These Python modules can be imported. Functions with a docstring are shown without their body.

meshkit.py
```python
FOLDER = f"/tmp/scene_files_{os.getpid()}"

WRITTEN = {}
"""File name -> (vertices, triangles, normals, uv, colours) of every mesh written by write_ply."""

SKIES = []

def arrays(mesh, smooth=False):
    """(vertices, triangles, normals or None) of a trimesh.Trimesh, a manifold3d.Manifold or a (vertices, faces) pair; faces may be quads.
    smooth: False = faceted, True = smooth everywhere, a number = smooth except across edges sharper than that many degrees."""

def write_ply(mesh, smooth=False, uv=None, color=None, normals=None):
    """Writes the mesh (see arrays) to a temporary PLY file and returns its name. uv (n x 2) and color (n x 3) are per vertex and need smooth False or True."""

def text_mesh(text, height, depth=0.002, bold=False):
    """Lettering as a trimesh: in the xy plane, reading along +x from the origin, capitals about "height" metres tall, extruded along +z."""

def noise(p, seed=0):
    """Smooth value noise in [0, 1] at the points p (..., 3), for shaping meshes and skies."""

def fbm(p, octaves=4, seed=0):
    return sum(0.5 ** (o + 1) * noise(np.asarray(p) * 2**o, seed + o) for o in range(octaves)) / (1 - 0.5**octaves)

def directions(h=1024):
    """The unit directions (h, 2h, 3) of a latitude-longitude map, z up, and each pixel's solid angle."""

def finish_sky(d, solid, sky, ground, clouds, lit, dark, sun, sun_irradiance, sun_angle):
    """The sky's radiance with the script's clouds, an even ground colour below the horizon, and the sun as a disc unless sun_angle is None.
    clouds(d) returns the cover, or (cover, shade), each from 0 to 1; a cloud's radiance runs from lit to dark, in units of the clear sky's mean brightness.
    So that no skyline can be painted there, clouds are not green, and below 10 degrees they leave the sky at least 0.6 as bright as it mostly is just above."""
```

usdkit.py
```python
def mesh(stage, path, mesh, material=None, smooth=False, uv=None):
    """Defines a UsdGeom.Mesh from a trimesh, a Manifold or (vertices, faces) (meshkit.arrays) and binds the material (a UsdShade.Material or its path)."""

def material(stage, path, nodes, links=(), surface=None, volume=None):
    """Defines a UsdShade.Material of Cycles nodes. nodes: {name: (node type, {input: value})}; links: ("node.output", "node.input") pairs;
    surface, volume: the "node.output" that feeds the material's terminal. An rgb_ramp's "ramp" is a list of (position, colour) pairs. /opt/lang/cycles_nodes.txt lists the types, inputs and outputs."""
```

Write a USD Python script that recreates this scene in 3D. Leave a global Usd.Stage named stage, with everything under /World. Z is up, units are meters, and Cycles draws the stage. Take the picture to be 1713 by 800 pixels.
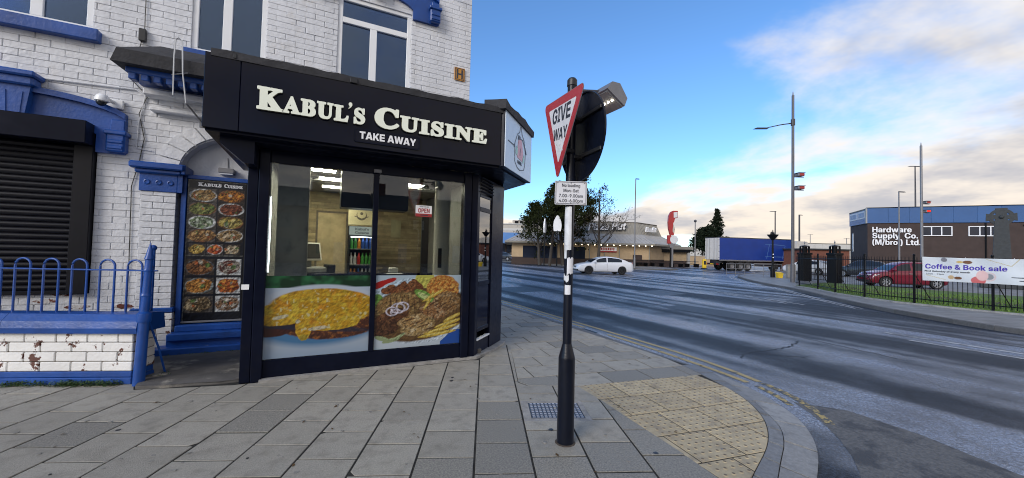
import math, json, random
import numpy as np
import trimesh
from trimesh.creation import cylinder, icosphere, extrude_polygon, revolve
from trimesh.util import concatenate
from shapely import affinity
from shapely.geometry import Polygon, LineString, Point, box as rect
from shapely.ops import unary_union
from pxr import Usd, UsdGeom, UsdLux, UsdShade, Gf, Sdf, Vt
import usdkit, meshkit

rng = np.random.default_rng(7)
random.seed(7)
stage = Usd.Stage.CreateInMemory()
UsdGeom.SetStageUpAxis(stage, UsdGeom.Tokens.z)
UsdGeom.SetStageMetersPerUnit(stage, 1.0)
UsdGeom.Xform.Define(stage, '/World')
UsdGeom.Scope.Define(stage, '/World/Looks')

# ---------------------------------------------------------------- camera
# x runs along the shop front, y along the main road, the camera stands on the corner at eye height
YAW, PITCH, ROLL = [math.radians(a) for a in (63.4, 1.8, 1.39)]
fw = np.array([math.cos(YAW) * math.cos(PITCH), math.sin(YAW) * math.cos(PITCH), math.sin(PITCH)])
rt = np.array([math.sin(YAW), -math.cos(YAW), 0.0])
upv = np.cross(rt, fw)
cr, sr = math.cos(ROLL), math.sin(ROLL)
rt, upv = cr * rt + sr * upv, -sr * rt + cr * upv
cam = UsdGeom.Camera.Define(stage, '/World/Camera')
m4 = np.eye(4)
m4[0, :3], m4[1, :3], m4[2, :3], m4[3, :3] = rt, upv, -fw, (0, 0, 1.6)
cam.AddTransformOp().Set(Gf.Matrix4d(m4.tolist()))
cam.CreateHorizontalApertureAttr(36.0)
cam.CreateVerticalApertureAttr(36.0 * 800 / 1713)
cam.CreateFocalLengthAttr(36.0 * 650 / 1713)
cam.CreateClippingRangeAttr(Gf.Vec2f(0.05, 3000))
cam.CreateExposureAttr(EXPO := 0.72)

# ---------------------------------------------------------------- sky and sun
SUN_AZ, SUN_EL = math.radians(-150), math.radians(28)      # veiled sun behind the camera, over its left shoulder
sd = np.array([math.cos(SUN_AZ) * math.cos(SUN_EL), math.sin(SUN_AZ) * math.cos(SUN_EL), math.sin(SUN_EL)])
sun = UsdLux.DistantLight.Define(stage, '/World/sun')
sun.CreateIntensityAttr(0.4)
sun.CreateAngleAttr(28.0)
sun.CreateColorAttr(Gf.Vec3f(1.0, 0.9, 0.78))
sun.CreateNormalizeAttr(True)
zz = sd; xx = np.cross([0, 0, 1.0], zz); xx /= np.linalg.norm(xx); yy = np.cross(zz, xx)
ms = np.eye(4); ms[0, :3], ms[1, :3], ms[2, :3] = xx, yy, zz
sun.AddTransformOp().Set(Gf.Matrix4d(ms.tolist()))

LK = '/World/Looks/'
CL = dict(shift=(4.95, -3.0, 0.0), lit=(5.7, 5.25, 4.65), low=(5.6, 4.75, 3.9), dark=(2.1, 2.2, 2.65), bg=0.113)
lean_dir = F2_ = np.array([0.72 * rt[0] - 0.5 * fw[0], 0.72 * rt[1] - 0.5 * fw[1], 0.0])   # the cloud thickens towards the south-east
sky = usdkit.material(stage, LK + 'sky', {
    'tc': ('texture_coordinate', {}),
    'sky': ('sky_texture', {'sky_type': 'single_scattering', 'sun_disc': False, 'sun_elevation': float(SUN_EL),
                            'sun_rotation': float(math.atan2(sd[0], sd[1])), 'air_density': 1.0, 'aerosol_density': 0.5, 'ozone_density': 4.0}),
    'blue': ('mix', {'mix_type': 'multiply', 'fac': 1.0, 'color2': (0.86, 1.12, 1.30)}),
    'sep': ('separate_xyz', {}),
    'zc': ('math', {'math_type': 'maximum', 'value2': 0.0}),
    'den': ('math', {'math_type': 'add', 'value2': 0.20}),
    'px': ('math', {'math_type': 'divide'}), 'py': ('math', {'math_type': 'divide'}),
    'pl': ('combine_xyz', {'z': 0.0}),
    'mp': ('mapping', {'location': CL['shift'], 'scale': (0.75, 0.75, 1)}),
    'n1': ('noise_texture', {'scale': 0.62, 'detail': 10.0, 'roughness': 0.57, 'distortion': 0.3}),
    'n2': ('noise_texture', {'scale': 1.3, 'detail': 6.0, 'roughness': 0.58}),
    'bias': ('map_range', {'range_type': 'smoothstep', 'from_min': 0.0, 'from_max': 0.30, 'to_min': 0.26, 'to_max': -0.05, 'clamp': True}),
    'dot': ('vector_math', {'math_type': 'dot_product', 'vector2': tuple(float(x) for x in lean_dir)}),
    'lean': ('math', {'math_type': 'multiply_add', 'value2': 0.25, 'value3': 0.0}),
    'cov0': ('math', {'math_type': 'add'}),
    'cov': ('math', {'math_type': 'add'}),
    'mask': ('map_range', {'range_type': 'smoothstep', 'from_min': 0.50, 'from_max': 0.64, 'to_min': 0.0, 'to_max': 0.97, 'clamp': True}),
    'el': ('map_range', {'from_min': 0.03, 'from_max': 0.24, 'to_min': 0.0, 'to_max': 1.0, 'clamp': True}),
    'cc': ('mix', {'color1': CL['low'], 'color2': CL['lit']}),
    'shade': ('map_range', {'range_type': 'smoothstep', 'from_min': 0.46, 'from_max': 0.66, 'to_min': 0.0, 'to_max': 0.72, 'clamp': True}),
    'cd': ('mix', {'color2': CL['dark']}),
    'out': ('mix', {}),
    'bg': ('background_shader', {'strength': CL['bg']}),
}, [('sky.color', 'blue.color1'), ('tc.generated', 'sep.vector'), ('sep.z', 'zc.value1'), ('zc.value', 'den.value1'),
    ('sep.x', 'px.value1'), ('den.value', 'px.value2'), ('sep.y', 'py.value1'), ('den.value', 'py.value2'),
    ('px.value', 'pl.x'), ('py.value', 'pl.y'), ('pl.vector', 'mp.vector'), ('mp.vector', 'n1.vector'), ('mp.vector', 'n2.vector'),
    ('tc.generated', 'dot.vector1'), ('dot.value', 'lean.value1'),
    ('zc.value', 'bias.value'), ('n1.fac', 'cov0.value1'), ('bias.result', 'cov0.value2'), ('cov0.value', 'cov.value1'), ('lean.value', 'cov.value2'), ('cov.value', 'mask.value'),
    ('zc.value', 'el.value'), ('el.result', 'cc.fac'), ('n2.fac', 'shade.value'), ('shade.result', 'cd.fac'), ('cc.color', 'cd.color1'),
    ('mask.result', 'out.fac'), ('blue.color', 'out.color1'), ('cd.color', 'out.color2'), ('out.color', 'bg.color')], surface='bg.background')
dome = UsdLux.DomeLight.Define(stage, '/World/sky')
UsdShade.MaterialBindingAPI.Apply(dome.GetPrim()).Bind(sky)
dome.GetPrim().SetCustomDataByKey('kind', 'structure')

# ---------------------------------------------------------------- materials
def pm(name, col, rough=0.6, var=0.15, scale=6.0, bump=0.0, bscale=60.0, rnd=0.0, metallic=0.0, stretch=(1, 1, 1), dirt=None, dscale=2.0, dth=(0.55, 0.75), coat=0.0, rvar=0.0, ior=1.5):
    """a paint / stone / metal: base colour mottled by noise, optional second colour in patches, fine relief"""
    c = np.array(col, float)
    nodes = {'tc': ('texture_coordinate', {}), 'mp': ('mapping', {'scale': stretch}),
             'n': ('noise_texture', {'scale': scale, 'detail': 6.0, 'roughness': 0.6}),
             'r': ('rgb_ramp', {'ramp': [(0.25, tuple(c * (1 - var))), (0.75, tuple(np.minimum(c * (1 + var), 0.9)))]}),
             'p': ('principled_bsdf', {'roughness': rough, 'metallic': metallic, 'coat_weight': coat, 'ior': ior})}
    links = [('tc.object', 'mp.vector'), ('mp.vector', 'n.vector'), ('n.fac', 'r.fac')]
    out = 'r.color'
    if rnd:
        nodes['oi'] = ('object_info', {})
        nodes['rr'] = ('map_range', {'from_min': 0.0, 'from_max': 1.0, 'to_min': 1 - rnd, 'to_max': 1 + rnd})
        nodes['hs'] = ('hsv', {})
        links += [('oi.random', 'rr.value'), ('rr.result', 'hs.value'), (out, 'hs.color')]
        out = 'hs.color'
    if dirt is not None:
        nodes['dn'] = ('noise_texture', {'scale': dscale, 'detail': 8.0, 'roughness': 0.65})
        nodes['dr'] = ('map_range', {'range_type': 'smoothstep', 'from_min': dth[0], 'from_max': dth[1], 'clamp': True})
        nodes['dm'] = ('mix', {'color2': dirt})
        links += [('tc.object', 'dn.vector'), ('dn.fac', 'dr.value'), ('dr.result', 'dm.fac'), (out, 'dm.color1')]
        out = 'dm.color'
    if rvar:
        nodes['rv'] = ('map_range', {'from_min': 0.3, 'from_max': 0.7, 'to_min': max(rough - rvar, 0.03), 'to_max': rough + rvar, 'clamp': True})
        links += [('n.fac', 'rv.value'), ('rv.result', 'p.roughness')]
    links.append((out, 'p.base_color'))
    if bump:
        nodes['bn'] = ('noise_texture', {'scale': bscale, 'detail': 4.0})
        nodes['b'] = ('bump', {'strength': bump, 'distance': 0.01})
        links += [('tc.object', 'bn.vector'), ('bn.fac', 'b.height'), ('b.normal', 'p.normal')]
    return usdkit.material(stage, LK + name, nodes, links, surface='p.BSDF')

def pane_mat(name, tint, rough=0.0, ior=1.5, film=(1, 1, 1)):
    return usdkit.material(stage, LK + name, {
        'f': ('fresnel', {'IOR': ior}), 't': ('transparent_bsdf', {'color': tint}), 'g': ('glossy_bsdf', {'color': film, 'roughness': rough}), 'm': ('mix_closure', {})},
        [('f.fac', 'm.fac'), ('t.BSDF', 'm.closure1'), ('g.BSDF', 'm.closure2')], surface='m.closure')

def emit(name, col, s):
    return usdkit.material(stage, LK + name, {'e': ('emission', {'color': col, 'strength': s})}, [], surface='e.emission')

def print_mat(name, rough=0.3):
    return usdkit.material(stage, LK + name, {'a': ('attribute', {'attribute': 'ink'}), 'p': ('principled_bsdf', {'roughness': rough})},
                           [('a.color', 'p.base_color')], surface='p.BSDF')

M = {}
M['white_brick'] = pm('white_brick', (0.60, 0.61, 0.635), 0.58, 0.13, 2.0, 0.9, 18, rnd=0.035, stretch=(2.2, 2.2, 0.3), dirt=(0.50, 0.47, 0.43), dscale=1.6, dth=(0.55, 0.8))
M['white_brick_worn'] = pm('white_brick_worn', (0.68, 0.67, 0.65), 0.6, 0.1, 2.0, 0.6, 30, rnd=0.06, dirt=(0.10, 0.035, 0.022), dscale=5.5, dth=(0.585, 0.60))
M['mortar'] = pm('mortar', (0.60, 0.605, 0.62), 0.8, 0.2, 5, 0.4, 40)
M['mortar_dark'] = pm('mortar_dark', (0.13, 0.11, 0.09), 0.9, 0.4, 9, 0.4, 40)
M['blue_paint'] = pm('blue_paint', (0.008, 0.056, 0.255), 0.38, 0.38, 2.4, 0.35, 30, dirt=(0.17, 0.20, 0.27), dscale=9, dth=(0.67, 0.70))
M['blue_metal'] = pm('blue_metal', (0.008, 0.058, 0.27), 0.35, 0.15, 9, 0.15, 60)
M['navy'] = pm('navy_aluminium', (0.004, 0.0055, 0.014), 0.28, 0.2, 3, 0.0, dirt=(0.010, 0.010, 0.014), dscale=2.3, dth=(0.55, 0.85), ior=1.22, rvar=0.08)
M['fascia'] = pm('gloss_black_acrylic', (0.0025, 0.0035, 0.011), 0.10, 0.1, 2.5, 0.0, rvar=0.06, ior=1.28)
M['felt'] = pm('roof_felt', (0.030, 0.030, 0.034), 0.85, 0.3, 7, 0.7, 25)
M['shutter'] = pm('shutter_metal', (0.006, 0.006, 0.009), 0.42, 0.25, 4, 0.1, 50, ior=1.3)
M['upvc'] = pm('white_upvc', (0.74, 0.75, 0.76), 0.3, 0.05, 3)
M['cream'] = pm('cream_lettering', (0.80, 0.83, 0.70), 0.35, 0.03, 3)
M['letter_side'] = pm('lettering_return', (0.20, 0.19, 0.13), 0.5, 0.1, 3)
M['white_ink'] = pm('white_ink', (0.80, 0.80, 0.80), 0.4, 0.03, 3)
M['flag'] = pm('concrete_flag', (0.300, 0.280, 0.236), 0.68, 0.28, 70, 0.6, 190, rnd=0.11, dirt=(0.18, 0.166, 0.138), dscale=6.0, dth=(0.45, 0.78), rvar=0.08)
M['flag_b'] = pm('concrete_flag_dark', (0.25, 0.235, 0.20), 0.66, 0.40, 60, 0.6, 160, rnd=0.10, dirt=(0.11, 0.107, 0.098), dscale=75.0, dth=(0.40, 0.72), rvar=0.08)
M['kerb'] = pm('kerb_concrete', (0.24, 0.24, 0.235), 0.6, 0.22, 35, 0.5, 150, rnd=0.2, dirt=(0.13, 0.13, 0.13), dscale=6, dth=(0.45, 0.75))
M['kerb_b'] = pm('kerb_concrete_dark', (0.165, 0.17, 0.175), 0.6, 0.25, 35, 0.5, 150, rnd=0.2, dirt=(0.10, 0.10, 0.10), dscale=6, dth=(0.45, 0.75))
M['kerb_dark'] = pm('kerb_dark', (0.10, 0.10, 0.10), 0.65, 0.25, 20, 0.4, 120, rnd=0.12)
M['tactile'] = pm('buff_tactile', (0.42, 0.345, 0.215), 0.65, 0.22, 14, 0.5, 170, rnd=0.10, dirt=(0.24, 0.20, 0.14), dscale=5, dth=(0.45, 0.75))
M['blister_top'] = pm('blister_worn', (0.13, 0.10, 0.065), 0.7, 0.3, 30, 0.4, 170)
M['joint'] = pm('joint_sand', (0.016, 0.015, 0.012), 0.95, 0.5, 14, 0.5, 90, dirt=(0.018, 0.030, 0.008), dscale=1.7, dth=(0.58, 0.75))
M['fillet'] = pm('cement_fillet', (0.26, 0.25, 0.235), 0.85, 0.35, 9, 0.8, 40)
M['forecourt'] = pm('forecourt_concrete', (0.085, 0.08, 0.075), 0.8, 0.4, 4, 0.7, 60, dirt=(0.27, 0.25, 0.21), dscale=2.1, dth=(0.50, 0.62))
M['pole'] = pm('black_pole_paint', (0.0035, 0.005, 0.011), 0.30, 0.3, 12, 0.15, 60, dirt=(0.02, 0.02, 0.022), dscale=9, dth=(0.62, 0.75), ior=1.36)
M['black'] = pm('black_plastic', (0.012, 0.012, 0.013), 0.45, 0.2, 5)
M['sign_white'] = pm('sign_white', (0.62, 0.62, 0.64), 0.35, 0.10, 12, dirt=(0.46, 0.46, 0.46), dscale=6, dth=(0.55, 0.8))
M['sign_red'] = pm('sign_red', (0.36, 0.028, 0.04), 0.35, 0.12, 8)
M['sign_black'] = pm('sign_black', (0.025, 0.03, 0.045), 0.45, 0.1, 8)
M['tape'] = pm('old_tape', (0.58, 0.59, 0.60), 0.5, 0.2, 20, dirt=(0.25, 0.25, 0.26), dscale=25, dth=(0.6, 0.75))
M['steel_blue'] = pm('galvanised_cover', (0.045, 0.05, 0.065), 0.5, 0.3, 16, 0.2, 90)
M['stud'] = pm('galvanised_stud', (0.30, 0.315, 0.36), 0.42, 0.3, 40)
M['grey_metal'] = pm('grey_column', (0.19, 0.19, 0.20), 0.45, 0.12, 6, metallic=0.3)
M['tall_column'] = pm('weathered_column', (0.10, 0.10, 0.11), 0.5, 0.15, 6, metallic=0.2)
M['dark_metal'] = pm('dark_column', (0.045, 0.046, 0.055), 0.45, 0.15, 6)
M['yellow_line'] = pm('yellow_line', (0.36, 0.27, 0.105), 0.6, 0.2, 22, 0.3, 120, dirt=(0.09, 0.08, 0.06), dscale=11, dth=(0.55, 0.66))
M['yellow_worn'] = pm('yellow_line_worn', (0.38, 0.28, 0.09), 0.6, 0.2, 30, 0.3, 120, dirt=(0.06, 0.06, 0.055), dscale=16, dth=(0.46, 0.53))
M['white_line'] = pm('white_line', (0.42, 0.43, 0.44), 0.55, 0.2, 25, 0.2, 120, dirt=(0.09, 0.09, 0.10), dscale=7, dth=(0.46, 0.62))
M['grass'] = pm('grass_soil', (0.075, 0.13, 0.020), 0.9, 0.4, 5, 0.6, 60, dirt=(0.07, 0.06, 0.03), dscale=1.2, dth=(0.58, 0.75))
M['blade'] = pm('grass_blade', (0.11, 0.20, 0.028), 0.7, 0.4, 3)
M['soil'] = pm('soil', (0.05, 0.038, 0.028), 0.95, 0.4, 7, 0.7, 40)
M['weed'] = pm('weed_leaf', (0.03, 0.065, 0.012), 0.7, 0.5, 20)
M['bark'] = pm('bark', (0.045, 0.038, 0.032), 0.9, 0.3, 9, 0.6, 40)
M['iron'] = pm('iron_railing', (0.004, 0.0045, 0.006), 0.4, 0.2, 8, ior=1.3)
M['paint_white'] = pm('car_white', (0.72, 0.73, 0.75), 0.22, 0.03, 2, coat=0.6)
M['paint_red'] = pm('car_red', (0.14, 0.008, 0.020), 0.25, 0.08, 2, coat=0.6)
M['paint_blue'] = pm('car_blue', (0.015, 0.10, 0.50), 0.25, 0.08, 2, coat=0.6)
M['paint_dark'] = pm('car_dark', (0.016, 0.018, 0.024), 0.25, 0.1, 2, coat=0.6)
M['car_glass'] = pm('car_glass', (0.010, 0.013, 0.018), 0.04, 0.1, 2)
M['tyre'] = pm('tyre_rubber', (0.012, 0.012, 0.013), 0.8, 0.2, 9)
M['alloy'] = pm('wheel_alloy', (0.45, 0.46, 0.48), 0.3, 0.1, 5, metallic=0.7)
M['alloy_dark'] = pm('wheel_dark', (0.02, 0.02, 0.022), 0.35, 0.1, 5)
M['lamp_clear'] = pm('headlamp', (0.55, 0.58, 0.62), 0.12, 0.1, 9)
M['lamp_red'] = pm('tail_lamp', (0.30, 0.01, 0.012), 0.2, 0.1, 9)
M['tarpaulin'] = pm('blue_curtain', (0.003, 0.030, 0.21), 0.42, 0.12, 0.9, 0.3, 3)
M['trailer_white'] = pm('trailer_white', (0.55, 0.53, 0.50), 0.45, 0.12, 2)
M['buff_brick'] = pm('buff_brick', (0.42, 0.31, 0.19), 0.8, 0.12, 2, 0.3, 30, rnd=0.05)
M['zinc'] = pm('zinc_roof', (0.24, 0.225, 0.19), 0.5, 0.12, 1.2, rnd=0.05)
M['zinc_light'] = pm('pale_roof', (0.37, 0.36, 0.34), 0.5, 0.12, 1.2, rnd=0.05)
M['brown_brick'] = pm('brown_brick', (0.048, 0.032, 0.028), 0.85, 0.2, 1.5, 0.4, 12)
M['blue_clad'] = pm('blue_cladding', (0.035, 0.10, 0.25), 0.4, 0.10, 0.6, rnd=0.05)
M['blue_roof'] = pm('blue_roof', (0.09, 0.20, 0.42), 0.5, 0.1, 0.8, rnd=0.04)
M['pale_wall'] = pm('pale_wall', (0.42, 0.39, 0.34), 0.8, 0.1, 0.5)
M['pale_clad'] = pm('pale_clad', (0.50, 0.49, 0.46), 0.6, 0.08, 0.4)
M['dark_void'] = pm('dark_interior', (0.02, 0.02, 0.022), 0.8, 0.2, 2)
M['dark_glass'] = pm('dark_window', (0.015, 0.02, 0.035), 0.08, 0.2, 1)
M['red_plastic'] = pm('red_plastic', (0.33, 0.03, 0.03), 0.35, 0.12, 3)
M['yellow_plastic'] = pm('yellow_plastic', (0.62, 0.42, 0.02), 0.5, 0.1, 5)
M['granite'] = pm('dark_granite', (0.030, 0.034, 0.036), 0.7, 0.3, 8, 0.4, 40)
M['concrete_post'] = pm('concrete_post', (0.24, 0.23, 0.21), 0.8, 0.2, 12, 0.4, 60)
M['banner_white'] = pm('banner_vinyl', (0.66, 0.68, 0.69), 0.5, 0.05, 2, 0.25, 4)
M['purple_ink'] = pm('purple_ink', (0.06, 0.03, 0.34), 0.5, 0.05, 2)
M['slip'] = pm('split_face_stone', (0.36, 0.285, 0.165), 0.75, 0.25, 7, 0.5, 60, rnd=0.3)
M['interior_grey'] = pm('interior_grey', (0.22, 0.22, 0.215), 0.7, 0.15, 2, dirt=(0.15, 0.15, 0.15), dscale=5, dth=(0.5, 0.7))
M['interior_white'] = pm('interior_white', (0.62, 0.60, 0.55), 0.6, 0.05, 2)
M['ceiling'] = pm('ceiling', (0.25, 0.25, 0.25), 0.7, 0.05, 2)
M['floor_tile'] = pm('floor_tile', (0.10, 0.09, 0.08), 0.3, 0.1, 2)
M['pane'] = pane_mat('shop_glass', (0.80, 0.83, 0.82), 0.0, 1.6)
M['blind'] = pm('window_blind', (0.035, 0.055, 0.12), 0.8, 0.12, 0.8)
M['upper_pane'] = pane_mat('window_glass', (0.60, 0.66, 0.76), 0.0, 1.8, (0.50, 0.68, 1.0))
M['door_glass'] = pane_mat('tinted_door_glass', (0.35, 0.38, 0.40), 0.0, 3.6)
M['led'] = emit('led_panel', (1.0, 0.92, 0.68), 30.0)
M['led_strip'] = emit('led_strip', (0.9, 0.95, 1.0), 4.0)
M['sign_led'] = emit('sign_lamp_led', (1.0, 0.93, 0.75), 8.0)
M['red_light'] = emit('red_lit', (1.0, 0.03, 0.02), 1.3)
M['fridge_light'] = emit('fridge_light', (0.80, 0.88, 0.80), 0.30)
M['warm_bulb'] = emit('warm_bulb', (1.0, 0.85, 0.6), 3.0)
M['ink'] = print_mat('printed', 0.3)
M['ink_matt'] = print_mat('printed_vinyl', 0.5)
M['pastel'] = pm('logo_panel', (0.52, 0.62, 0.74), 0.3, 0.04, 2)
M['cone_sock'] = pm('pastel_pink', (0.62, 0.30, 0.34), 0.4, 0.05, 4)
M['mint'] = pm('pastel_mint', (0.32, 0.58, 0.50), 0.4, 0.05, 4)

def leaf_mat(name, col, tr=0.35):
    c = np.array(col)
    return usdkit.material(stage, LK + name, {
        'g': ('geometry', {}), 'r': ('rgb_ramp', {'ramp': [(0.0, tuple(c * 0.5)), (0.6, tuple(c)), (1.0, tuple(c * 1.7))]}),
        'd': ('diffuse_bsdf', {}), 't': ('translucent_bsdf', {}), 'm': ('mix_closure', {'fac': tr})},
        [('g.random_per_island', 'r.fac'), ('r.color', 'd.color'), ('r.color', 't.color'), ('d.BSDF', 'm.closure1'), ('t.BSDF', 'm.closure2')], surface='m.closure')
M['leaf_dark'] = leaf_mat('leaf_dark', (0.055, 0.066, 0.026))
M['leaf_brown'] = leaf_mat('leaf_brown', (0.075, 0.058, 0.030))
M['needle'] = leaf_mat('needle', (0.042, 0.058, 0.036), 0.25)

# wet, worn asphalt: polished tyre tracks run along the traffic
asphalt = usdkit.material(stage, LK + 'asphalt', {
    'tc': ('texture_coordinate', {}),
    'm1': ('mapping', {'rotation': (0, 0, math.radians(12)), 'scale': (1.0, 0.06, 1.0)}),
    'tr': ('noise_texture', {'scale': 0.7, 'detail': 2.0, 'roughness': 0.5}),
    'sp': ('noise_texture', {'scale': 48.0, 'detail': 5.0, 'roughness': 0.75}),
    'pt': ('noise_texture', {'scale': 0.7, 'detail': 7.0, 'roughness': 0.65}),
    'vo': ('voronoi_texture', {'scale': 110.0}),
    'cr': ('voronoi_texture', {'scale': 0.55, 'feature': 'distance_to_edge'}),
    'wob': ('noise_texture', {'scale': 2.2, 'detail': 4.0}),
    'wadd': ('vector_math', {'math_type': 'multiply_add', 'vector2': (0.5, 0.5, 0.0)}),
    'crk': ('map_range', {'from_min': 0.0, 'from_max': 0.012, 'to_min': 0.45, 'to_max': 1.0, 'clamp': True}),
    'col': ('rgb_ramp', {'ramp': [(0.34, (0.22, 0.23, 0.25)), (0.5, (0.9, 0.9, 0.9)), (0.66, (2.4, 2.4, 2.4))]}),
    'mul': ('mix', {'mix_type': 'multiply', 'fac': 0.8}),
    'mixr': ('math', {'math_type': 'multiply_add', 'value2': 0.28}),
    'pr': ('map_range', {'from_min': 0.52, 'from_max': 0.73, 'to_min': 0.55, 'to_max': 0.17, 'clamp': True}),
    'wr': ('rgb_ramp', {'ramp': [(0.53, (0.018, 0.024, 0.036)), (0.62, (0.036, 0.045, 0.064)), (0.67, (0.085, 0.098, 0.13)), (0.73, (0.215, 0.255, 0.335))]}),
    'wv': ('mix', {'mix_type': 'multiply', 'fac': 1.0}),
    'hh': ('math', {'math_type': 'multiply_add', 'value2': 0.6}),
    'b': ('bump', {'strength': 0.9, 'distance': 0.018}),
    'sl': ('map_range', {'from_min': 0.60, 'from_max': 0.71, 'to_min': 0.10, 'to_max': 1.0, 'clamp': True}),
    'p': ('principled_bsdf', {'ior': 1.9}),
}, [('tc.object', 'm1.vector'), ('m1.vector', 'tr.vector'), ('tc.object', 'sp.vector'), ('tc.object', 'pt.vector'), ('tc.object', 'vo.vector'),
    ('tc.object', 'wob.vector'), ('wob.color', 'wadd.vector1'), ('tc.object', 'wadd.vector3'), ('wadd.vector', 'cr.vector'), ('cr.distance', 'crk.value'),
    ('sp.fac', 'col.fac'), ('col.color', 'mul.color1'), ('crk.result', 'mul.color2'), ('mul.color', 'wv.color1'), ('mixr.value', 'wr.fac'), ('wr.color', 'wv.color2'), ('wv.color', 'p.base_color'),
    ('pt.fac', 'mixr.value1'), ('tr.fac', 'mixr.value3'), ('mixr.value', 'pr.value'), ('pr.result', 'p.roughness'), ('mixr.value', 'sl.value'), ('sl.result', 'p.specular_ior_level'),
    ('vo.distance', 'hh.value1'), ('sp.fac', 'hh.value3'), ('hh.value', 'b.height'), ('b.normal', 'p.normal')], surface='p.BSDF')
M['asphalt'] = asphalt
M['gum'] = pm('trodden_gum', (0.20, 0.19, 0.17), 0.7, 0.4, 30)
M['dead_leaf'] = pm('dead_leaf', (0.13, 0.075, 0.03), 0.8, 0.5, 15)
M['tar'] = pm('tar', (0.008, 0.008, 0.009), 0.6, 0.3, 20, 0.4, 60)
M['patch_dark'] = pm('patch_dark', (0.020, 0.022, 0.027), 0.5, 0.5, 50, 0.9, 110)
M['patch_light'] = pm('patch_light', (0.060, 0.064, 0.072), 0.5, 0.5, 50, 0.9, 110)
M['old_patch'] = pm('old_patch', (0.10, 0.098, 0.095), 0.7, 0.5, 30, 0.9, 60, dirt=(0.045, 0.046, 0.05), dscale=4, dth=(0.48, 0.62))

def far_flags(name, ang):
    return usdkit.material(stage, LK + name, {
        'tc': ('texture_coordinate', {}), 'mp': ('mapping', {'rotation': (0, 0, ang)}),
        'b': ('brick_texture', {'scale': 1.0, 'mortar_size': 0.012, 'brick_width': 0.6, 'row_height': 0.45, 'color1': (0.17, 0.17, 0.17), 'color2': (0.225, 0.222, 0.215), 'mortar': (0.07, 0.07, 0.065)}),
        'n': ('noise_texture', {'scale': 1.1, 'detail': 6.0}), 'r': ('rgb_ramp', {'ramp': [(0.3, (0.7, 0.7, 0.7)), (0.7, (1.1, 1.1, 1.1))]}),
        'x': ('mix', {'mix_type': 'multiply', 'fac': 1.0}), 'p': ('principled_bsdf', {'roughness': 0.55})},
        [('tc.object', 'mp.vector'), ('mp.vector', 'b.vector'), ('b.color', 'x.color1'), ('tc.object', 'n.vector'), ('n.fac', 'r.fac'), ('r.color', 'x.color2'), ('x.color', 'p.base_color')], surface='p.BSDF')
M['far_flags'] = far_flags('far_flags', 0.35)

# ---------------------------------------------------------------- helpers
used = {}
def free_path(parent, name):
    base = parent + '/' + name
    n = used.get(base, 0); used[base] = n + 1
    return base if n == 0 else f'{base}_{n:03d}'

def tag(p, label=None, cat=None, group=None, kind=None):
    p = p.GetPrim() if hasattr(p, 'GetPrim') else p
    for k, v in (('label', label), ('category', cat), ('group', group), ('kind', kind)):
        if v: p.SetCustomDataByKey(k, v)
    return p

def ppath(parent):
    return '/World' if parent is None else str(parent.GetPath())

def obj(name, mesh, mat, parent=None, label=None, cat=None, group=None, kind=None, smooth=False):
    if isinstance(mesh, list): mesh = concatenate(mesh)
    p = usdkit.mesh(stage, free_path(ppath(parent), name), mesh, M[mat] if isinstance(mat, str) else mat, smooth=smooth).GetPrim()
    return tag(p, label, cat, group, kind)

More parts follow.
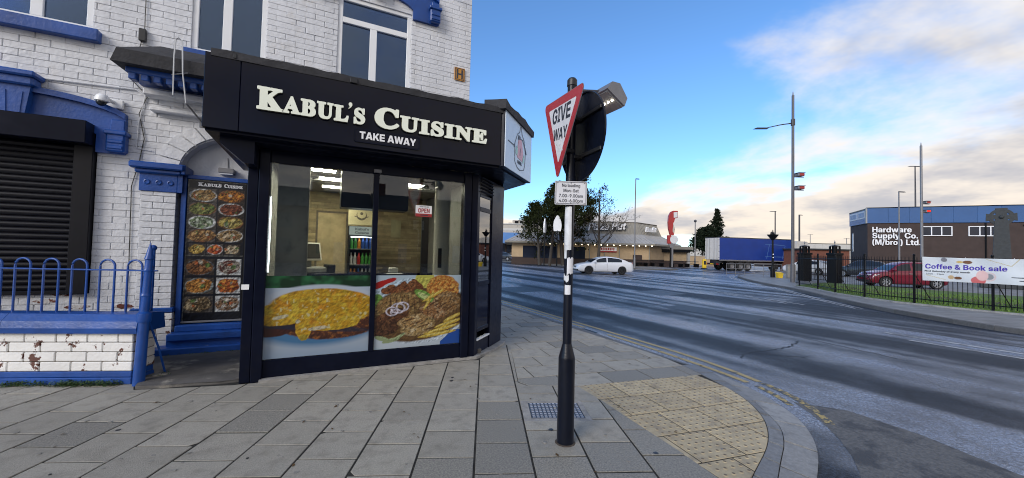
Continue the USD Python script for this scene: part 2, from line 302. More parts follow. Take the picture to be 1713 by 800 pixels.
def thing(name, label=None, cat=None, loc=(0, 0, 0), rz=0.0, group=None, kind=None, parent=None):
    x = UsdGeom.Xform.Define(stage, free_path(ppath(parent), name))
    if any(loc) or rz:
        x.AddTranslateOp().Set(Gf.Vec3d(*map(float, loc)))
        if rz: x.AddRotateZOp().Set(float(math.degrees(rz)))
    return tag(x.GetPrim(), label, cat, group, kind)

def copy_of(src, name, label, cat, loc, rz, group=None):
    x = UsdGeom.Xform.Define(stage, free_path('/World', name))
    p = x.GetPrim(); p.GetReferences().AddInternalReference(src.GetPath()); p.SetInstanceable(True)
    x.ClearXformOpOrder()
    x.AddTranslateOp(opSuffix='place').Set(Gf.Vec3d(*map(float, loc)))
    x.AddRotateZOp(opSuffix='place').Set(float(math.degrees(rz)))
    return tag(p, label, cat, group)

_s = np.array([[sx, sy, sz] for sx in (-1, 1) for sy in (-1, 1) for sz in (-1, 1)], float)
_v = np.vstack([np.where(np.arange(3) == k, _s, _s * 0.8) for k in range(3)])
_hull = trimesh.convex.convex_hull(_v)
_order = [int(np.argmin(np.abs(_hull.vertices - v).sum(1))) for v in _v]
_inv = {h: i for i, h in enumerate(_order)}
_cf = np.array([[_inv[i] for i in f] for f in _hull.faces])
def bx(x0, x1, y0, y1, z0, z1, c=0.0):
    """axis box, edges chamfered by c"""
    lo, hi = np.array([x0, y0, z0], float), np.array([x1, y1, z1], float)
    if c <= 0:
        m = trimesh.creation.box(hi - lo); m.apply_translation((lo + hi) / 2); return m
    c = min(c, 0.45 * (hi - lo).min())
    h = (hi - lo) / 2
    v = np.vstack([_s * np.where(np.arange(3) == k, h, h - c) for k in range(3)]) + (lo + hi) / 2
    return trimesh.Trimesh(v, _cf, process=False)

def T(m, loc=(0, 0, 0), rz=0.0, rx=0.0, ry=0.0):
    m = m.copy()
    A = trimesh.transformations.euler_matrix(rx, ry, rz, 'sxyz'); A[:3, 3] = loc
    m.apply_transform(A); return m

def ext(poly, h, z=0.0):
    out = []
    for g in getattr(poly, 'geoms', [poly]):
        if g.area > 1e-7:
            m = extrude_polygon(g, h, engine='earcut'); m.apply_translation((0, 0, z)); out.append(m)
    return concatenate(out)

def wallx(poly, y, t):
    """polygon drawn in (x, z), standing in the plane y, thickness t towards -y"""
    m = ext(poly, t); v = m.vertices.copy()
    m.vertices = np.c_[v[:, 0], y - v[:, 2], v[:, 1]]
    return m

def upright(m, p, ang):
    """a mesh drawn in xy (x right, y up, z out) put upright at p; its x axis runs along heading ang; z faces to the right of travel (-normal)"""
    v = m.vertices
    d = np.array([math.cos(ang), math.sin(ang), 0]); n = np.array([math.sin(ang), -math.cos(ang), 0])
    o = m.copy(); o.vertices = np.asarray(p) + v[:, :1] * d + v[:, 1:2] * np.array([0, 0, 1.0]) + v[:, 2:3] * n
    return o

def tube(pts, r, sides=8, caps=True):
    p = np.asarray(pts, float); t = np.gradient(p, axis=0); t /= np.linalg.norm(t, axis=1, keepdims=True) + 1e-12
    ref = np.array([0.31, 0.17, 0.93]) if abs(t[:, 2]).mean() < 0.8 else np.array([0.9, 0.43, 0.1])
    a = np.cross(t, ref); a /= np.linalg.norm(a, axis=1, keepdims=True) + 1e-12
    b = np.cross(t, a); th = np.arange(sides) * 2 * np.pi / sides
    rr = np.broadcast_to(r, (len(p),))[:, None, None]
    v = (p[:, None] + rr * (np.cos(th)[None, :, None] * a[:, None] + np.sin(th)[None, :, None] * b[:, None])).reshape(-1, 3)
    i, j = np.meshgrid(np.arange(len(p) - 1), np.arange(sides), indexing='ij')
    q = np.stack([i * sides + j, i * sides + (j + 1) % sides, (i + 1) * sides + (j + 1) % sides, (i + 1) * sides + j], -1).reshape(-1, 4)
    f = np.vstack([q[:, [0, 2, 1]], q[:, [0, 3, 2]]])
    if caps:
        n = len(v); v = np.vstack([v, p[0], p[-1]]); k = np.arange(sides); e = (len(p) - 1) * sides
        f = np.vstack([f, np.c_[np.full(sides, n), k, (k + 1) % sides], np.c_[np.full(sides, n + 1), e + (k + 1) % sides, e + k]])
    m = trimesh.Trimesh(v, f, process=False)
    if m.volume < 0: m.invert()
    return m

def lathe(prof, n=20, loc=(0, 0, 0)):
    m = revolve(np.asarray(prof, float), sections=n); m.apply_translation(loc); return m

def slab(ring, z0, z1, c=0.004, tilt=None):
    """one paving piece: convex ring in xy, top edges chamfered"""
    r = np.asarray(ring, float); n = len(r); ce = r.mean(0)
    if Polygon(r).exterior.is_ccw is False: r = r[::-1]
    ins = r + (ce - r) / (np.linalg.norm(ce - r, axis=1, keepdims=True) + 1e-9) * c * 1.4
    zt = np.full(n, z1) if tilt is None else np.array([tilt(p) for p in r])
    v = np.vstack([np.c_[r, np.full(n, z0)], np.c_[r, zt - c], np.c_[ins, zt]])
    f = []
    for k in range(n):
        l = (k + 1) % n
        for o in (0, n):
            f += [[o + k, o + l, o + n + l], [o + k, o + n + l, o + n + k]]
    f += [[2 * n, 2 * n + k, 2 * n + k + 1] for k in range(1, n - 1)]
    return trimesh.Trimesh(v, np.array(f), process=False)

from PIL import Image, ImageDraw, ImageFont
import glob
def lettering(text, height, depth=0.003, weight=600, wide=1.0):
    """flat lettering: in xy, reading along +x, capitals about height tall"""
    font = ImageFont.truetype(glob.glob('/opt/blender-*/*/datafiles/fonts/Inter.woff2')[0], 150)
    try: font.set_variation_by_axes([32, weight])
    except Exception: pass
    x0, y0, x1, y1 = font.getbbox(text, anchor='ls')
    im = Image.new('L', (x1 - x0 + 8, y1 - y0 + 8)); ImageDraw.Draw(im).text((4 - x0, 4 - y0), text, 255, font, anchor='ls')
    on = np.pad(np.asarray(im) > 127, ((0, 0), (1, 1))).astype(np.int8)
    r, s = np.nonzero(np.diff(on, axis=1) == 1); e = np.nonzero(np.diff(on, axis=1) == -1)[1]
    g = unary_union([rect(a, -q - 1, b, -q) for a, b, q in zip(s, e, r)]).buffer(0.9).buffer(-0.9).simplify(0.8)
    k = height / 109.0
    return ext(affinity.affine_transform(g, [k * wide, 0, 0, k, -4 * k * wide, (4 - y0) * k]), depth)

def words(s, h, depth=0.003, bold=True, xs=1.0, center=False, shear=0.0):
    m = lettering(s, h, depth, 750 if bold else 500)
    v = m.vertices.copy(); v[:, 0] = v[:, 0] * xs + shear * v[:, 1]
    if center: v[:, 0] -= (v[:, 0].min() + v[:, 0].max()) / 2
    m.vertices = v
    return m

def fit(s, h, width, depth=0.003, bold=True, center=False, shear=0.0):
    m = lettering(s, h, depth, 750 if bold is True else bold or 500); w = m.bounds[1, 0] - m.bounds[0, 0]
    v = m.vertices.copy(); v[:, 0] = (v[:, 0] - m.bounds[0, 0]) * width / w + shear * v[:, 1] - (width / 2 if center else 0)
    m.vertices = v; return m

F2, R2 = np.array([math.cos(YAW), math.sin(YAW)]), np.array([math.sin(YAW), -math.cos(YAW)])
def site(a, d, z=0.0):
    """survey frame of the street: d metres out along the viewing axis, a metres to its right"""
    p = d * F2 + a * R2
    return np.array([p[0], p[1], z])
SITE_ANG = YAW - math.pi / 2          # heading of the 'a' axis

# flat printed pictures: a fine grid whose vertices carry the ink
class Print:
    def __init__(s, w, h, nx, ny, bg):
        s.w, s.h, s.nx, s.ny = w, h, nx, ny
        s.x, s.y = np.meshgrid(np.linspace(0, w, nx + 1), np.linspace(0, h, ny + 1))
        s.c = np.zeros(s.x.shape + (3,)); s.c[:] = bg
    def noise(s, f, seed=0, oct=4, ax=1.0):
        return meshkit.fbm(np.stack([s.x * f, s.y * f * ax, np.full_like(s.x, seed * 3.7)], -1), oct, seed)
    def mix(s, m, col):
        m = np.clip(m, 0, 1)[..., None]; s.c = s.c * (1 - m) + m * np.asarray(col, float)
    def ell(s, cx, cy, rx, ry, rot=0.0, wob=0.0, seed=1, soft=0.06):
        c, q = math.cos(rot), math.sin(rot); dx, dy = s.x - cx, s.y - cy
        r = np.hypot((dx * c + dy * q) / rx, (-dx * q + dy * c) / ry)
        if wob: r = r + wob * (s.noise(4.0 / max(rx, 1e-3) * 0.6, seed) - 0.5) * 2
        return np.clip((1 - r) / soft + 0.5, 0, 1)
    def poly(s, pts):
        x, y, ins = s.x, s.y, np.zeros(s.x.shape, bool); n = len(pts)
        for i in range(n):
            (x0, y0), (x1, y1) = pts[i], pts[(i + 1) % n]
            if y0 != y1: ins ^= ((y0 > y) != (y1 > y)) & (x < (x1 - x0) * (y - y0) / (y1 - y0) + x0)
        return ins.astype(float)
    def mesh(s):
        v = np.c_[s.x.ravel(), s.y.ravel(), np.zeros(s.x.size)]
        i, j = np.meshgrid(np.arange(s.ny), np.arange(s.nx), indexing='ij'); k = i * (s.nx + 1) + j
        q = np.stack([k, k + 1, k + s.nx + 2, k + s.nx + 1], -1).reshape(-1, 4)
        return trimesh.Trimesh(v, np.vstack([q[:, [0, 1, 2]], q[:, [0, 2, 3]]]), process=False)
    def put(s, name, p, ang, parent=None, mat='ink', warp=None, **kw):
        m = s.mesh()
        if warp is not None: m.vertices = warp(m.vertices)
        prim = obj(name, upright(m, p, ang), mat, parent, **kw)
        UsdGeom.PrimvarsAPI(prim).CreatePrimvar('ink', Sdf.ValueTypeNames.Color3fArray, 'vertex').Set(Vt.Vec3fArray.FromNumpy(np.clip(s.c, 0, 1).reshape(-1, 3).astype(np.float32)))
        return prim
# ---------------------------------------------------------------- ground, road, pavements
ROAD = -0.07
road = obj('road', T(cylinder(radius=700, height=0.5, sections=96), (0, 0, ROAD - 0.25)), 'asphalt', kind='structure')

def spline(pts, step=0.25):
    from scipy.interpolate import CubicSpline
    p = np.asarray(pts, float); s = np.r_[0, np.cumsum(np.linalg.norm(np.diff(p, axis=0), axis=1))]
    t = np.linspace(0, s[-1], max(int(s[-1] / step), 2) + 1)
    from scipy.interpolate import PchipInterpolator
    return np.c_[PchipInterpolator(s, p[:, 0])(t), PchipInterpolator(s, p[:, 1])(t)]

TAIL = [(2.2, 1.50), (0.0, 0.57), (-3.0, -0.70), (-9.0, -3.3)]
kin = [(4.92, 4.9), (4.90, 4.4), (4.81, 3.95), (4.66, 3.45), (4.48, 2.96), (4.22, 2.56), (3.90, 2.26), (3.52, 2.03), (2.93, 1.79)] + TAIL
kinS = [tuple(p) for p in spline(kin, 0.08)]
pav_poly = Polygon([(4.92, 75)] + kinS + [(-9, 75)])
pavement = obj('pavement', ext(pav_poly.buffer(0), 0.3, -0.3055), 'joint', kind='structure')

def ring_of(g):
    return [tuple(p) for p in np.array(g.exterior.coords)[:-1]]

flags = []        # (ring, material, tilt)
class LocalFrame:
    def __init__(s, o, ang): s.o, s.u, s.v = np.array(o, float), np.array([math.cos(ang), math.sin(ang)]), np.array([-math.sin(ang), math.cos(ang)])
    def w(s, a, b): return tuple(s.o + a * s.u + b * s.v)
    def r(s, a0, a1, b0, b1): return Polygon([s.w(a0, b0), s.w(a1, b0), s.w(a1, b1), s.w(a0, b1)])

low_wall_o, low_wall_ang = np.array([-1.81, 5.86]), math.radians(159.0)
lwd = np.array([math.cos(low_wall_ang), math.sin(low_wall_ang)])
# paving in front of the shop: columns running towards it, half bonded, fanning slightly with the corner
seam = [(2.96, 5.87), (2.25, 4.24), (1.44, 2.41), (0.6, 0.6)]
walk_end = low_wall_o + lwd * 9
zoneA = Polygon([(-9, 8.6), tuple(walk_end), tuple(low_wall_o + lwd * -0.02), (-1.72, 5.62), (-0.78, 5.40), (2.20, 5.36), (2.97, 6.13), (2.96, 5.87), (2.25, 4.24), (2.30, 4.10), (2.86, 3.86), (2.83, 3.34), (2.78, 2.9), (2.70, 2.2), (2.62, 1.66), (0.0, 0.55), (-3, -0.72), (-9, -3.3)]).intersection(pav_poly).buffer(0)
cover_fr = LocalFrame((1.84, 3.28), math.radians(-23.5))
cover_poly = cover_fr.r(-0.02, 0.64, -0.03, 0.46)
cut = unary_union([cover_poly.buffer(0.0)])
A_ang = math.radians(67.3)
fa = LocalFrame((1.04, 2.59), A_ang)          # origin on a column joint
J = 0.0085
for i in range(-20, 8):
    b0 = i * 0.443
    off = 0.225 * (i % 2) + 0.05
    for j in range(-16, 22):
        a0 = j * 0.447 + off
        q = fa.r(a0 + J, a0 + 0.447 - J, -b0 - 0.443 + J, -b0 - J)
        g = q.intersection(zoneA).difference(cut)
        for g in getattr(g, 'geoms', [g]):
            if g.geom_type == 'Polygon' and g.area > 0.006:
                flags.append((ring_of(g.convex_hull if g.convex_hull.area < g.area * 1.03 else g), g))
# paving along the main road, courses square to the kerb
B_ang = math.radians(-9.5)
fb = LocalFrame((2.86, 3.83), B_ang)
zoneB = Polygon([(2.93, 6.25), (2.96, 5.87), (2.27, 4.26), (2.32, 4.11), (2.86, 3.86), (4.66, 3.575), (5.3, 3.47), (5.3, 75), (2.97, 75)]).intersection(pav_poly.buffer(-0.008))
for i in range(0, 160):
    for j in range(-8, 10):
        a0 = j * 0.60 + 0.30 * (i % 2) - 0.1
        q = fb.r(a0 + J, a0 + 0.60 - J, i * 0.45 + J, i * 0.45 + 0.45 - J)
        g = q.intersection(zoneB)
        for g in getattr(g, 'geoms', [g]):
            if g.geom_type == 'Polygon' and g.area > 0.006: flags.append((ring_of(g), g))
# cut flags between the columns and the buff crossing
wedge = Polygon([(2.86, 3.86), (2.83, 3.34), (2.78, 2.9), (2.70, 2.2), (2.62, 1.66), (2.80, 1.74), (2.93, 1.80)])
flags = [f for f in flags if f[1].area > 0.006]
flags.sort(key=lambda f: np.hypot(*np.mean(f[0], axis=0)) + (50 if np.dot(np.mean(f[0], axis=0), F2) < 1.5 else 0))
rest = []
for k, (ring, g) in enumerate(flags):
    c = np.mean(ring, axis=0)
    lift = float(rng.normal(0, 0.0012))
    if not np.allclose(g.area, g.convex_hull.area, rtol=0.03):
        m = ext(g, 0.02, -0.02 + lift)
    else:
        tx, ty = rng.normal(0, 0.0022, 2)
        m = slab(ring, -0.025, 0, 0.0018, tilt=lambda p: lift + tx * (p[0] - c[0]) + ty * (p[1] - c[1]))
    if len(ring) == 4 and rng.random() < 0.16 and g.area > 0.15:      # a broken corner
        q = rng.integers(4); p0, p1, p2 = np.array(ring[q - 1]), np.array(ring[q]), np.array(ring[(q + 1) % 4])
        ring = [r for i, r in enumerate(ring) if i != q]; ring[q:q] = [tuple(p1 + (p0 - p1) * (0.05 + 0.12 * rng.random())), tuple(p1 + (p2 - p1) * (0.05 + 0.12 * rng.random()))]
        m = slab(ring, -0.025, 0, 0.0018, tilt=lambda p: lift)
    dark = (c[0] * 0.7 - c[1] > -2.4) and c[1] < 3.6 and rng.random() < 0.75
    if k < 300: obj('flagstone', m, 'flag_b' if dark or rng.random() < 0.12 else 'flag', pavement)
    else: rest.append(m)
obj('far_flagstones', rest, 'flag', pavement, kind='stuff')

# trodden gum, oil spots, scraps
sv, sm, gum, oil = [], [], [], []
near_pav = pav_poly.buffer(-0.25)
for k in range(230):
    a, d = rng.uniform(-4.2, 3.6), 1.5 + 6.5 * rng.random() ** 1.4
    x, yv = d * F2 + a * R2
    if not near_pav.contains(Point(x, yv)) or yv > 5.3 and x < 3.0: continue
    r_0 = 0.008 + 0.014 * rng.random(); t = np.linspace(0, 2 * math.pi, 9)[:-1]; rr0 = r_0 * (0.7 + 0.6 * rng.random(8))
    m = slab(np.c_[x + rr0 * np.cos(t), yv + rr0 * np.sin(t)], -0.002, 0.0045, 0.0008)
    (gum if rng.random() < 0.9 else oil).append(m)
obj('trodden_gum', gum, 'gum', pavement, kind='stuff'); obj('oil_spots', oil, 'black', pavement, kind='stuff')
lf = []
for k in range(130):
    a, d = rng.uniform(-4, 3.4), 1.7 + 7 * rng.random()
    x, yv = d * F2 + a * R2
    if k % 3 == 0: x, yv = rng.uniform(5.12, 5.3), rng.uniform(3.4, 12)
    zb = 0.005 if k % 3 else ROAD + 0.006
    if k % 3 and (not near_pav.contains(Point(x, yv)) or (yv > 5.2 and x < 3.0)): continue
    an, l = rng.random() * 6.28, 0.012 + 0.016 * rng.random(); u = np.array([math.cos(an), math.sin(an)]) * l; w = np.array([-u[1], u[0]]) * 0.5
    lf.append(trimesh.Trimesh([[x - u[0], yv - u[1], zb], [x + w[0], yv + w[1], zb + 0.006 * rng.random()], [x + u[0], yv + u[1], zb + 0.004], [x - w[0], yv - w[1], zb + 0.001]], [[0, 1, 2], [0, 2, 3], [0, 2, 1], [0, 3, 2]], process=False))
obj('fallen_leaves', lf, 'dead_leaf', label='scattered small dead leaves and scraps on the paving and along the kerb', cat='leaves', kind='stuff')

# buff tactile paving of the crossing
ft = LocalFrame((2.84, 3.87), math.radians(-8.6))
tact_zone = Polygon([(2.86, 3.86), (4.655, 3.575), (5.2, 3.5), (5.2, 1.2), (2.6, 1.2), (2.64, 1.67), (2.70, 2.2), (2.78, 2.9), (2.83, 3.34)]).intersection(pav_poly.buffer(-0.004))
dome1 = lathe([(0.0, 0.006), (0.011, 0.0055), (0.0175, 0.001), (0.0185, -0.002)], 7)
domecap = trimesh.Trimesh(np.vstack([[0, 0, 0.0064], [[0.0125 * math.cos(a), 0.0125 * math.sin(a), 0.0061] for a in np.arange(7) * 2 * math.pi / 7]]), [[0, i + 1, (i + 1) % 7 + 1] for i in range(7)], process=False)
for i in range(0, 6):
    for j in range(-1, 6):
        a0 = j * 0.452 + 0.16 * (i % 2)
        b1 = -i * 0.452
        g = ft.r(a0 + 0.0075, a0 + 0.4445, b1 - 0.4445, b1 - 0.0075).intersection(tact_zone)
        for g in getattr(g, 'geoms', [g]):
            if g.geom_type != 'Polygon' or g.area < 0.012: continue
            tile = slab(ring_of(g.convex_hull), -0.025, -0.001, 0.003)
            ds, cs = [], []
            for u in range(6):
                for w in range(6):
                    x, y = ft.w(a0 + 0.038 + u * 0.075, b1 - 0.038 - w * 0.075)
                    if g.buffer(-0.02).contains(Point(x, y)):
                        ds.append(T(dome1, (x, y, -0.001))); cs.append(T(domecap, (x, y, -0.0006)))
            t = obj('tactile_paver', [tile] + ds, 'tactile', pavement)
            if cs: obj('worn_blisters', cs, 'blister_top', t)
wj = [(2.9, 3.60), (2.9, 3.2), (2.85, 2.75), (2.8, 2.3)]

# kerb stones
kmid = [(5.07, 3.95), (4.98, 3.62), (4.80, 3.30), (4.60, 2.92), (4.30, 2.53), (4.02, 2.21), (3.70, 2.00), (3.36, 1.84), (2.98, 1.66)] + [(x + 0.06, y - 0.14) for x, y in TAIL]
kout = [(5.07, 3.60), (5.02, 3.34), (4.90, 2.98), (4.70, 2.58), (4.43, 2.23), (4.10, 1.96), (3.77, 1.77), (3.41, 1.61), (3.05, 1.45)] + [(x + 0.17, y - 0.39) for x, y in TAIL]
y = 3.9
def kz(yy): return 0.0 if yy > 6.5 else -0.045 * (6.5 - yy) / 2.6
while y < 74:
    m = slab([(4.925, y + 0.005), (5.07, y + 0.005), (5.07, y + 0.905), (4.925, y + 0.905)], -0.3, 0, 0.012, tilt=lambda p: kz(p[1]) + float(rng.normal(0, 0.0008)))
    obj('kerbstone', m, 'kerb_dark', pavement); y += 0.912
def arc_pos(pts):
    p = spline(pts, 0.05); s = np.r_[0, np.cumsum(np.linalg.norm(np.diff(p, axis=0), axis=1))]
    return lambda t: np.array([np.interp(t * s[-1], s, p[:, 0]), np.interp(t * s[-1], s, p[:, 1])])
ki, km, ko = arc_pos(kinS), arc_pos(kmid), arc_pos(kout)
def match(f, q):
    ts = np.linspace(0, 1, 4000); d = [np.hypot(*(f(t) - q)) for t in ts]; return ts[int(np.argmin(d))]
for step, fi, fo, z_in, z_out, zi2 in ((0.36, ki, km, -0.001, -0.016, 0), (0.55, km, ko, -0.020, -0.048, 0)):
    L = np.linalg.norm(np.diff(np.array([fo(t) for t in np.linspace(0, 1, 200)]), axis=0), axis=1).sum()
    n = int(L / step); ts = np.linspace(0, 1, n + 1)
    for k in range(n):
        if k * step > 7.0: break
        g = 0.012 / L
        to = np.linspace(ts[k] + g, ts[k + 1] - g, 4)
        outer = [fo(t) for t in to]
        inner = [fi(match(fi, q)) for q in outer]
        inner = [p + (q - p) * 0.03 for p, q in zip(inner, outer)]
        m_in, m_out = np.array(inner), np.array(outer)
        v0 = []
        for zz_ in (0,):
            vt = np.vstack([np.c_[m_in, np.full(4, z_in)], np.c_[m_out, np.full(4, z_out)], np.c_[m_in, np.full(4, -0.3)], np.c_[m_out, np.full(4, -0.3)]])
        vt[:, 2] += np.r_[np.full(8, rng.normal(0, 0.0012)), np.zeros(8)]
        f = []
        for q in range(3):
            f += [[q, q + 4, q + 5, q + 1], [4 + q, 12 + q, 13 + q, 5 + q], [q + 1, 9 + q, 8 + q, q]]
        f += [[0, 8, 12, 4], [3, 7, 15, 11]]
        m = trimesh.Trimesh(vt, np.vstack([[a, b, c] for a, b, c, d in f] + [[a, c, d] for a, b, c, d in f]), process=False)
        obj('edging_stone' if step < 0.5 else 'dropped_kerbstone', m, 'kerb_b' if step < 0.5 else 'kerb', pavement)

kb_in, kb_out = np.array([ki(t) for t in np.linspace(0, 0.6, 80)]), np.array([ko(t) for t in np.linspace(0, 0.6, 80)])
obj('kerb_bed', trimesh.Trimesh(np.vstack([np.c_[kb_in, np.full(80, -0.011)], np.c_[kb_out, np.full(80, -0.055)]]), [[i, 80 + i, 81 + i] for i in range(79)] + [[i, 81 + i, i + 1] for i in range(79)], process=False), 'joint', pavement)
# manhole cover in its concrete surround
mc = thing('access_cover', 'galvanised steel access cover with raised studs beside the signpost foot', 'manhole cover')
obj('surround', ext(cover_fr.r(-0.02, 0.64, -0.03, 0.46).difference(cover_fr.r(0.055, 0.585, 0.03, 0.42)), 0.02, -0.021), 'fillet', mc)
obj('lid', ext(cover_fr.r(0.06, 0.58, 0.035, 0.415), 0.02, -0.023), 'steel_blue', mc)
st = []
for u in range(13):
    for w in range(9):
        x, yv = cover_fr.w(0.085 + u * 0.0395, 0.06 + w * 0.0415)
        st.append(T(bx(-0.013, 0.013, -0.009, 0.009, 0, 0.0045, 0.002), (x, yv, -0.003), math.radians(-23.5)))
obj('studs', st, 'stud', mc, kind='stuff')

# markings painted on the road
def strip(pts, w, z=ROAD + 0.004):
    p = np.asarray(pts, float); t = np.gradient(p, axis=0); t /= np.linalg.norm(t, axis=1, keepdims=True); n = np.c_[-t[:, 1], t[:, 0]] * w / 2
    l, r = p + n, p - n; k = len(p); v = np.c_[np.vstack([l, r]), np.full(2 * k, z)]
    f = [[i, k + i, k + i + 1] for i in range(k - 1)] + [[i, k + i + 1, i + 1] for i in range(k - 1)]
    return trimesh.Trimesh(v, np.array(f), process=False)
obj('yellow_line', strip(spline([(5.63, 75), (5.63, 5.6), (5.60, 4.6), (5.49, 3.7), (5.36, 3.2)], 0.5), 0.085), 'yellow_line', road)
obj('yellow_line', strip(spline([(5.42, 75), (5.42, 7.1)], 0.5), 0.085), 'yellow_line', road)
obj('yellow_line', strip(spline([(5.42, 6.3), (5.40, 5.4), (5.34, 4.6), (5.27, 3.8), (5.18, 3.25)], 0.3), 0.085), 'yellow_line', road)
obj('worn_yellow_line', strip(spline([(5.35, 3.15), (5.22, 2.78), (5.0, 2.42), (4.70, 2.10)], 0.1), 0.08), 'yellow_worn', road)
obj('worn_yellow_line', strip(spline([(5.16, 3.12), (5.05, 2.85), (4.86, 2.55)], 0.1), 0.07), 'yellow_worn', road)
obj('old_patch', ext(Polygon([tuple(p) for p in spline([(5.0, 2.6), (4.75, 2.25), (4.4, 1.9), (3.9, 1.55), (3.2, 1.25), (1.5, 0.55)], 0.3)] + [(1.6, 0.0), (4.2, 0.35), (5.0, 0.9), (5.25, 1.6), (5.3, 2.2)]), 0.001, ROAD + 0.001), 'old_patch', road)
def jag(pts, w):
    p = spline(pts, 0.07); p = p + rng.normal(0, 0.016, p.shape); return strip(p, w * 1.0, ROAD + 0.003)
obj('road_crack', jag([(6.3, 4.05), (6.9, 4.25), (7.6, 4.2), (8.75, 4.45)], 0.035), 'tar', road)
obj('road_crack', jag([(6.9, 4.25), (7.1, 3.9), (7.5, 3.7)], 0.022), 'tar', road)
obj('road_crack', jag([(5.9, 8.9), (7.4, 9.4), (9.2, 9.3), (11.2, 9.9)], 0.03), 'tar', road)
obj('road_crack', jag([(8.9, 3.0), (9.4, 6.0), (9.8, 10.0), (10.9, 16)], 0.028), 'tar', road)
obj('road_seam', strip([(12.2, -4), (12.9, 6), (14.3, 14), (16.5, 22)], 0.05, ROAD + 0.003), 'tar', road)
for pts_, mt in (([(7.2, 14.0), (9.2, 14.3), (9.0, 16.4), (7.05, 16.1)], 'patch_dark'), ([(10.2, 6.3), (11.4, 6.5), (11.1, 9.2), (9.95, 9.0)], 'patch_dark'), ([(12.6, 11.5), (14.4, 11.7), (14.7, 13.4), (12.8, 13.2)], 'patch_light')): obj('road_patch', ext(Polygon(pts_), 0.001, ROAD + 0.001), mt, road)
gy = thing('road_gully', 'dark iron drain grating at the road edge by the double yellow lines', 'drain', (5.21, 6.75, ROAD + 0.001))
obj('frame', ext(rect(-0.13, -0.24, 0.13, 0.24).difference(rect(-0.105, -0.215, 0.105, 0.215)), 0.004), 'iron', gy)
for k in range(7): obj('bar', bx(-0.105, 0.105, -0.20 + k * 0.062, -0.17 + k * 0.062, -0.002, 0.003), 'iron', gy)
def dashes(p0, p1, w, l, g, name='white_dash', z=ROAD + 0.004):
    p0, p1 = np.array(p0, float), np.array(p1, float); L = np.linalg.norm(p1 - p0); u = (p1 - p0) / L; s = 0
    while s < L:
        obj(name, strip([p0 + u * s, p0 + u * min(s + l, L)], w, z), 'white_line', road); s += l + g
dashes((19.3, 25.5), (17.6, 15.1), 0.22, 0.65, 0.35); dashes((18.95, 25.5), (17.25, 15.1), 0.12, 0.65, 0.35)
dashes((16.96, 12.1), (15.7, 7.8), 0.10, 2.2, 0.5); dashes((16.6, 12.1), (15.3, 7.8), 0.10, 1.6, 0.8)
dashes((11.8, 4.2), (11.4, -6), 0.11, 4.0, 0.3); dashes((11.2, 3.6), (10.9, -5), 0.09, 1.6, 1.1)
dashes((9.6, 33), (10.3, 17), 0.1, 2.0, 4.0)
obj('turn_arrow', ext(Polygon([(24.2, 19.3), (25.6, 20.2), (25.4, 20.5), (27.0, 21.0), (26.3, 19.4), (26.0, 19.7), (24.5, 18.8)]), 0.002, ROAD + 0.003), 'white_line', road)

# far corner: pavement with its kerb, lawn behind the railings
farK = spline([(14.0, -30), (14.1, -6), (14.45, 0.5), (14.85, 2.8), (15.45, 4.1), (16.35, 5.55), (18.5, 8.05), (21.8, 11.25), (24.8, 14.8), (27.5, 17.5), (31.0, 20.3), (37.0, 23.0), (60, 30)], 0.9)
fp = obj('pavement', ext(Polygon([tuple(p) for p in farK] + [(140, 40), (140, -30)]).buffer(-0.15), 0.3, -0.25), 'far_flags', kind='structure')
for k in range(len(farK) - 1):
    a, b = farK[k], farK[k + 1]
    if a[1] < -8: continue
    u = (b - a) / np.linalg.norm(b - a); n = np.array([u[1], -u[0]])
    m = slab([a + u * 0.004, b - u * 0.004, b - u * 0.004 + n * 0.15, a + u * 0.004 + n * 0.15], -0.3, 0.054, 0.014)
    obj('kerbstone', m, 'yellow_plastic' if 27.8 < 0 else 'kerb_dark', fp)
off = lambda d: LineString(farK).parallel_offset(d, 'left', join_style=1)
for d in (0.32, 0.55):
    ln = np.array(off(d).coords); ln = ln[np.argsort(ln[:, 1])]
    ln = ln[(ln[:, 1] > 6.5) & (ln[:, 1] < 26)]
    obj('kerb_line', strip(ln, 0.085), 'white_line', road)
fence_line = [(23.7, 12.2), (22.2, 10.4), (20.76, 9.0), (19.7, 7.5), (19.21, 6.5), (19.05, 5.4), (19.0, 4.3), (19.0, 0.2)]
lawn_poly = Polygon([(p[0] + 0.02, p[1]) for p in fence_line] + [(28.5, 0.2), (28.5, 13.0)])
obj('lawn', ext(lawn_poly, 0.12, 0.0), 'grass', kind='structure')
obj('lawn_edging', ext(LineString(fence_line).buffer(0.16, cap_style=2), 0.10, 0.0), 'kerb', kind='structure')
obj('dirt_track', ext(Polygon([(21.2, 0.3), (22.4, 0.3), (23.0, 4.5), (24.5, 8.5), (26.0, 11), (24.9, 11.5), (23.0, 9), (21.8, 5.2)]), 0.02, 0.104), 'soil', kind='structure')
# tufts
tv, tf = [], []
for k in range(9000):
    x, yv = 19.05 + 6.5 * rng.random() ** 1.6, 0.3 + 11.5 * rng.random()
    if not lawn_poly.contains(Point(x, yv)): continue
    h, w, a = 0.05 + 0.06 * rng.random(), 0.012, rng.random() * 6.28
    dx, dy = math.cos(a) * w, math.sin(a) * w; lx, ly = rng.normal(0, 0.025, 2); n = len(tv)
    tv += [(x - dx, yv - dy, 0.118), (x + dx, yv + dy, 0.118), (x + lx, yv + ly, 0.12 + h)]; tf.append([n, n + 1, n + 2])
obj('grass', trimesh.Trimesh(tv, tf, process=False), 'blade', label='short green grass on the lawn behind the black railings', cat='grass', kind='stuff')
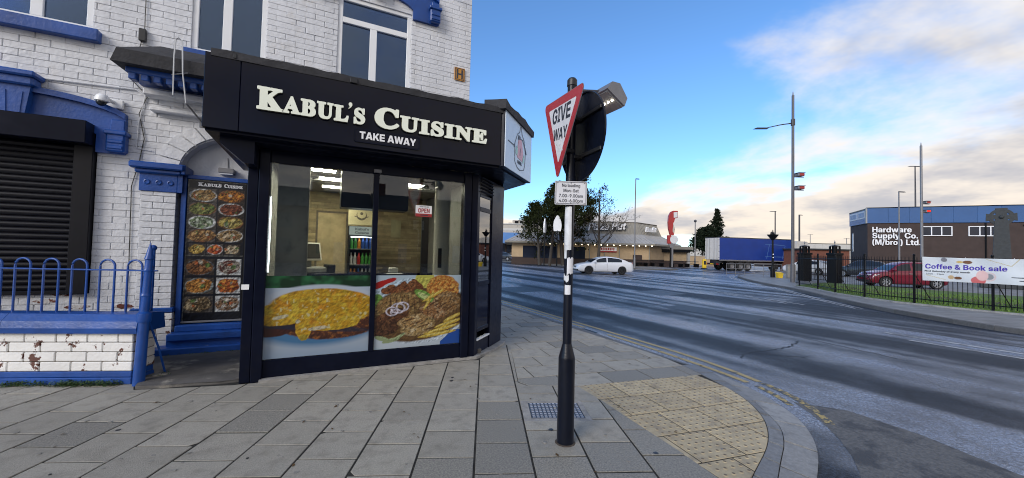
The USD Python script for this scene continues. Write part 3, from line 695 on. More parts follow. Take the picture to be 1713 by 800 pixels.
# north side of the junction
north = [(26, 140), (26.2, 56), (26.6, 46), (27.6, 39), (29.2, 35.9), (31.2, 32.6), (34.1, 30.7), (36.0, 30.6), (37.2, 32.2), (40, 38), (55, 60), (70, 140)]
npv = obj('pavement', ext(Polygon(north), 0.3, -0.245), 'far_flags', kind='structure')
obj('kerb_edge', ext(LineString(north[:-2]).buffer(0.09), 0.3, -0.238), 'kerb_dark', npv)
# ---------------------------------------------------------------- corner building
FY = 7.4                                    # plane of the painted brick facade
bld = thing('corner_building', 'white painted brick corner building with bright blue trim and upstairs windows', 'building')
def arch(cx, zs, hw, rise, zb):             # opening with a segmental / round head in (x, z)
    t = np.linspace(0, math.pi, 17)
    return Polygon([(cx - hw, zb), (cx + hw, zb)] + [(cx + hw * math.cos(a), zs + rise * math.sin(a)) for a in t])
op_shutter = arch(-3.55, 3.02, 0.77, 0.28, 0.88)
op_door = arch(-1.16, 2.66, 0.72, 0.60, 0.0)
wins = {'L': (-4.05, -2.90, 4.52, 6.12), 'M': (-1.82, -0.86, 4.52, 6.12), 'R': (0.19, 1.46, 4.52, 6.06)}
openings = unary_union([op_shutter, op_door, rect(-0.72, -0.02, 2.60, 2.74)] + [rect(a, c, b, d) for a, b, c, d in wins.values()])
face = rect(-8.5, 0, 2.66, 8.4).difference(openings)
obj('wall', [wallx(face, FY + 0.30, 0.29), bx(2.36, 2.66, FY + 0.3, 19, 0, 8.4), bx(-8.5, -8.2, FY + 0.3, 19, 0, 8.4), bx(-8.5, 2.66, 18.7, 19, 0, 8.4)], 'mortar', bld)
obj('inner_floor', bx(-8.2, 2.36, FY + 0.3, 18.7, 3.0, 3.2), 'interior_white', bld)
obj('roof', trimesh.convex.convex_hull(np.array([[-8.7, 7.2, 8.4], [2.86, 7.2, 8.4], [-8.7, 19.2, 8.4], [2.86, 19.2, 8.4], [-8.7, 13.2, 11.2], [2.86, 13.2, 11.2]])), 'granite', bld)
# bricks of the facade, one by one
BL, BH = 0.285, 0.093
bricks = []
hidden = rect(-0.62, 0, 2.72, 3.62)
solid = rect(-4.75, 0, 2.66, 7.0).difference(unary_union([openings.buffer(0.001), hidden]))
for r in range(75):
    for c in range(-18, 12):
        x0 = c * BL + (BL / 2 if r % 2 else 0.0) - 0.02
        jx, jz = rng.normal(0, 0.003), rng.normal(0, 0.0015)
        q = rect(x0 + 0.0025 + jx, r * BH + 0.0022 + jz, x0 + BL - 0.0025 + jx, (r + 1) * BH - 0.0022 + jz)
        if not q.intersects(solid): continue
        g = q.intersection(solid)
        for g in getattr(g, 'geoms', [g]):
            if g.geom_type == 'Polygon' and g.area > 0.0015: bricks.append(g)
def brick_mesh(g, y=FY, proud=0.0):
    p = float(0.0026 + abs(rng.normal(0, 0.0015)) + proud)
    ring = np.array(g.exterior.coords)[:-1]
    if not g.exterior.is_ccw: ring = ring[::-1]
    if abs(g.convex_hull.area - g.area) > 0.02 * g.area: return wallx(g, y + 0.012, 0.012 + p)
    m = slab(ring, -0.012, p, 0.004); v = m.vertices
    m.vertices = np.c_[v[:, 0], y - v[:, 2], v[:, 1]]
    return m
def seen(g):
    x, z = g.centroid.x, g.centroid.y
    return math.hypot(x, FY, z - 1.6) + (30 if (z < 1.05 and x < -1.9) else 0) + (30 if z > 6.7 or x < -3.8 else 0)
bricks.sort(key=seen)
for g in bricks[:300]: obj('brick', brick_mesh(g), 'white_brick', bld)
obj('brickwork', [brick_mesh(g) for g in bricks[300:]], 'white_brick', bld, kind='stuff')
# chipped bricks under the shuttered window
M['bare_brick'] = pm('bare_red_brick', (0.14, 0.04, 0.025), 0.9, 0.4, 14, 0.6, 60, dirt=(0.55, 0.53, 0.51), dscale=7, dth=(0.46, 0.50))
for x, z in ((-3.2, 0.79), (-2.42, 0.69), (-2.9, 0.70), (-3.05, 0.88)): obj('bare_brick', wallx(Polygon([(x + 0.13 * math.cos(t) * (0.7 + 0.4 * rng.random()), z + 0.035 * math.sin(t) * (0.6 + 0.5 * rng.random())) for t in np.linspace(0, 6.0, 14)]).buffer(0), FY - 0.006, 0.004), 'bare_brick', bld)

def window(key, transom, mull, sill=True):
    a, b, c, d = wins[key]; w = thing('window', parent=bld); y = FY + 0.02
    fr = [bx(a, b, y, y + 0.07, c, c + 0.07, 0.006), bx(a, b, y, y + 0.07, d - 0.07, d, 0.006), bx(a, a + 0.075, y + 0.001, y + 0.069, c + 0.07, d - 0.07, 0.006), bx(b - 0.075, b, y + 0.001, y + 0.069, c + 0.07, d - 0.07, 0.006)]
    obj('frame', fr, 'upvc', w)
    if transom: obj('transom', bx(a + 0.075, b - 0.075, y + 0.002, y + 0.068, transom - 0.05, transom + 0.05, 0.005), 'upvc', w)
    top = transom - 0.05 if transom else d - 0.07
    obj('mullion', bx(mull - 0.06, mull + 0.06, y + 0.003, y + 0.067, c + 0.07, top, 0.005), 'upvc', w)
    obj('pane', bx(a + 0.075, mull - 0.06, y + 0.04, y + 0.046, c + 0.07, top), 'upper_pane', w)
    obj('pane', bx(mull + 0.06, b - 0.075, y + 0.04, y + 0.046, c + 0.07, top), 'upper_pane', w)
    if transom: obj('pane', bx(a + 0.075, b - 0.075, y + 0.04, y + 0.046, transom + 0.05, d - 0.07), 'upper_pane', w)
    obj('blind', bx(a - 0.1, b + 0.1, FY + 0.34, FY + 0.36, c - 0.1, d + 0.1), 'blind', w)
    if sill: obj('sill', bx(a - 0.07, b + 0.10, FY - 0.12, FY + 0.05, c - 0.17, c - 0.002, 0.012), 'blue_paint', w)
window('L', None, -3.46); window('M', None, -1.385); window('R', 5.64, 0.785)

def lintel(cx, hin, hout, zb, zs, rise, key=True, name='lintel'):
    """moulded blue arch over an opening: band, raised rim, end corbels, keystone with cap"""
    t = np.linspace(0.0, 1.0, 25); xs = cx - hout + 2 * hout * t
    topz = zs + rise * np.sqrt(np.clip(1 - ((xs - cx) / (hout * 1.06)) ** 2, 0, 1))
    xi = cx - hin + 2 * hin * t; botz = zs - 0.28 + rise * 1.0 * np.sqrt(np.clip(1 - ((xi - cx) / (hin * 1.12)) ** 2, 0, 1)) - 0.08
    band = Polygon([(cx + hin, zb), (cx + hout, zb)] + list(zip(xs[::-1], topz[::-1])) + [(cx - hout, zb), (cx - hin, zb)] + list(zip(xi, botz)))
    l = thing(name, parent=bld)
    obj('band', wallx(band.buffer(0), FY, 0.06), 'blue_paint', l)
    rim = Polygon(list(zip(xs, topz)) + list(zip(xs[::-1], (topz - 0.075)[::-1])))
    obj('rim', wallx(rim.buffer(0), FY - 0.055, 0.06), 'blue_paint', l)
    for s in (-1, 1):
        x = cx + s * (hout - 0.075)
        obj('corbel', [bx(x - 0.10, x + 0.10, FY - 0.15, FY + 0.005, zb + 0.015, zb + 0.27, 0.02), bx(x - 0.12, x + 0.12, FY - 0.175, FY + 0.004, zb + 0.25, zb + 0.31, 0.012), bx(x - 0.085, x + 0.085, FY - 0.165, FY - 0.14, zb + 0.05, zb + 0.10, 0.012), bx(x - 0.085, x + 0.085, FY - 0.165, FY - 0.14, zb + 0.13, zb + 0.18, 0.012)], 'blue_paint', l)
        obj('return', bx(x - 0.07, x + 0.08, FY - 0.11, FY + 0.003, zb + 0.31, zs - 0.0, 0.01), 'blue_paint', l)
    if key:
        kz = zs + rise
        obj('keystone', [wallx(Polygon([(cx - 0.115, kz - 0.46), (cx + 0.115, kz - 0.46), (cx + 0.165, kz - 0.02), (cx - 0.165, kz - 0.02)]), FY - 0.05, 0.10)] + [wallx(Polygon([(cx + u - 0.022, kz - 0.40), (cx + u + 0.022, kz - 0.40), (cx + u * 1.25 + 0.025, kz - 0.10), (cx + u * 1.25 - 0.025, kz - 0.10)]), FY - 0.145, 0.014) for u in (-0.06, 0.06)], 'blue_paint', l)
        obj('keystone_cap', [bx(cx - 0.20, cx + 0.20, FY - 0.20, FY, kz - 0.02, kz + 0.10, 0.02), bx(cx - 0.235, cx + 0.235, FY - 0.25, FY + 0.002, kz + 0.085, kz + 0.16, 0.02)], 'blue_paint', l)
lintel(-3.55, 0.77, 1.07, 2.83, 3.30, 0.30)
lintel(0.825, 0.645, 1.13, 5.95, 6.36, 0.30)
# doorway: pilaster, capital, round arch, steps
ds = thing('doorway', parent=bld)
for r in range(30):
    z0 = 0.60 + r * BH
    if z0 > 2.30: break
    xs_ = [-2.27, -2.27 + (0.26 if r % 2 else 0.14), -1.87]
    for u, v in zip(xs_[:-1], xs_[1:]): obj('pilaster_brick', bx(u + 0.003, v - 0.003, 7.285 - float(abs(rng.normal(0, 0.002))), FY + 0.02, z0 + 0.003, min(z0 + BH, 2.34) - 0.003, 0.004), 'white_brick', ds)
for r in range(5):
    z0 = 0.10 + r * 0.098
    for u, v in ((-2.30, -2.30 + (0.30 if r % 2 else 0.16)), (-2.30 + (0.30 if r % 2 else 0.16), -1.84)): obj('plinth_brick', bx(u + 0.003, v - 0.003, 7.255, FY + 0.02, z0 + 0.003, z0 + 0.095, 0.004), 'white_brick_worn', ds)
obj('plinth_band', bx(-2.31, -1.83, 7.245, FY + 0.01, 0.595, 0.665, 0.012), 'blue_paint', ds)
obj('plinth_base', bx(-2.31, -1.83, 7.24, FY + 0.01, 0.0, 0.10, 0.008), 'blue_paint', ds)
cap = [bx(-2.285, -1.86, 7.265, FY + 0.01, 2.335, 2.60, 0.006), bx(-2.33, -1.81, 7.215, FY + 0.012, 2.585, 2.655, 0.02), bx(-2.38, -1.77, 7.165, FY + 0.014, 2.645, 2.74, 0.02), bx(-1.86, -1.80, 7.265, FY + 0.28, 2.335, 2.60, 0.004), bx(-1.81, -1.76, 7.20, FY + 0.28, 2.60, 2.74, 0.01)]
obj('capital', cap, 'blue_paint', ds)
for x in (-2.20, -2.07, -1.94): obj('rosette', T(lathe([(0.0, 0.006), (0.018, 0.006), (0.026, 0.014), (0.036, 0.010), (0.04, 0.0)], 14), (x, 7.265, 2.465), rx=math.pi / 2), 'blue_paint', ds)
vr = []
for k in range(13):
    a0, a1 = math.pi * k / 13 + 0.012, math.pi * (k + 1) / 13 - 0.012
    g = Polygon([(-1.16 + rr * 1.2 * math.cos(a), 2.68 + rr * math.sin(a)) for rr, a in ((0.605, a0), (0.82, a0), (0.82, (a0 + a1) / 2), (0.82, a1), (0.605, a1), (0.605, (a0 + a1) / 2))])
    obj('arch_stone', wallx(g, FY - 0.005, 0.035), 'white_brick', ds)
obj('tympanum', wallx(arch(-1.16, 2.66, 0.72, 0.60, 2.6), FY + 0.24, 0.03), 'white_brick', ds)
obj('door_frame', [bx(-1.83, -1.765, 7.33, FY + 0.2, 0.38, 2.62, 0.006), bx(-1.765, -0.6, 7.335, FY + 0.2, 2.57, 2.63, 0.006)], 'blue_paint', ds)
obj('step', bx(-1.86, -0.60, 7.10, FY + 0.1, 0.20, 0.31, 0.015), 'blue_paint', ds)
obj('step', bx(-1.98, -0.60, 7.00, FY + 0.1, 0.0, 0.125, 0.015), 'blue_paint', ds)
obj('riser', bx(-1.87, -0.60, 7.16, FY + 0.12, 0.12, 0.21), 'blue_metal', ds)
obj('threshold', bx(-1.80, -0.60, 7.22, FY + 0.1, 0.31, 0.40, 0.01), 'blue_paint', ds)
# hood over the door
hd = thing('door_hood', parent=bld)
hp = np.array([[-2.46, 6.72, 3.93], [-2.40, 6.70, 4.10], [-2.05, 7.0, 4.34], [-2.05, 7.4, 4.40], [-2.30, 7.4, 4.12], [-2.42, 7.4, 3.95], [-0.3, 6.70, 4.10], [-0.3, 6.72, 3.93], [-0.3, 7.0, 4.34], [-0.3, 7.4, 4.40], [-0.3, 7.4, 3.93]])
obj('felt_roof', trimesh.convex.convex_hull(hp), 'felt', hd)
obj('cornice', bx(-2.36, -0.3, 6.86, FY, 3.86, 3.94, 0.01), 'blue_paint', hd)
for k in range(14): obj('dentil', bx(-2.33 + k * 0.13, -2.33 + k * 0.13 + 0.075, 6.87, 7.0, 3.78, 3.865, 0.008), 'blue_paint', hd)
obj('string_course', [bx(-2.28, -0.7, 7.20, FY, 3.70, 3.79, 0.012), bx(-2.22, -0.7, 7.27, FY, 3.50, 3.56, 0.012)], 'white_brick', hd)
obj('cable_conduit', [tube([(-4.6, FY - 0.02, 3.72), (-3.3, FY - 0.02, 3.75), (-2.4, FY - 0.02, 3.79), (-2.3, FY - 0.02, 3.72)], 0.011, 6), tube([(-2.30, FY - 0.02, 3.74), (-2.36, FY - 0.02, 3.3), (-2.37, FY - 0.02, 2.95), (-2.2, FY - 0.02, 2.93)], 0.008, 6)], 'white_brick', bld)
obj('black_cable', [tube([(-2.36, FY - 0.02, 6.0), (-2.35, FY - 0.02, 4.7), (-2.40, FY - 0.02, 4.35), (-2.44, FY - 0.02, 3.9), (-2.28, FY - 0.02, 3.72), (-2.36, FY - 0.02, 3.45), (-2.29, FY - 0.02, 3.1), (-2.33, FY - 0.02, 2.76), (-2.40, FY - 0.018, 2.4), (-2.38, FY - 0.018, 1.2), (-2.40, FY - 0.018, 0.7)], 0.006, 5)], 'black', bld)
obj('junction_box', bx(-2.40, -2.32, FY - 0.07, FY - 0.008, 4.50, 4.68, 0.008), 'black', bld)
cc = thing('security_camera', 'white dome security camera under the conduit beside the arched blue lintel', 'camera')
obj('bracket', [bx(-2.70, -2.52, FY - 0.06, FY - 0.012, 3.47, 3.60, 0.01), tube([(-2.62, FY - 0.05, 3.55), (-2.68, FY - 0.16, 3.57)], 0.025, 8)], 'upvc', cc)
obj('housing', T(lathe([(0, 0.07), (0.05, 0.065), (0.075, 0.03), (0.078, -0.02), (0.06, -0.03)], 18), (-2.69, FY - 0.19, 3.53)), 'upvc', cc, smooth=40)
obj('dome', T(icosphere(2, 0.055), (-2.695, FY - 0.20, 3.495)), 'car_glass', cc, smooth=True)
lp = thing('door_light', 'small grey bulkhead light fixed under the white arch over the menu board', 'light')
obj('housing', bx(-1.43, -1.22, FY + 0.08, FY + 0.21, 2.72, 2.80, 0.01), 'grey_metal', lp); obj('lens', bx(-1.41, -1.24, FY + 0.09, FY + 0.2, 2.702, 2.72), 'lamp_clear', lp)
obj('arm', tube([(-1.32, FY + 0.2, 2.80), (-1.33, FY + 0.2, 2.98)], 0.006, 6), 'grey_metal', lp)
ar = thing('aerial_bracket', 'looped galvanised wire bracket standing in front of the black door hood', 'bracket')
obj('loop', tube([(-1.80, 6.66, 3.58), (-1.81, 6.66, 4.1), (-1.80, 6.66, 4.34), (-1.77, 6.66, 4.37), (-1.73, 6.66, 4.34), (-1.71, 6.66, 3.9), (-1.66, 6.66, 3.50)], 0.009, 6), 'alloy', ar)
obj('foot', [tube([(-1.66, 6.66, 3.5), (-1.62, 7.0, 3.44), (-1.62, 7.39, 3.42)], 0.012, 6), bx(-1.66, -1.58, 7.35, 7.4, 3.36, 3.48, 0.004), tube([(-1.83, 6.68, 3.86), (-1.66, 6.68, 3.92)], 0.008, 6)], 'grey_metal', ar)
hpz = thing('hydrant_plate', 'small yellow hydrant plate with a black H on the white brick wall', 'sign')
obj('plate', bx(2.32, 2.54, FY - 0.030, FY - 0.016, 4.99, 5.25, 0.004), pm('hydrant_yellow', (0.48, 0.22, 0.03), 0.5, 0.15, 9), hpz)
obj('border', [bx(2.335, 2.525, FY - 0.033, FY - 0.029, z, z + 0.012) for z in (5.005, 5.225)] + [bx(x, x + 0.012, FY - 0.033, FY - 0.029, 5.017, 5.225) for x in (2.335, 2.513)], 'sign_black', hpz)
obj('letter', [bx(x, x + 0.032, FY - 0.034, FY - 0.029, 5.03, 5.21) for x in (2.365, 2.463)] + [bx(2.397, 2.463, FY - 0.034, FY - 0.029, 5.105, 5.135)], 'sign_black', hpz)
wire = thing('stay_wire', 'thin wire with an insulator at the top right corner of the white wall', 'wire')
obj('wire', tube([(2.15, FY - 0.05, 6.72), (2.45, FY - 0.15, 6.66), (2.75, FY - 0.3, 6.72)], 0.01, 6), 'grey_metal', wire); obj('insulator', tube([(2.68, FY - 0.27, 6.70), (2.80, FY - 0.32, 6.73)], 0.022, 8), 'grey_metal', wire)

# roller shutter over the ground floor window
rs = thing('roller_shutter', 'closed black roller shutter under the arched blue lintel at far left', 'shutter')
obj('shutter_box', [bx(-4.35, -2.80, 7.12, FY + 0.1, 2.90, 3.20, 0.006)], 'navy', rs)
obj('guide_rail', bx(-2.98, -2.79, 7.31, FY + 0.06, 0.88, 2.90, 0.006), 'shutter', rs); obj('guide_rail', bx(-4.32, -4.2, 7.31, FY + 0.06, 0.88, 2.90, 0.006), 'shutter', rs)
for k in range(26):
    z = 0.93 + k * 0.0757
    pr = [(0.0, 0.0), (0.012, 0.008), (0.022, 0.024), (0.024, 0.040), (0.018, 0.058), (0.006, 0.070), (0.0, 0.0735), (-0.01, 0.0735), (-0.01, 0.0)]
    m = ext(Polygon(pr), 1.22); v = m.vertices; m.vertices = np.c_[-4.2 + v[:, 2], FY + 0.0 - v[:, 0], z + v[:, 1]]; m.fix_normals()
    obj('slat', m, 'shutter', rs)
obj('bottom_rail', bx(-4.2, -2.98, 7.345, FY + 0.03, 0.88, 0.93, 0.006), 'shutter', rs)

# ---------------------------------------------------------------- low wall with hoop railings
lw = thing('low_wall', 'low white painted brick wall with blue coping and blue base at far left', 'wall', (-1.81, 5.86, 0), low_wall_ang - math.pi)
# local x runs back along the wall (negative = away to the left), y = into the forecourt (away from the street)
LEN = 4.2
obj('core', bx(-LEN, -0.012, 0.012, 0.30, 0.0, 0.60), 'mortar_dark', lw)
obj('base_course', bx(-LEN, 0.0, -0.012, 0.31, 0.0, 0.075, 0.008), 'blue_paint', lw); obj('base_course', bx(-LEN, -0.004, -0.004, 0.30, 0.076, 0.143, 0.01), 'blue_paint', lw)
for r in range(4):
    z0 = 0.147 + r * 0.107; x = -0.004; k = 0
    while x > -LEN:
        l = (0.16 if (k == 0 and r % 2) else 0.315)
        pr = float(abs(rng.normal(0, 0.003)))
        obj('brick', bx(x - l + 0.005, x - 0.004, -0.003 - pr, 0.10, z0 + 0.003, z0 + 0.102, 0.007), 'white_brick_worn', lw)
        x -= l; k += 1
    obj('end_brick', bx(-0.05, 0.002 + float(abs(rng.normal(0, 0.003))), 0.104, 0.30, z0 + 0.003, z0 + 0.102, 0.007), 'white_brick_worn', lw)
cp = Polygon([(-0.05, 0.0), (-0.06, 0.06), (-0.045, 0.135), (0.02, 0.205), (0.15, 0.215), (0.33, 0.19), (0.36, 0.0)])
for k, (a, b) in enumerate(((-1.30, 0.06), (-2.7, -1.304), (-LEN, -2.704))):
    m = ext(cp, b - a); v = m.vertices; m.vertices = np.c_[a + v[:, 2], v[:, 0], 0.573 + v[:, 1]]; m.fix_normals()
    obj('coping_stone', m, 'blue_paint', lw)
hr = thing('hoop_railing', 'blue hoop topped iron railing standing on the blue coping at far left', 'railing', (-1.81, 5.86, 0), low_wall_ang - math.pi)
for k in range(13):
    cx = -0.125 - k * 0.292
    a = np.linspace(0, math.pi, 9)
    p = [(cx + 0.078, 0.12, 0.76)] + [(cx + 0.078 * math.cos(t), 0.12, 1.315 + 0.075 * math.sin(t)) for t in a] + [(cx - 0.078, 0.12, 0.76)]
    obj('hoop', tube(p, 0.0115, 7), 'blue_metal', hr, smooth=50)
obj('rail', bx(-LEN, 0.12, 0.108, 0.132, 1.262, 1.278, 0.004), 'blue_metal', hr)
gp = thing('gate_post', 'leaning blue iron post with pointed finial at the end of the low wall', 'post', (-1.735, 5.80, 0), 0)
lean = lambda z: (0.035 * z / 1.6, 0.02 * z / 1.6)
def leaned(pr): return [(lean(z)[0], lean(z)[1], z) for z in pr]
obj('shaft', tube(leaned([0.0, 0.3, 0.72]), [0.055, 0.052, 0.05], 12), 'blue_paint', gp, smooth=40)
obj('upper_shaft', tube(leaned([0.70, 0.72, 0.80, 0.82, 0.98, 1.0, 1.03, 1.26, 1.28, 1.30, 1.40]), [0.062, 0.066, 0.066, 0.042, 0.04, 0.052, 0.04, 0.037, 0.05, 0.037, 0.034], 12), 'blue_metal', gp, smooth=40)
obj('finial', tube(leaned([1.40, 1.41, 1.45, 1.52, 1.60]), [0.034, 0.046, 0.036, 0.022, 0.003], 10), 'blue_metal', gp, smooth=40)
obj('stay', tube([(0.03, 0.08, 0.72), (0.10, 0.22, 0.35), (0.15, 0.32, 0.0)], 0.012, 6), 'blue_metal', gp)
rr_ = thing('return_railing', 'short blue railing running back from the pointed post towards the facade', 'railing', (-1.73, 5.87, 0), math.radians(103))
obj('rail', bx(0, 0.78, -0.01, 0.01, 1.28, 1.30, 0.003), 'blue_metal', rr_); obj('rail', bx(0, 0.78, -0.01, 0.01, 0.74, 0.76, 0.003), 'blue_metal', rr_)
for k in range(5): obj('bar', tube([(0.12 + k * 0.12, 0, 0.74), (0.12 + k * 0.12, 0, 1.42), (0.12 + k * 0.12, 0, 1.47)], [0.012, 0.012, 0.003], 6), 'blue_metal', rr_)
obj('end_post', [tube([(0.76, 0, 0.0), (0.76, 0, 1.50)], 0.026, 8), T(icosphere(1, 0.04), (0.76, 0, 1.53))], 'blue_metal', rr_)
# forecourt
fc = Polygon([(-1.72, 5.66), (-1.5, 5.60), (-1.2, 5.57), (-0.95, 5.52), (-0.70, 5.53), (-0.70, 7.5), (-2.6, 7.5), (-5.5, 8.2), (-5.6, 7.6), (-2.6, 6.45), (-1.75, 6.1)])
m = ext(fc, 0.05, -0.012); m = m.subdivide_to_size(0.12) if hasattr(m, 'subdivide_to_size') else m
v = m.vertices.copy(); top = v[:, 2] > 0.03; v[top, 2] += 0.012 * (meshkit.noise(v[top] * 6, 3) - 0.5) - 0.03 * np.clip((5.75 - v[top, 1]) / 0.3, 0, 1); m.vertices = v
obj('forecourt', m, 'forecourt', kind='structure')
def weeds(name, spots, label, n, h):
    V, Fc = [], []
    for k in range(n):
        s = spots[rng.integers(len(spots))]; x, yv = s[0] + rng.normal(0, s[2]), s[1] + rng.normal(0, s[3]); z0 = rng.random() ** 1.5 * h
        a, l, w = rng.random() * 6.28, 0.014 + 0.018 * rng.random(), 0.007
        d = np.array([math.cos(a), math.sin(a), rng.normal(0.2, 0.5)]) * l; e = np.array([-math.sin(a), math.cos(a), 0]) * w; p = np.array([x, yv, 0.004 + z0]); i = len(V)
        V += [p, p + d * 0.5 + e, p + d, p + d * 0.5 - e]; Fc += [[i, i + 1, i + 2], [i, i + 2, i + 3]]
    obj(name, trimesh.Trimesh(V, Fc, process=False), 'weed', label=label, cat='weeds', kind='stuff')
pts = [tuple(low_wall_o + lwd * t + np.array([-0.02, -0.035]) * 1) + (0.06, 0.018) for t in (0.15, 0.25, 0.35, 0.45, 0.55, 0.6, 0.7, 0.9, 1.1, 1.2)]
weeds('wall_weeds', pts, 'low green weeds growing along the foot of the low white wall', 1500, 0.045)
weeds('step_weeds', [(-1.6, 6.97, 0.2, 0.02), (-1.2, 6.97, 0.2, 0.02), (-1.66, 5.98, 0.08, 0.05)], 'sparse weeds at the foot of the blue steps and the pointed post', 600, 0.04)
# ---------------------------------------------------------------- takeaway shopfront
shop = thing('takeaway_shop', 'single storey black framed corner takeaway shop with glass front', 'shop')
SY = 5.45
obj('pillar', bx(-0.75, -0.645, SY - 0.03, 7.4, 0.0, 2.74, 0.006), 'navy', shop)
obj('pillar', bx(-0.64, -0.53, SY - 0.055, SY + 0.15, 0.0, 2.745, 0.008), 'navy', shop)
obj('pillar', bx(1.915, 2.025, SY - 0.045, SY + 0.12, 0.0, 2.745, 0.008), 'navy', shop)
obj('pillar', bx(2.035, 2.14, SY - 0.02, SY + 0.12, 0.0, 2.74, 0.008), 'navy', shop)
obj('bottom_rail', bx(-0.53, 1.915, SY - 0.01, SY + 0.08, 0.03, 0.235, 0.006), 'navy', shop)
obj('head_rail', bx(-0.53, 1.915, SY - 0.012, SY + 0.08, 2.595, 2.75, 0.006), 'navy', shop)
obj('mullion', bx(0.648, 0.715, SY - 0.014, SY + 0.07, 0.235, 2.595, 0.006), 'navy', shop)
obj('glass_pane', bx(-0.53, 0.648, SY + 0.02, SY + 0.028, 0.235, 2.595), 'pane', shop); obj('glass_pane', bx(0.715, 1.915, SY + 0.02, SY + 0.028, 0.235, 2.595), 'pane', shop)
obj('sill_fillet', ext(Polygon([(-0.55, SY + 0.1), (-0.55, SY - 0.10), (0.2, SY - 0.06), (1.0, SY - 0.055), (1.95, SY - 0.05), (2.16, SY - 0.06), (2.50, 5.62), (2.90, 6.02), (3.02, 6.2), (2.90, 6.25), (2.1, SY + 0.1)]), 0.045, -0.012), 'fillet', shop)
obj('sensor', bx(0.64, 0.735, SY - 0.06, SY - 0.012, 2.60, 2.645, 0.005), 'grey_metal', shop)
# corner door, set across the corner at 45 degrees
cA, cAng = np.array([2.14, 5.45]), math.radians(45)
def chx(t0, t1, n0, n1, z0, z1, c=0.0):
    """box along the splayed corner: t along it, n outwards"""
    m = bx(t0, t1, -n1, -n0, z0, z1, c); return T(m, (cA[0], cA[1], 0), cAng)
obj('corner_post', chx(0.0, 0.07, -0.10, 0.004, 0.0, 2.74, 0.006), 'navy', shop)
obj('corner_post', chx(0.57, 1.12, -0.10, 0.015, 0.0, 2.74, 0.006), 'navy', shop)
dr = thing('corner_door', parent=shop)
obj('frame', [chx(0.072, 0.09, -0.07, 0.0, 0.10, 2.44, 0.004), chx(0.552, 0.57, -0.07, 0.0, 0.10, 2.44, 0.004), chx(0.09, 0.552, -0.068, 0.002, 2.20, 2.27, 0.004), chx(0.09, 0.552, -0.068, 0.002, 1.06, 1.13, 0.004), chx(0.09, 0.552, -0.068, 0.002, 0.36, 0.42, 0.004), chx(0.09, 0.552, -0.068, 0.002, 2.42, 2.46, 0.004)], 'navy', dr)
obj('glass', chx(0.09, 0.552, -0.016, -0.008, 1.13, 2.20), 'door_glass', dr); obj('fanlight', chx(0.09, 0.552, -0.016, -0.008, 2.27, 2.42), 'door_glass', dr)
obj('lower_panel', chx(0.09, 0.552, -0.02, -0.008, 0.42, 1.06), 'fascia', dr)
obj('kick_rail', chx(0.07, 0.57, -0.07, 0.0, 0.03, 0.23, 0.005), 'navy', dr); obj('sill_strip', chx(0.07, 0.57, -0.03, 0.02, 0.235, 0.262, 0.004), 'upvc', dr)
lv = thing('louvre_vent', parent=shop)
obj('back', chx(0.07, 0.57, -0.07, -0.05, 2.46, 2.74), 'black', lv)
for k in range(5): obj('blade', T(T(bx(0.07, 0.57, -0.02, 0.02, -0.005, 0.005, 0.002), (0, 0, 0), rx=-0.6), (cA[0] + 0.02 * math.sin(cAng), cA[1] - 0.02 * math.cos(cAng), 2.50 + k * 0.052), cAng), 'shutter', lv)
obj('side_wall', bx(2.80, 2.925, 6.24, 7.4, 0.0, 2.78, 0.004), 'navy', shop)
# roof and soffit
xf = 2.27                                     # where front and splayed fascia meet, y = 4.95
roofp = Polygon([(-1.10, 4.97), (xf, 4.97), (3.26, 5.96), (3.26, 7.39), (-1.10, 7.39)])
rv = np.vstack([[(x, y, 3.585) for x, y in roofp.exterior.coords[:-1]], [(-1.0, 5.2, 3.66), (2.2, 5.2, 3.68), (3.0, 6.0, 3.70), (3.0, 7.39, 3.72), (-1.0, 7.39, 3.72)]])
obj('flat_roof', trimesh.convex.convex_hull(rv), 'felt', shop)
obj('soffit', ext(Polygon([(-1.08, 5.0), (xf - 0.01, 5.0), (3.22, 5.95), (3.22, 7.38), (-1.08, 7.38)]), 0.05, 2.775), 'navy', shop)
obj('shutter_housing', wallx(Polygon([(-0.98, 2.775), (-0.98, 2.70), (-0.75, 2.50), (-0.66, 2.50), (-0.66, 2.745), (2.0, 2.752), (2.1, 2.775)]), SY - 0.02, 0.30), 'navy', shop)
obj('sign_end_box', bx(-1.095, -0.98, 5.0, 7.38, 2.80, 3.58, 0.004), 'navy', shop)
# fascia sign with raised lettering
fs = thing('fascia_sign', 'long gloss black fascia sign with raised cream shop lettering', 'sign')
obj('panel', bx(-1.10, -0.793, 4.95, 5.0, 2.80, 3.585, 0.004), 'fascia', fs)
obj('panel', bx(-0.788, xf - 0.005, 4.95, 5.0, 2.80, 3.585, 0.004), 'fascia', fs)
lump = lambda a, b, n, y0, y1, z0, z1, s: np.vstack([[(x, y0 - 0.01 * rng.random(), z0), (x, y0 - 0.012, z1 + 0.03 * (rng.random() - 0.5) * s), (x, y1, z1 + 0.03), (x, y1, z0)] for x in np.linspace(a, b, n)])
def loft4(v):
    n = len(v) // 4; f = []
    for i in range(n - 1):
        for k in range(4):
            a, b, c, d = 4 * i + k, 4 * i + (k + 1) % 4, 4 * i + 4 + (k + 1) % 4, 4 * i + 4 + k
            f += [[a, c, b], [a, d, c]]
    f += [[0, 1, 2], [0, 2, 3], [4 * n - 4, 4 * n - 2, 4 * n - 3], [4 * n - 4, 4 * n - 1, 4 * n - 2]]
    m = trimesh.Trimesh(v, np.array(f), process=False)
    if m.volume < 0: m.invert()
    return m
obj('felt_capping', loft4(lump(-1.05, xf + 0.02, 26, 4.945, 5.25, 3.55, 3.625, 0.6)), 'felt', fs)
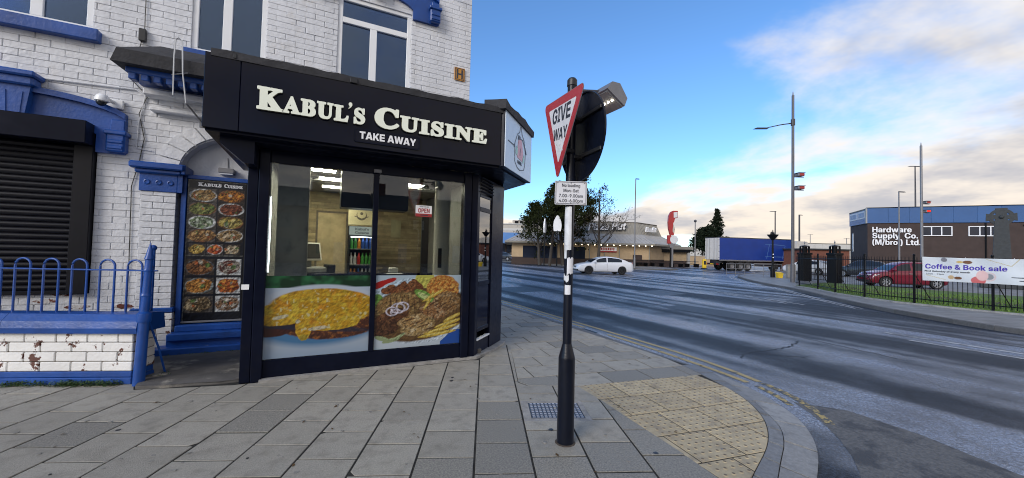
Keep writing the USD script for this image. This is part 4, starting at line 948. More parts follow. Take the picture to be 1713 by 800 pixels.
obj('cap_clip', [bx(0.28, 0.36, 4.925, 4.96, 3.55, 3.61, 0.005), bx(-0.86, -0.83, 4.93, 4.96, 3.56, 3.61, 0.004)], 'black', fs)
SER = json.loads('''{"K":[132,[[[[8,6],[10,8],[19,9],[22,14],[22,94],[19,99],[10,100],[8,102],[8,110],[10,112],[68,112],[70,109],[69,101],[59,99],[56,96],[56,69],[57,68],[85,94],[86,97],[83,100],[74,101],[73,109],[75,112],[127,111],[128,109],[127,101],[115,99],[105,94],[78,67],[120,14],[126,9],[135,7],[136,5],[135,-3],[73,-4],[70,-2],[68,-4],[10,-4],[8,-2]],[[57,11],[61,8],[68,8],[70,6],[73,8],[81,8],[82,9],[61,38],[57,40],[56,39]]]]],"A":[117,[[[[5,6],[7,8],[12,8],[18,16],[56,112],[61,115],[67,114],[106,22],[111,11],[115,8],[120,7],[121,4],[120,-3],[64,-4],[62,-2],[62,6],[64,8],[70,8],[74,10],[73,16],[68,27],[38,27],[33,14],[33,10],[37,8],[43,8],[45,6],[45,-2],[43,-4],[7,-4],[5,-2]],[[45,43],[46,42],[62,43],[54,62],[51,60]]]]],"B":[113,[[[[8,-2],[8,7],[19,10],[22,16],[22,92],[21,96],[19,99],[10,100],[8,102],[8,110],[10,112],[72,112],[87,109],[97,104],[104,96],[106,90],[106,76],[101,66],[93,59],[101,54],[107,48],[112,35],[111,22],[105,10],[91,0],[74,-4],[10,-4]],[[56,13],[58,10],[65,10],[71,13],[76,27],[75,40],[73,45],[69,48],[61,51],[55,50]],[[55,65],[59,64],[68,67],[72,77],[72,87],[70,94],[63,99],[57,99],[55,95]]]]],"U":[125,[[[[8,103],[8,113],[10,114],[67,114],[69,112],[69,104],[67,102],[58,101],[55,97],[55,29],[57,21],[61,14],[69,11],[79,11],[87,14],[93,19],[97,30],[97,98],[91,102],[84,102],[82,105],[82,111],[84,114],[123,114],[125,112],[124,103],[116,101],[113,97],[112,30],[108,16],[99,4],[91,-1],[82,-4],[58,-5],[44,-2],[35,3],[29,9],[23,22],[21,37],[21,98],[16,102]]]]],"L":[110,[[[[8,-2],[8,7],[10,9],[19,10],[22,16],[22,93],[19,99],[10,100],[8,102],[8,110],[10,112],[71,111],[72,108],[71,101],[59,99],[56,96],[55,92],[56,13],[59,11],[71,11],[85,15],[96,25],[102,40],[112,41],[114,35],[107,-3],[10,-4]]]]],"S":[101,[[[[14,-2],[14,40],[16,43],[25,43],[27,41],[28,34],[33,21],[40,13],[47,10],[50,9],[62,10],[68,14],[70,19],[70,26],[64,34],[32,50],[24,57],[19,64],[16,73],[16,88],[20,99],[30,110],[45,116],[59,116],[78,111],[82,116],[91,116],[93,113],[93,76],[91,73],[83,73],[80,77],[80,80],[75,91],[67,99],[61,102],[51,103],[45,101],[41,95],[41,88],[49,80],[83,63],[92,54],[97,43],[98,35],[97,23],[94,15],[90,9],[82,2],[68,-4],[46,-5],[28,0],[24,-5],[16,-5]]]]],"C":[120,[[[[10,50],[10,62],[14,80],[22,94],[36,107],[48,113],[61,116],[77,116],[90,113],[99,109],[104,111],[106,116],[114,116],[116,114],[116,73],[114,71],[106,71],[96,90],[88,98],[75,103],[64,102],[54,95],[50,86],[47,73],[46,48],[47,39],[53,22],[60,14],[70,11],[79,11],[86,13],[99,20],[109,31],[113,30],[118,25],[119,22],[117,18],[109,9],[101,3],[87,-3],[77,-5],[55,-4],[39,2],[28,10],[19,21],[13,34]]]]],"I":[70,[[[[7,6],[9,8],[19,10],[22,15],[22,95],[17,100],[8,101],[7,103],[8,111],[68,112],[70,110],[70,102],[68,100],[58,99],[56,97],[56,13],[61,9],[70,7],[71,4],[70,-3],[9,-4],[7,-1]]]]],"N":[126,[[[[9,101],[8,109],[11,112],[47,112],[96,54],[97,55],[97,95],[94,99],[85,100],[83,102],[83,110],[85,112],[124,112],[126,110],[126,102],[124,100],[114,99],[112,90],[111,-6],[100,-5],[43,66],[38,69],[37,68],[37,17],[40,9],[51,7],[52,-1],[49,-4],[9,-3],[8,-1],[9,7],[17,8],[22,13],[22,90],[16,99]]]]],"'":[104,[[[[19,116],[21,118],[91,118],[93,116],[93,-1],[91,-4],[20,-3]],[[35,13],[36,12],[77,13],[76,102],[35,101]]]]],"E":[113,[[[[7,-1],[8,7],[18,9],[22,15],[22,93],[19,99],[10,100],[8,102],[8,110],[10,112],[105,112],[107,110],[107,74],[105,72],[96,73],[92,87],[85,94],[71,98],[56,97],[57,63],[64,65],[69,69],[72,78],[72,82],[75,86],[84,85],[84,25],[82,24],[73,25],[72,34],[69,43],[64,47],[57,49],[56,13],[58,11],[71,11],[81,13],[90,17],[96,23],[104,38],[112,38],[114,36],[114,29],[107,-3],[10,-4]]]]]}''')
SER["'"] = [46, [[[14, 84], [6, 76], [10, 86], [4, 94], [4, 106], [12, 115], [24, 116], [34, 108], [36, 94], [30, 80], [18, 66], [4, 58], [2, 62], [14, 72]]]]
def serif(s, x0, x1, h_big, h_small):
    sc = [(h_big if k == 0 else h_small) / 112.0 for k in range(len(s))]
    adv = [SER[c][0] * sc[k] * (0.62 if c == 'x' else 1) for k, c in enumerate(s)]
    adv = [a - 0.02 * (c == "'") for a, c in zip(adv, s)]
    kx = (x1 - x0) / sum(adv); x = x0; out = []
    for k, c in enumerate(s):
        dz = h_big - 0.095 if c == "'" else 0.0
        sck = sc[k] * (0.85 if c == "'" else 1.0)
        gl = unary_union([Polygon(p[0], p[1:]).buffer(2.6, join_style=2) for p in SER[c][1]] if c != "'" else [Polygon(SER[c][1][0]).buffer(0)])
        if c == "'": dz = h_big - 116 * sck
        out.append((c, affinity.translate(affinity.scale(gl, sck * kx, sck, origin=(0, 0)), x, dz))); x += adv[k] * kx
    return out
def upfront(poly, y, t, z): return wallx(affinity.translate(poly, 0, z), y, t)
for txt, a, b in (("KABUL'S", -0.645, 0.46), ("CUISINE", 0.545, 2.03)):
    for c, g in serif(txt, a, b, 0.232, 0.176):
        l = obj('letter', upfront(g, 4.918, 0.010, 3.072), 'cream', fs)
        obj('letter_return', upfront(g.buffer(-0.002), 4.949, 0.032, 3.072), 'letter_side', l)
pl = thing('name_plate', parent=fs)
obj('plate', wallx(rect(0.35, 2.862, 1.12, 3.018).buffer(-0.03).buffer(0.03), 4.949, 0.012), 'fascia', pl)
obj('plate_edge', wallx(rect(0.345, 2.857, 1.125, 3.023).buffer(-0.03).buffer(0.03).difference(rect(0.36, 2.872, 1.11, 3.008).buffer(-0.03).buffer(0.03)), 4.949, 0.015), 'navy', pl)
obj('lettering', upright(fit('TAKE AWAY', 0.088, 0.67, 0.004, 850), (0.405, 4.934, 2.90), 0), 'white_ink', pl)
# splayed illuminated-box panel with the shop's drawing
lg = thing('logo_panel', 'pale blue box sign with a drawn pink figure on the splayed end of the fascia', 'sign')
Lc = math.hypot(0.99, 0.99)
def chl(t0, t1, n0, n1, z0, z1, c=0.0): return T(bx(t0, t1, -n1, -n0, z0, z1, c), (xf, 4.95, 0), cAng)
obj('box', chl(0.01, Lc, -0.05, 0.04, 2.795, 3.63, 0.004), 'navy', lg)
obj('panel', chl(0.03, Lc - 0.02, 0.04, 0.055, 2.80, 3.62, 0.002), 'pastel', lg)
obj('felt_capping', T(loft4(lump(-0.05, Lc + 0.02, 9, -0.075, 0.25, 3.60, 3.72, 2.0)), (xf, 4.95, 0), cAng), 'felt', lg)
def lgart(poly, d, mat, name):
    m = ext(poly, 0.003); obj(name, upright(m, (xf + (0.057 + d) * math.sin(cAng), 4.95 - (0.057 + d) * math.cos(cAng), 0), cAng), mat, lg)
ccx = 0.72
bottle = Polygon([(ccx - 0.24, 2.98), (ccx - 0.13, 2.92), (ccx, 2.90), (ccx + 0.2, 2.94), (ccx + 0.25, 3.02), (ccx + 0.27, 3.2), (ccx + 0.20, 3.38), (ccx + 0.07, 3.46), (ccx + 0.02, 3.56), (ccx - 0.02, 3.46), (ccx - 0.14, 3.40), (ccx - 0.25, 3.24)]).buffer(0.02)
lgart(bottle.exterior.buffer(0.006), 0, 'sign_black', 'outline')
lgart(Polygon([(ccx - 0.12, 3.08), (ccx + 0.10, 3.06), (ccx + 0.14, 3.18), (ccx + 0.06, 3.34), (ccx - 0.02, 3.40), (ccx - 0.08, 3.32), (ccx - 0.11, 3.2)]).buffer(0.02), 0, 'cone_sock', 'pink_figure')
lgart(unary_union([Polygon([(ccx - 0.22, 3.10), (ccx - 0.14, 3.08), (ccx - 0.13, 3.2), (ccx - 0.20, 3.22)]), Polygon([(ccx + 0.16, 3.02), (ccx + 0.22, 3.06), (ccx + 0.22, 3.18), (ccx + 0.15, 3.10)])]), 0, 'mint', 'mint_shapes')
lgart(unary_union([LineString([(ccx - 0.58, 3.20), (ccx - 0.30, 3.20)]).buffer(0.006), Point(ccx - 0.30, 3.2).buffer(0.022), LineString([(ccx - 0.08, 3.37), (ccx + 0.12, 3.39), (ccx + 0.30, 3.26)]).buffer(0.008), LineString([(ccx + 0.26, 3.29), (ccx + 0.33, 3.22)]).buffer(0.018), Polygon([(ccx - 0.12, 3.34), (ccx - 0.02, 3.36), (ccx + 0.01, 3.41), (ccx - 0.10, 3.42)]), LineString([(ccx - 0.01, 3.12), (ccx + 0.0, 3.22)]).buffer(0.012)]), 0.002, 'sign_black', 'black_strokes')
mm = fit('KABUL', 0.05, 0.22, 0.003); lgm = upright(mm, (xf + 0.058 * math.sin(cAng) + (ccx - 0.12) * math.cos(cAng), 4.95 - 0.058 * math.cos(cAng) + (ccx - 0.12) * math.sin(cAng), 2.97), cAng)
obj('lettering', lgm, 'sign_black', lg)

# food posters on the glass
P1 = Print(1.18, 0.99, 190, 160, (0.62, 0.70, 0.78))
n1, n2, n3 = P1.noise(5, 1), P1.noise(16, 2), P1.noise(40, 3)
P1.c *= (0.75 + 0.35 * (P1.y / 0.99))[..., None] ** 0.5
P1.mix(np.clip((0.16 - P1.y + 0.02 * np.sin(P1.x * 3)) / 0.25, 0, 1), (0.40, 0.52, 0.66))
top = (P1.y > 0.845 + 0.03 * P1.x * 0).astype(float); P1.mix(top, (0.012, 0.05, 0.016)); P1.mix(top * np.clip((P1.noise(9, 8, 3) - 0.45) * 5, 0, 1), (0.04, 0.20, 0.07))
P1.mix(P1.ell(0.6, 0.42, 0.75, 0.30, 0, 0, soft=0.25) * (P1.y < 0.4), (0.10, 0.26, 0.45))
P1.mix(P1.ell(0.62, 0.52, 0.80, 0.36) * (P1.y > 0.40), (0.70, 0.76, 0.82))
crust = P1.ell(0.62, 0.45, 0.66, 0.25, -0.12, 0.10, 4); P1.mix(crust * (P1.y < 0.52), (0.11, 0.035, 0.018)); P1.mix(crust * (P1.y < 0.52) * np.clip((n3 - 0.5) * 6, 0, 1), (0.34, 0.12, 0.03))
P1.mix(P1.ell(0.08, 0.40, 0.26, 0.14, 0, 0.1, 9), (0.075, 0.02, 0.012))
ch = np.maximum(P1.ell(0.66, 0.60, 0.62, 0.23, -0.03, 0.05, 5), P1.ell(0.25, 0.55, 0.36, 0.15, 0.15, 0.08, 7)); ch = np.maximum(ch, P1.ell(0.72, 0.42, 0.36, 0.12, 0.0, 0.16, 6)); ch = np.maximum(ch, P1.ell(0.42, 0.36, 0.09, 0.16, 0, 0.1, 3))
P1.mix(ch, (0.66, 0.36, 0.02)); P1.mix(ch * np.clip((n2 - 0.42) * 4, 0, 1), (0.80, 0.58, 0.06)); P1.mix(ch * np.clip((n1 - 0.52) * 7, 0, 1), (0.72, 0.26, 0.015))
st_ = np.sin(P1.y * 95 + 5 * n1 * 6) ; P1.mix(ch * np.clip(st_ - 0.4, 0, 1) * (P1.y > 0.5) * 0.5, (0.42, 0.20, 0.01))
P1.mix(np.clip(P1.ell(0.58, 0.335, 0.12, 0.022, 0.1, 0.35, 2) + P1.ell(0.16, 0.49, 0.09, 0.022, 0.2, 0.35, 3) + P1.ell(0.35, 0.43, 0.025, 0.025, 0, 0.3), 0, 1) * 0.8, (0.74, 0.70, 0.52))
P1.mix(P1.ell(0.42, 0.23, 0.045, 0.04, 0, 0.2, 8), (0.50, 0.36, 0.04))
fm = np.clip(ch + crust, 0, 1)[..., None]; bumps = (P1.noise(13, 15, 5) + 0.6 * P1.noise(34, 16, 3)); gy_, gx_ = np.gradient(bumps); P1.c *= 1 + fm * np.clip((gy_ - 0.6 * gx_) * 4.5, -0.4, 0.45)[..., None]
P1.mix(ch * np.clip((P1.noise(30, 19, 2) - 0.66) * 12, 0, 1), (0.82, 0.70, 0.34)); P1.mix(P1.ell(0.62, 0.33, 0.60, 0.035, -0.1, 0.3, 6) * (1 - ch) * 0.75, (0.02, 0.03, 0.06))
P1.c = (P1.c * np.array([0.48, 0.50, 0.53])) ** 1.05
P1.put('food_poster', (-0.532, SY + 0.014, 0.243), 0.0, mat='ink', label='poster of cheese topped parmo on a plate, on the left glass pane', cat='poster')
P2 = Print(1.19, 0.99, 200, 165, (0.55, 0.66, 0.74))
m1, m2, m3 = P2.noise(9, 11), P2.noise(26, 12), P2.noise(55, 13)
P2.mix(P2.ell(0.62, 0.36, 0.95, 0.42) * (P2.y < 0.6), (0.62, 0.68, 0.74)); P2.mix((P2.x > 0.9) * (P2.y < 0.28 * (P2.x - 0.85) * 3) * (P2.y < 0.2), (0.02, 0.10, 0.42))
P2.mix(P2.ell(0.6, 0.46, 0.72, 0.38, 0.12, 0.05, 3), (0.16, 0.085, 0.03)); 
def meat(cx, cy, rx, ry, rot, base, hi, seed):
    e = P2.ell(cx, cy, rx, ry, rot, 0.18, seed); P2.mix(e, base); P2.mix(e * np.clip((m2 - 0.47) * 5, 0, 1), hi); P2.mix(e * np.clip((m3 - 0.56) * 6, 0, 1), np.array(base) * 0.25)
    r = P2.ell(cx, cy, rx, ry, rot, 0.18, seed, 0.35) ; P2.mix(e * (1 - r) * 0.7, np.array(base) * 0.3)
for a in ((0.07, 0.88, 0.12, 0.035, 0.3), (0.17, 0.915, 0.10, 0.03, 0.3), (0.02, 0.84, 0.1, 0.03, 0.3)): P2.mix(P2.ell(*a), (0.50, 0.02, 0.015))
P2.mix(P2.ell(0.66, 0.93, 0.14, 0.12), (0.62, 0.58, 0.12))
for k in range(9): meat(0.14 + 0.055 * k, 0.78 + 0.03 * math.sin(k * 2.1) + 0.01 * k, 0.07, 0.045, 0.3 * k, (0.22, 0.075, 0.025), (0.44, 0.20, 0.08), 20 + k)
rice = P2.ell(0.92, 0.80, 0.24, 0.19, 0, 0.12, 5); P2.mix(rice, (0.50, 0.17, 0.03)); P2.mix(rice * np.clip((m3 - 0.45) * 7, 0, 1), (0.72, 0.40, 0.10)); P2.mix(rice * np.clip((m2 - 0.58) * 7, 0, 1), (0.30, 0.07, 0.01))
P2.mix(P2.ell(0.66, 0.70, 0.16, 0.06, -0.5), (0.20, 0.36, 0.07)); P2.mix(P2.ell(0.66, 0.69, 0.11, 0.035, -0.5), (0.55, 0.62, 0.25)); P2.mix(P2.ell(0.03, 0.62, 0.08, 0.12), (0.18, 0.34, 0.06))
meat(0.30, 0.56, 0.30, 0.19, 0.2, (0.30, 0.17, 0.06), (0.52, 0.36, 0.15), 31); meat(0.20, 0.40, 0.26, 0.11, 0.35, (0.13, 0.05, 0.02), (0.26, 0.12, 0.05), 32); meat(0.12, 0.28, 0.2, 0.11, 0.2, (0.10, 0.04, 0.018), (0.22, 0.10, 0.04), 33)
meat(0.98, 0.58, 0.22, 0.16, 0.2, (0.32, 0.17, 0.06), (0.55, 0.38, 0.20), 34); meat(0.78, 0.48, 0.19, 0.11, -0.3, (0.34, 0.16, 0.06), (0.60, 0.42, 0.24), 35); meat(0.58, 0.28, 0.24, 0.13, 0.15, (0.46, 0.30, 0.12), (0.66, 0.52, 0.32), 36); meat(0.50, 0.36, 0.2, 0.09, 0.2, (0.44, 0.26, 0.1), (0.66, 0.5, 0.28), 37)
for k in range(5):
    P2.mix(P2.ell(0.36 + 0.10 * k, 0.42 - 0.045 * k, 0.10, 0.010, 0.25, 0.2, k) * 0.8, (0.10, 0.035, 0.012)); P2.mix(P2.ell(0.80 + 0.06 * k, 0.60 - 0.02 * k, 0.08, 0.010, 0.5, 0.2, k) * 0.8, (0.10, 0.035, 0.012)); P2.mix(P2.ell(0.20 + 0.08 * k, 0.62 - 0.01 * k, 0.012, 0.09, 0.1, 0.2, k) * 0.7, (0.09, 0.04, 0.015))
for c in ((0.92, 0.22, 0.27, 0.026, 0.22), (1.02, 0.30, 0.22, 0.028, 0.28), (0.86, 0.155, 0.28, 0.028, 0.12), (0.72, 0.63, 0.15, 0.022, 1.1), (0.78, 0.70, 0.18, 0.022, 0.5), (1.08, 0.38, 0.15, 0.026, 0.4)):
    P2.mix(P2.ell(*c), (0.62, 0.42, 0.06)); P2.mix(P2.ell(c[0], c[1] + 0.006, c[2] * 0.9, c[3] * 0.4, c[4]), (0.76, 0.60, 0.18))
for cx, cy, r in ((0.22, 0.50, 0.085), (0.25, 0.49, 0.055), (0.36, 0.56, 0.09), (0.30, 0.54, 0.10), (0.24, 0.50, 0.03)):
    P2.mix(P2.ell(cx, cy, r, r * 0.75) * (1 - P2.ell(cx, cy, r * 0.76, r * 0.54)), (0.66, 0.60, 0.66))
for a in ((0.10, 0.14, 0.10, 0.03, -0.3), (0.22, 0.11, 0.12, 0.028, 0.2), (0.32, 0.15, 0.1, 0.02, 0.5)): P2.mix(P2.ell(*a), (0.36, 0.42, 0.22))
fm = P2.ell(0.6, 0.50, 0.76, 0.46)[..., None]; bumps = (P2.noise(15, 25, 5) + 0.7 * P2.noise(40, 26, 3)); gy_, gx_ = np.gradient(bumps); P2.c *= 1 + fm * np.clip((gy_ - 0.6 * gx_) * 5, -0.45, 0.5)[..., None]
P2.c = (P2.c * np.array([0.54, 0.56, 0.57])) ** 1.05
P2.put('food_poster', (0.72, SY + 0.014, 0.243), 0.0, mat='ink', label='poster of a mixed grill platter with rice and chips, on the right glass pane', cat='poster')
# menu boards in the old doorway
PM = Print(0.72, 2.12, 96, 260, (0.006, 0.007, 0.012))
k1, k2, k3 = PM.noise(14, 41), PM.noise(40, 42), PM.noise(70, 43)
def dish(cx, cy, rx, ry, plate, food, hi, seed, square=False):
    e = PM.ell(cx, cy, rx, ry, 0, 0.05, seed)
    PM.mix(((abs(PM.x - cx) < rx * 1.02) & (abs(PM.y - cy) < ry * 1.03)).astype(float), np.array([0.035, 0.026, 0.02]) + 0.02 * (seed % 3))
    if square: e = ((abs(PM.x - cx) < rx) & (abs(PM.y - cy) < ry)).astype(float)
    PM.mix(e, plate); f = PM.ell(cx, cy, rx * 0.93, ry * 0.88, 0.1, 0.3, seed + 1); PM.mix(f, food); PM.mix(f * np.clip((k2 - 0.48) * 6, 0, 1), hi); PM.mix(f * np.clip((k3 - 0.52) * 7, 0, 1), np.array(food) * 0.2)
    rq = np.random.default_rng(seed)
    for q in range(7): PM.mix(PM.ell(cx + rq.normal(0, rx * 0.4), cy + rq.normal(0, ry * 0.4), rx * (0.1 + 0.2 * rq.random()), ry * (0.1 + 0.2 * rq.random()), rq.random() * 3, 0.3, seed + q) * f * 0.85, [hi, np.array(food) * 0.45, (0.45, 0.42, 0.34), (0.40, 0.10, 0.03), (0.08, 0.16, 0.04)][q % 5])
W_, B_ = (0.50, 0.52, 0.52), (0.10, 0.12, 0.14)
G_ = [(0.28, 0.16, 0.05), (0.36, 0.12, 0.02), (0.10, 0.12, 0.03), (0.14, 0.04, 0.02), (0.14, 0.20, 0.10), (0.34, 0.26, 0.06), (0.24, 0.12, 0.04), (0.30, 0.18, 0.07)]
H_ = [(0.50, 0.36, 0.18), (0.50, 0.24, 0.03), (0.24, 0.26, 0.08), (0.26, 0.09, 0.05), (0.46, 0.52, 0.42), (0.52, 0.46, 0.18), (0.44, 0.28, 0.12), (0.55, 0.45, 0.30)]
for r in range(4):
    for c in range(2): dish(0.185 + 0.355 * c, 1.89 - 0.205 * r + 0.008 * c, 0.168, 0.097, W_ if (r + c) % 2 == 0 else (0.16, 0.07, 0.03), G_[2 * r + c], H_[2 * r + c], 50 + 3 * r + c)
for c, (g, h) in enumerate((((0.40, 0.26, 0.05), (0.6, 0.45, 0.15)), ((0.42, 0.06, 0.02), (0.55, 0.2, 0.06)), ((0.40, 0.30, 0.18), (0.60, 0.55, 0.40)))): dish(0.14 + 0.22 * c, 1.07, 0.10, 0.078, (0.03, 0.03, 0.03) if c != 1 else W_, g, h, 70 + c)
for r, ((pa, ga, ha), (pb, gb, hb)) in enumerate((((B_, (0.15, 0.06, 0.02), (0.28, 0.14, 0.06)), (W_, (0.42, 0.38, 0.32), (0.10, 0.03, 0.02))), (((0.20, 0.24, 0.24), (0.40, 0.16, 0.03), (0.58, 0.30, 0.08)), (W_, (0.36, 0.08, 0.02), (0.55, 0.26, 0.05))), (((0.03, 0.025, 0.02), (0.12, 0.08, 0.04), (0.40, 0.32, 0.20)), (W_, (0.22, 0.12, 0.06), (0.62, 0.58, 0.50))))):
    dish(0.185, 0.80 - 0.28 * r, 0.175, 0.118, pa, ga, ha, 90 + r); dish(0.545, 0.80 - 0.28 * r, 0.155, 0.122, pb, gb, hb, 95 + r, True)
for ring_r in (0.10, 0.065, 0.03): PM.mix(PM.ell(0.545, 0.80, ring_r * 1.2, ring_r) * (1 - PM.ell(0.545, 0.80, ring_r * 1.0, ring_r * 0.75)) * (k1 > 0.42), (0.09, 0.025, 0.02))
PM.mix((abs(PM.y - 0.975) < 0.008).astype(float), (0.12, 0.12, 0.11)); PM.mix(((PM.x < 0.012) | (PM.y > 2.108)).astype(float), (0.16, 0.15, 0.13))
mb = thing('menu_board', 'tall dark menu board with rows of food pictures in the old arched doorway', 'menu board')
bumps = PM.noise(22, 35, 4); gy_, gx_ = np.gradient(bumps); PM.c = (PM.c * (1 + np.clip((gy_ - gx_) * 9, -0.5, 0.6)[..., None])) * 0.72
PM.put('printed_face', (-1.755, FY - 0.045, 0.445), 0.0, mb)
obj('board', bx(-1.76, -0.94, FY - 0.04, FY + 0.15, 0.44, 2.57, 0.003), 'black', mb); obj('bottom_trim', bx(-1.765, -0.9, FY - 0.06, FY - 0.04, 0.415, 0.443, 0.004), 'grey_metal', mb)
mg = [(c, g) for c, g in serif("KABUL'S", -1.64, -1.35, 0.052, 0.042)] + [(c, g) for c, g in serif("CUISINE", -1.32, -1.08, 0.052, 0.042)]
for c, g in mg: obj('heading_letter', upfront(g, FY - 0.047, 0.002, 2.475), 'sign_white', mb)
stk = obj('sticker', [bx(-0.765, -0.69, SY - 0.034, SY - 0.031, 1.08, 1.14)], 'white_ink', shop, label='small torn white sticker on the left pillar')
# open sign
og = thing('open_sign', 'small red and white OPEN sign stuck inside the right glass pane', 'sign')
obj('card', bx(1.215, 1.445, SY + 0.010, SY + 0.014, 2.06, 2.215), 'white_ink', og); obj('red_band', bx(1.215, 1.445, SY + 0.007, SY + 0.010, 2.055, 2.10), 'red_plastic', og)
obj('lettering', upright(fit('OPEN', 0.062, 0.165, 0.002), (1.248, SY + 0.009, 2.112), 0), 'red_plastic', og)
obj('small_print', [upright(fit('SORRY WE ARE', 0.014, 0.13, 0.002, False), (1.27, SY + 0.009, 2.19), 0), bx(1.28, 1.39, SY + 0.005, SY + 0.007, 2.071, 2.083)], 'sign_black', og)

# ---------------------------------------------------------------- inside the shop
si = thing('shop_interior', parent=shop)
IZ = 2.78
obj('floor', bx(-0.6, 2.3, 5.55, 9.35, 0.02, 0.10), 'floor_tile', si)
obj('ceiling', bx(-0.62, 2.36, 5.55, 9.35, IZ, IZ + 0.03), 'ceiling', si)
obj('left_wall', bx(-0.64, -0.60, 5.62, 9.35, 0.1, IZ), 'interior_grey', si)
obj('right_wall', bx(2.32, 2.36, 6.2, 9.35, 0.1, IZ), 'interior_grey', si)
sl = thing('slip_wall', parent=shop)
nb = 0
for r in range(34):
    z0 = 0.75 + r * 0.06; x = -0.60 - 0.3 * rng.random()
    while x < 2.32:
        l = 0.25 + 0.4 * rng.random()
        a, b = max(x, -0.6), min(x + l, 2.32)
        if b - a > 0.03: obj('stone_slip', bx(a + 0.001, b - 0.002, 9.28 - 0.028 * rng.random(), 9.33, z0, min(z0 + 0.056, IZ - 0.01), 0.003), 'slip', sl); nb += 1
        x += l
obj('backing', bx(-0.6, 2.32, 9.32, 9.36, 0.1, IZ - 0.002), 'mortar_dark', si)
obj('hatch', [bx(0.0, 0.55, 9.24, 9.26, 1.05, 2.35)], 'slip', si); obj('hatch_frame', [bx(x, x + 0.04, 9.22, 9.25, 1.03, 2.37) for x in (-0.04, 0.55)] + [bx(0.0, 0.55, 9.22, 9.25, 2.33, 2.37)], 'mortar_dark', si)
cl = thing('ceiling_light', 'square lit ceiling light panel nearest the front in the left half of the shop', 'light', (0.05, 6.55, IZ - 0.012), group='lit ceiling panels inside the shop')
obj('panel', bx(-0.17, 0.17, -0.17, 0.17, -0.004, 0.004), 'led', cl); obj('frame', [bx(-0.19, 0.19, -0.19, -0.17, -0.006, 0.012), bx(-0.19, 0.19, 0.17, 0.19, -0.006, 0.012), bx(-0.19, -0.17, -0.17, 0.17, -0.006, 0.012), bx(0.17, 0.19, -0.17, 0.17, -0.006, 0.012)], 'upvc', cl)
for x, yv, lb in ((0.16, 7.35, 'square lit ceiling panel in the left half of the shop, middle of its row'), (0.22, 8.3, 'square lit ceiling panel in the left half of the shop, furthest back in its row'), (-0.35, 8.0, 'square lit ceiling panel over the till at the left of the shop'), (1.55, 7.2, 'square lit ceiling panel seen above the OPEN sign')):
    copy_of(cl, 'ceiling_light', lb, 'light', (x, yv, IZ - 0.012), 0.0, 'lit ceiling panels inside the shop')
bh = obj('bulkhead', bx(0.28, 1.22, 6.0, 6.35, 2.17, IZ - 0.002, 0.01), 'navy', si)
ct = thing('counter', 'dark serving counter running across the shop behind the posters', 'counter')
obj('front', bx(-0.45, 2.0, 7.30, 7.36, 0.1, 1.10), 'black', ct); obj('worktop', bx(-0.5, 2.05, 7.25, 7.75, 1.10, 1.15, 0.01), 'fascia', ct)
obj('napkin_box', bx(1.20, 1.36, 7.4, 7.5, 1.15, 1.24, 0.008), 'interior_white', ct)
tl = thing('till_screen', 'pale grey till with tilted screen on the counter at left', 'till', (-0.12, 7.45, 1.15), 0.35)
obj('base', bx(-0.2, 0.25, -0.15, 0.2, 0, 0.10, 0.02), 'interior_grey', tl); obj('stand', bx(-0.05, 0.05, 0.0, 0.06, 0.10, 0.3, 0.01), 'interior_grey', tl)
obj('screen', T(bx(-0.2, 0.2, -0.02, 0.02, -0.16, 0.16, 0.01), (0.0, 0.02, 0.36), rx=-0.35), 'interior_white', tl); obj('display', T(bx(-0.17, 0.17, -0.03, -0.02, -0.13, 0.13), (0.0, 0.02, 0.36), rx=-0.35), 'black', tl)
obj('printer', bx(0.28, 0.42, -0.1, 0.1, 0, 0.14, 0.015), 'black', tl)
fr = thing('drinks_fridge', 'tall black glass door drinks fridge against the stone wall', 'fridge', (0.80, 8.35, 0.1))
obj('cabinet', [bx(-0.26, -0.22, 0, 0.55, 0, 1.74, 0.01), bx(0.22, 0.26, 0, 0.55, 0, 1.74, 0.01), bx(-0.22, 0.22, 0.5, 0.55, 0, 1.74), bx(-0.22, 0.22, 0, 0.5, 0, 0.2), bx(-0.26, 0.26, 0.005, 0.55, 1.741, 1.93, 0.01)], 'black', fr)
obj('header', bx(-0.24, 0.24, -0.006, 0.004, 1.75, 1.92), 'fridge_light', fr); obj('header_lettering', upright(fit("Kabul's", 0.05, 0.26, 0.002), (-0.13, -0.008, 1.845), 0), 'sign_black', fr); obj('header_lettering', upright(fit("Cuisine", 0.05, 0.26, 0.002), (-0.13, -0.008, 1.775), 0), 'sign_black', fr)
obj('strip_light', bx(-0.2, 0.2, 0.06, 0.1, 1.70, 1.72), 'led_strip', fr)
bc = [pm('can_red', (0.4, 0.02, 0.02), 0.3), pm('can_green', (0.05, 0.25, 0.05), 0.3), pm('can_orange', (0.5, 0.18, 0.02), 0.3), pm('can_blue', (0.03, 0.1, 0.4), 0.3), pm('can_silver', (0.5, 0.5, 0.52), 0.3)]
for r in range(4):
    obj('shelf', bx(-0.22, 0.22, 0.04, 0.48, 0.5 + r * 0.32, 0.515 + r * 0.32), 'grey_metal', fr)
    for k in range(6):
        cmat = bc[int((r * 2 + k // 2 + (k == 3)) % 5)]; M['tmp'] = cmat
        obj('bottle', lathe([(0, 0.24), (0.012, 0.24), (0.014, 0.19), (0.03, 0.15), (0.031, 0.005), (0, 0.0)], 8, (-0.18 + k * 0.072, 0.12, 0.515 + r * 0.32)), cmat, fr)
pcx = thing('wall_picture', 'cream picture panel with a small bowl drawing above the drinks fridge', 'picture', (0.80, 8.55, 2.06))
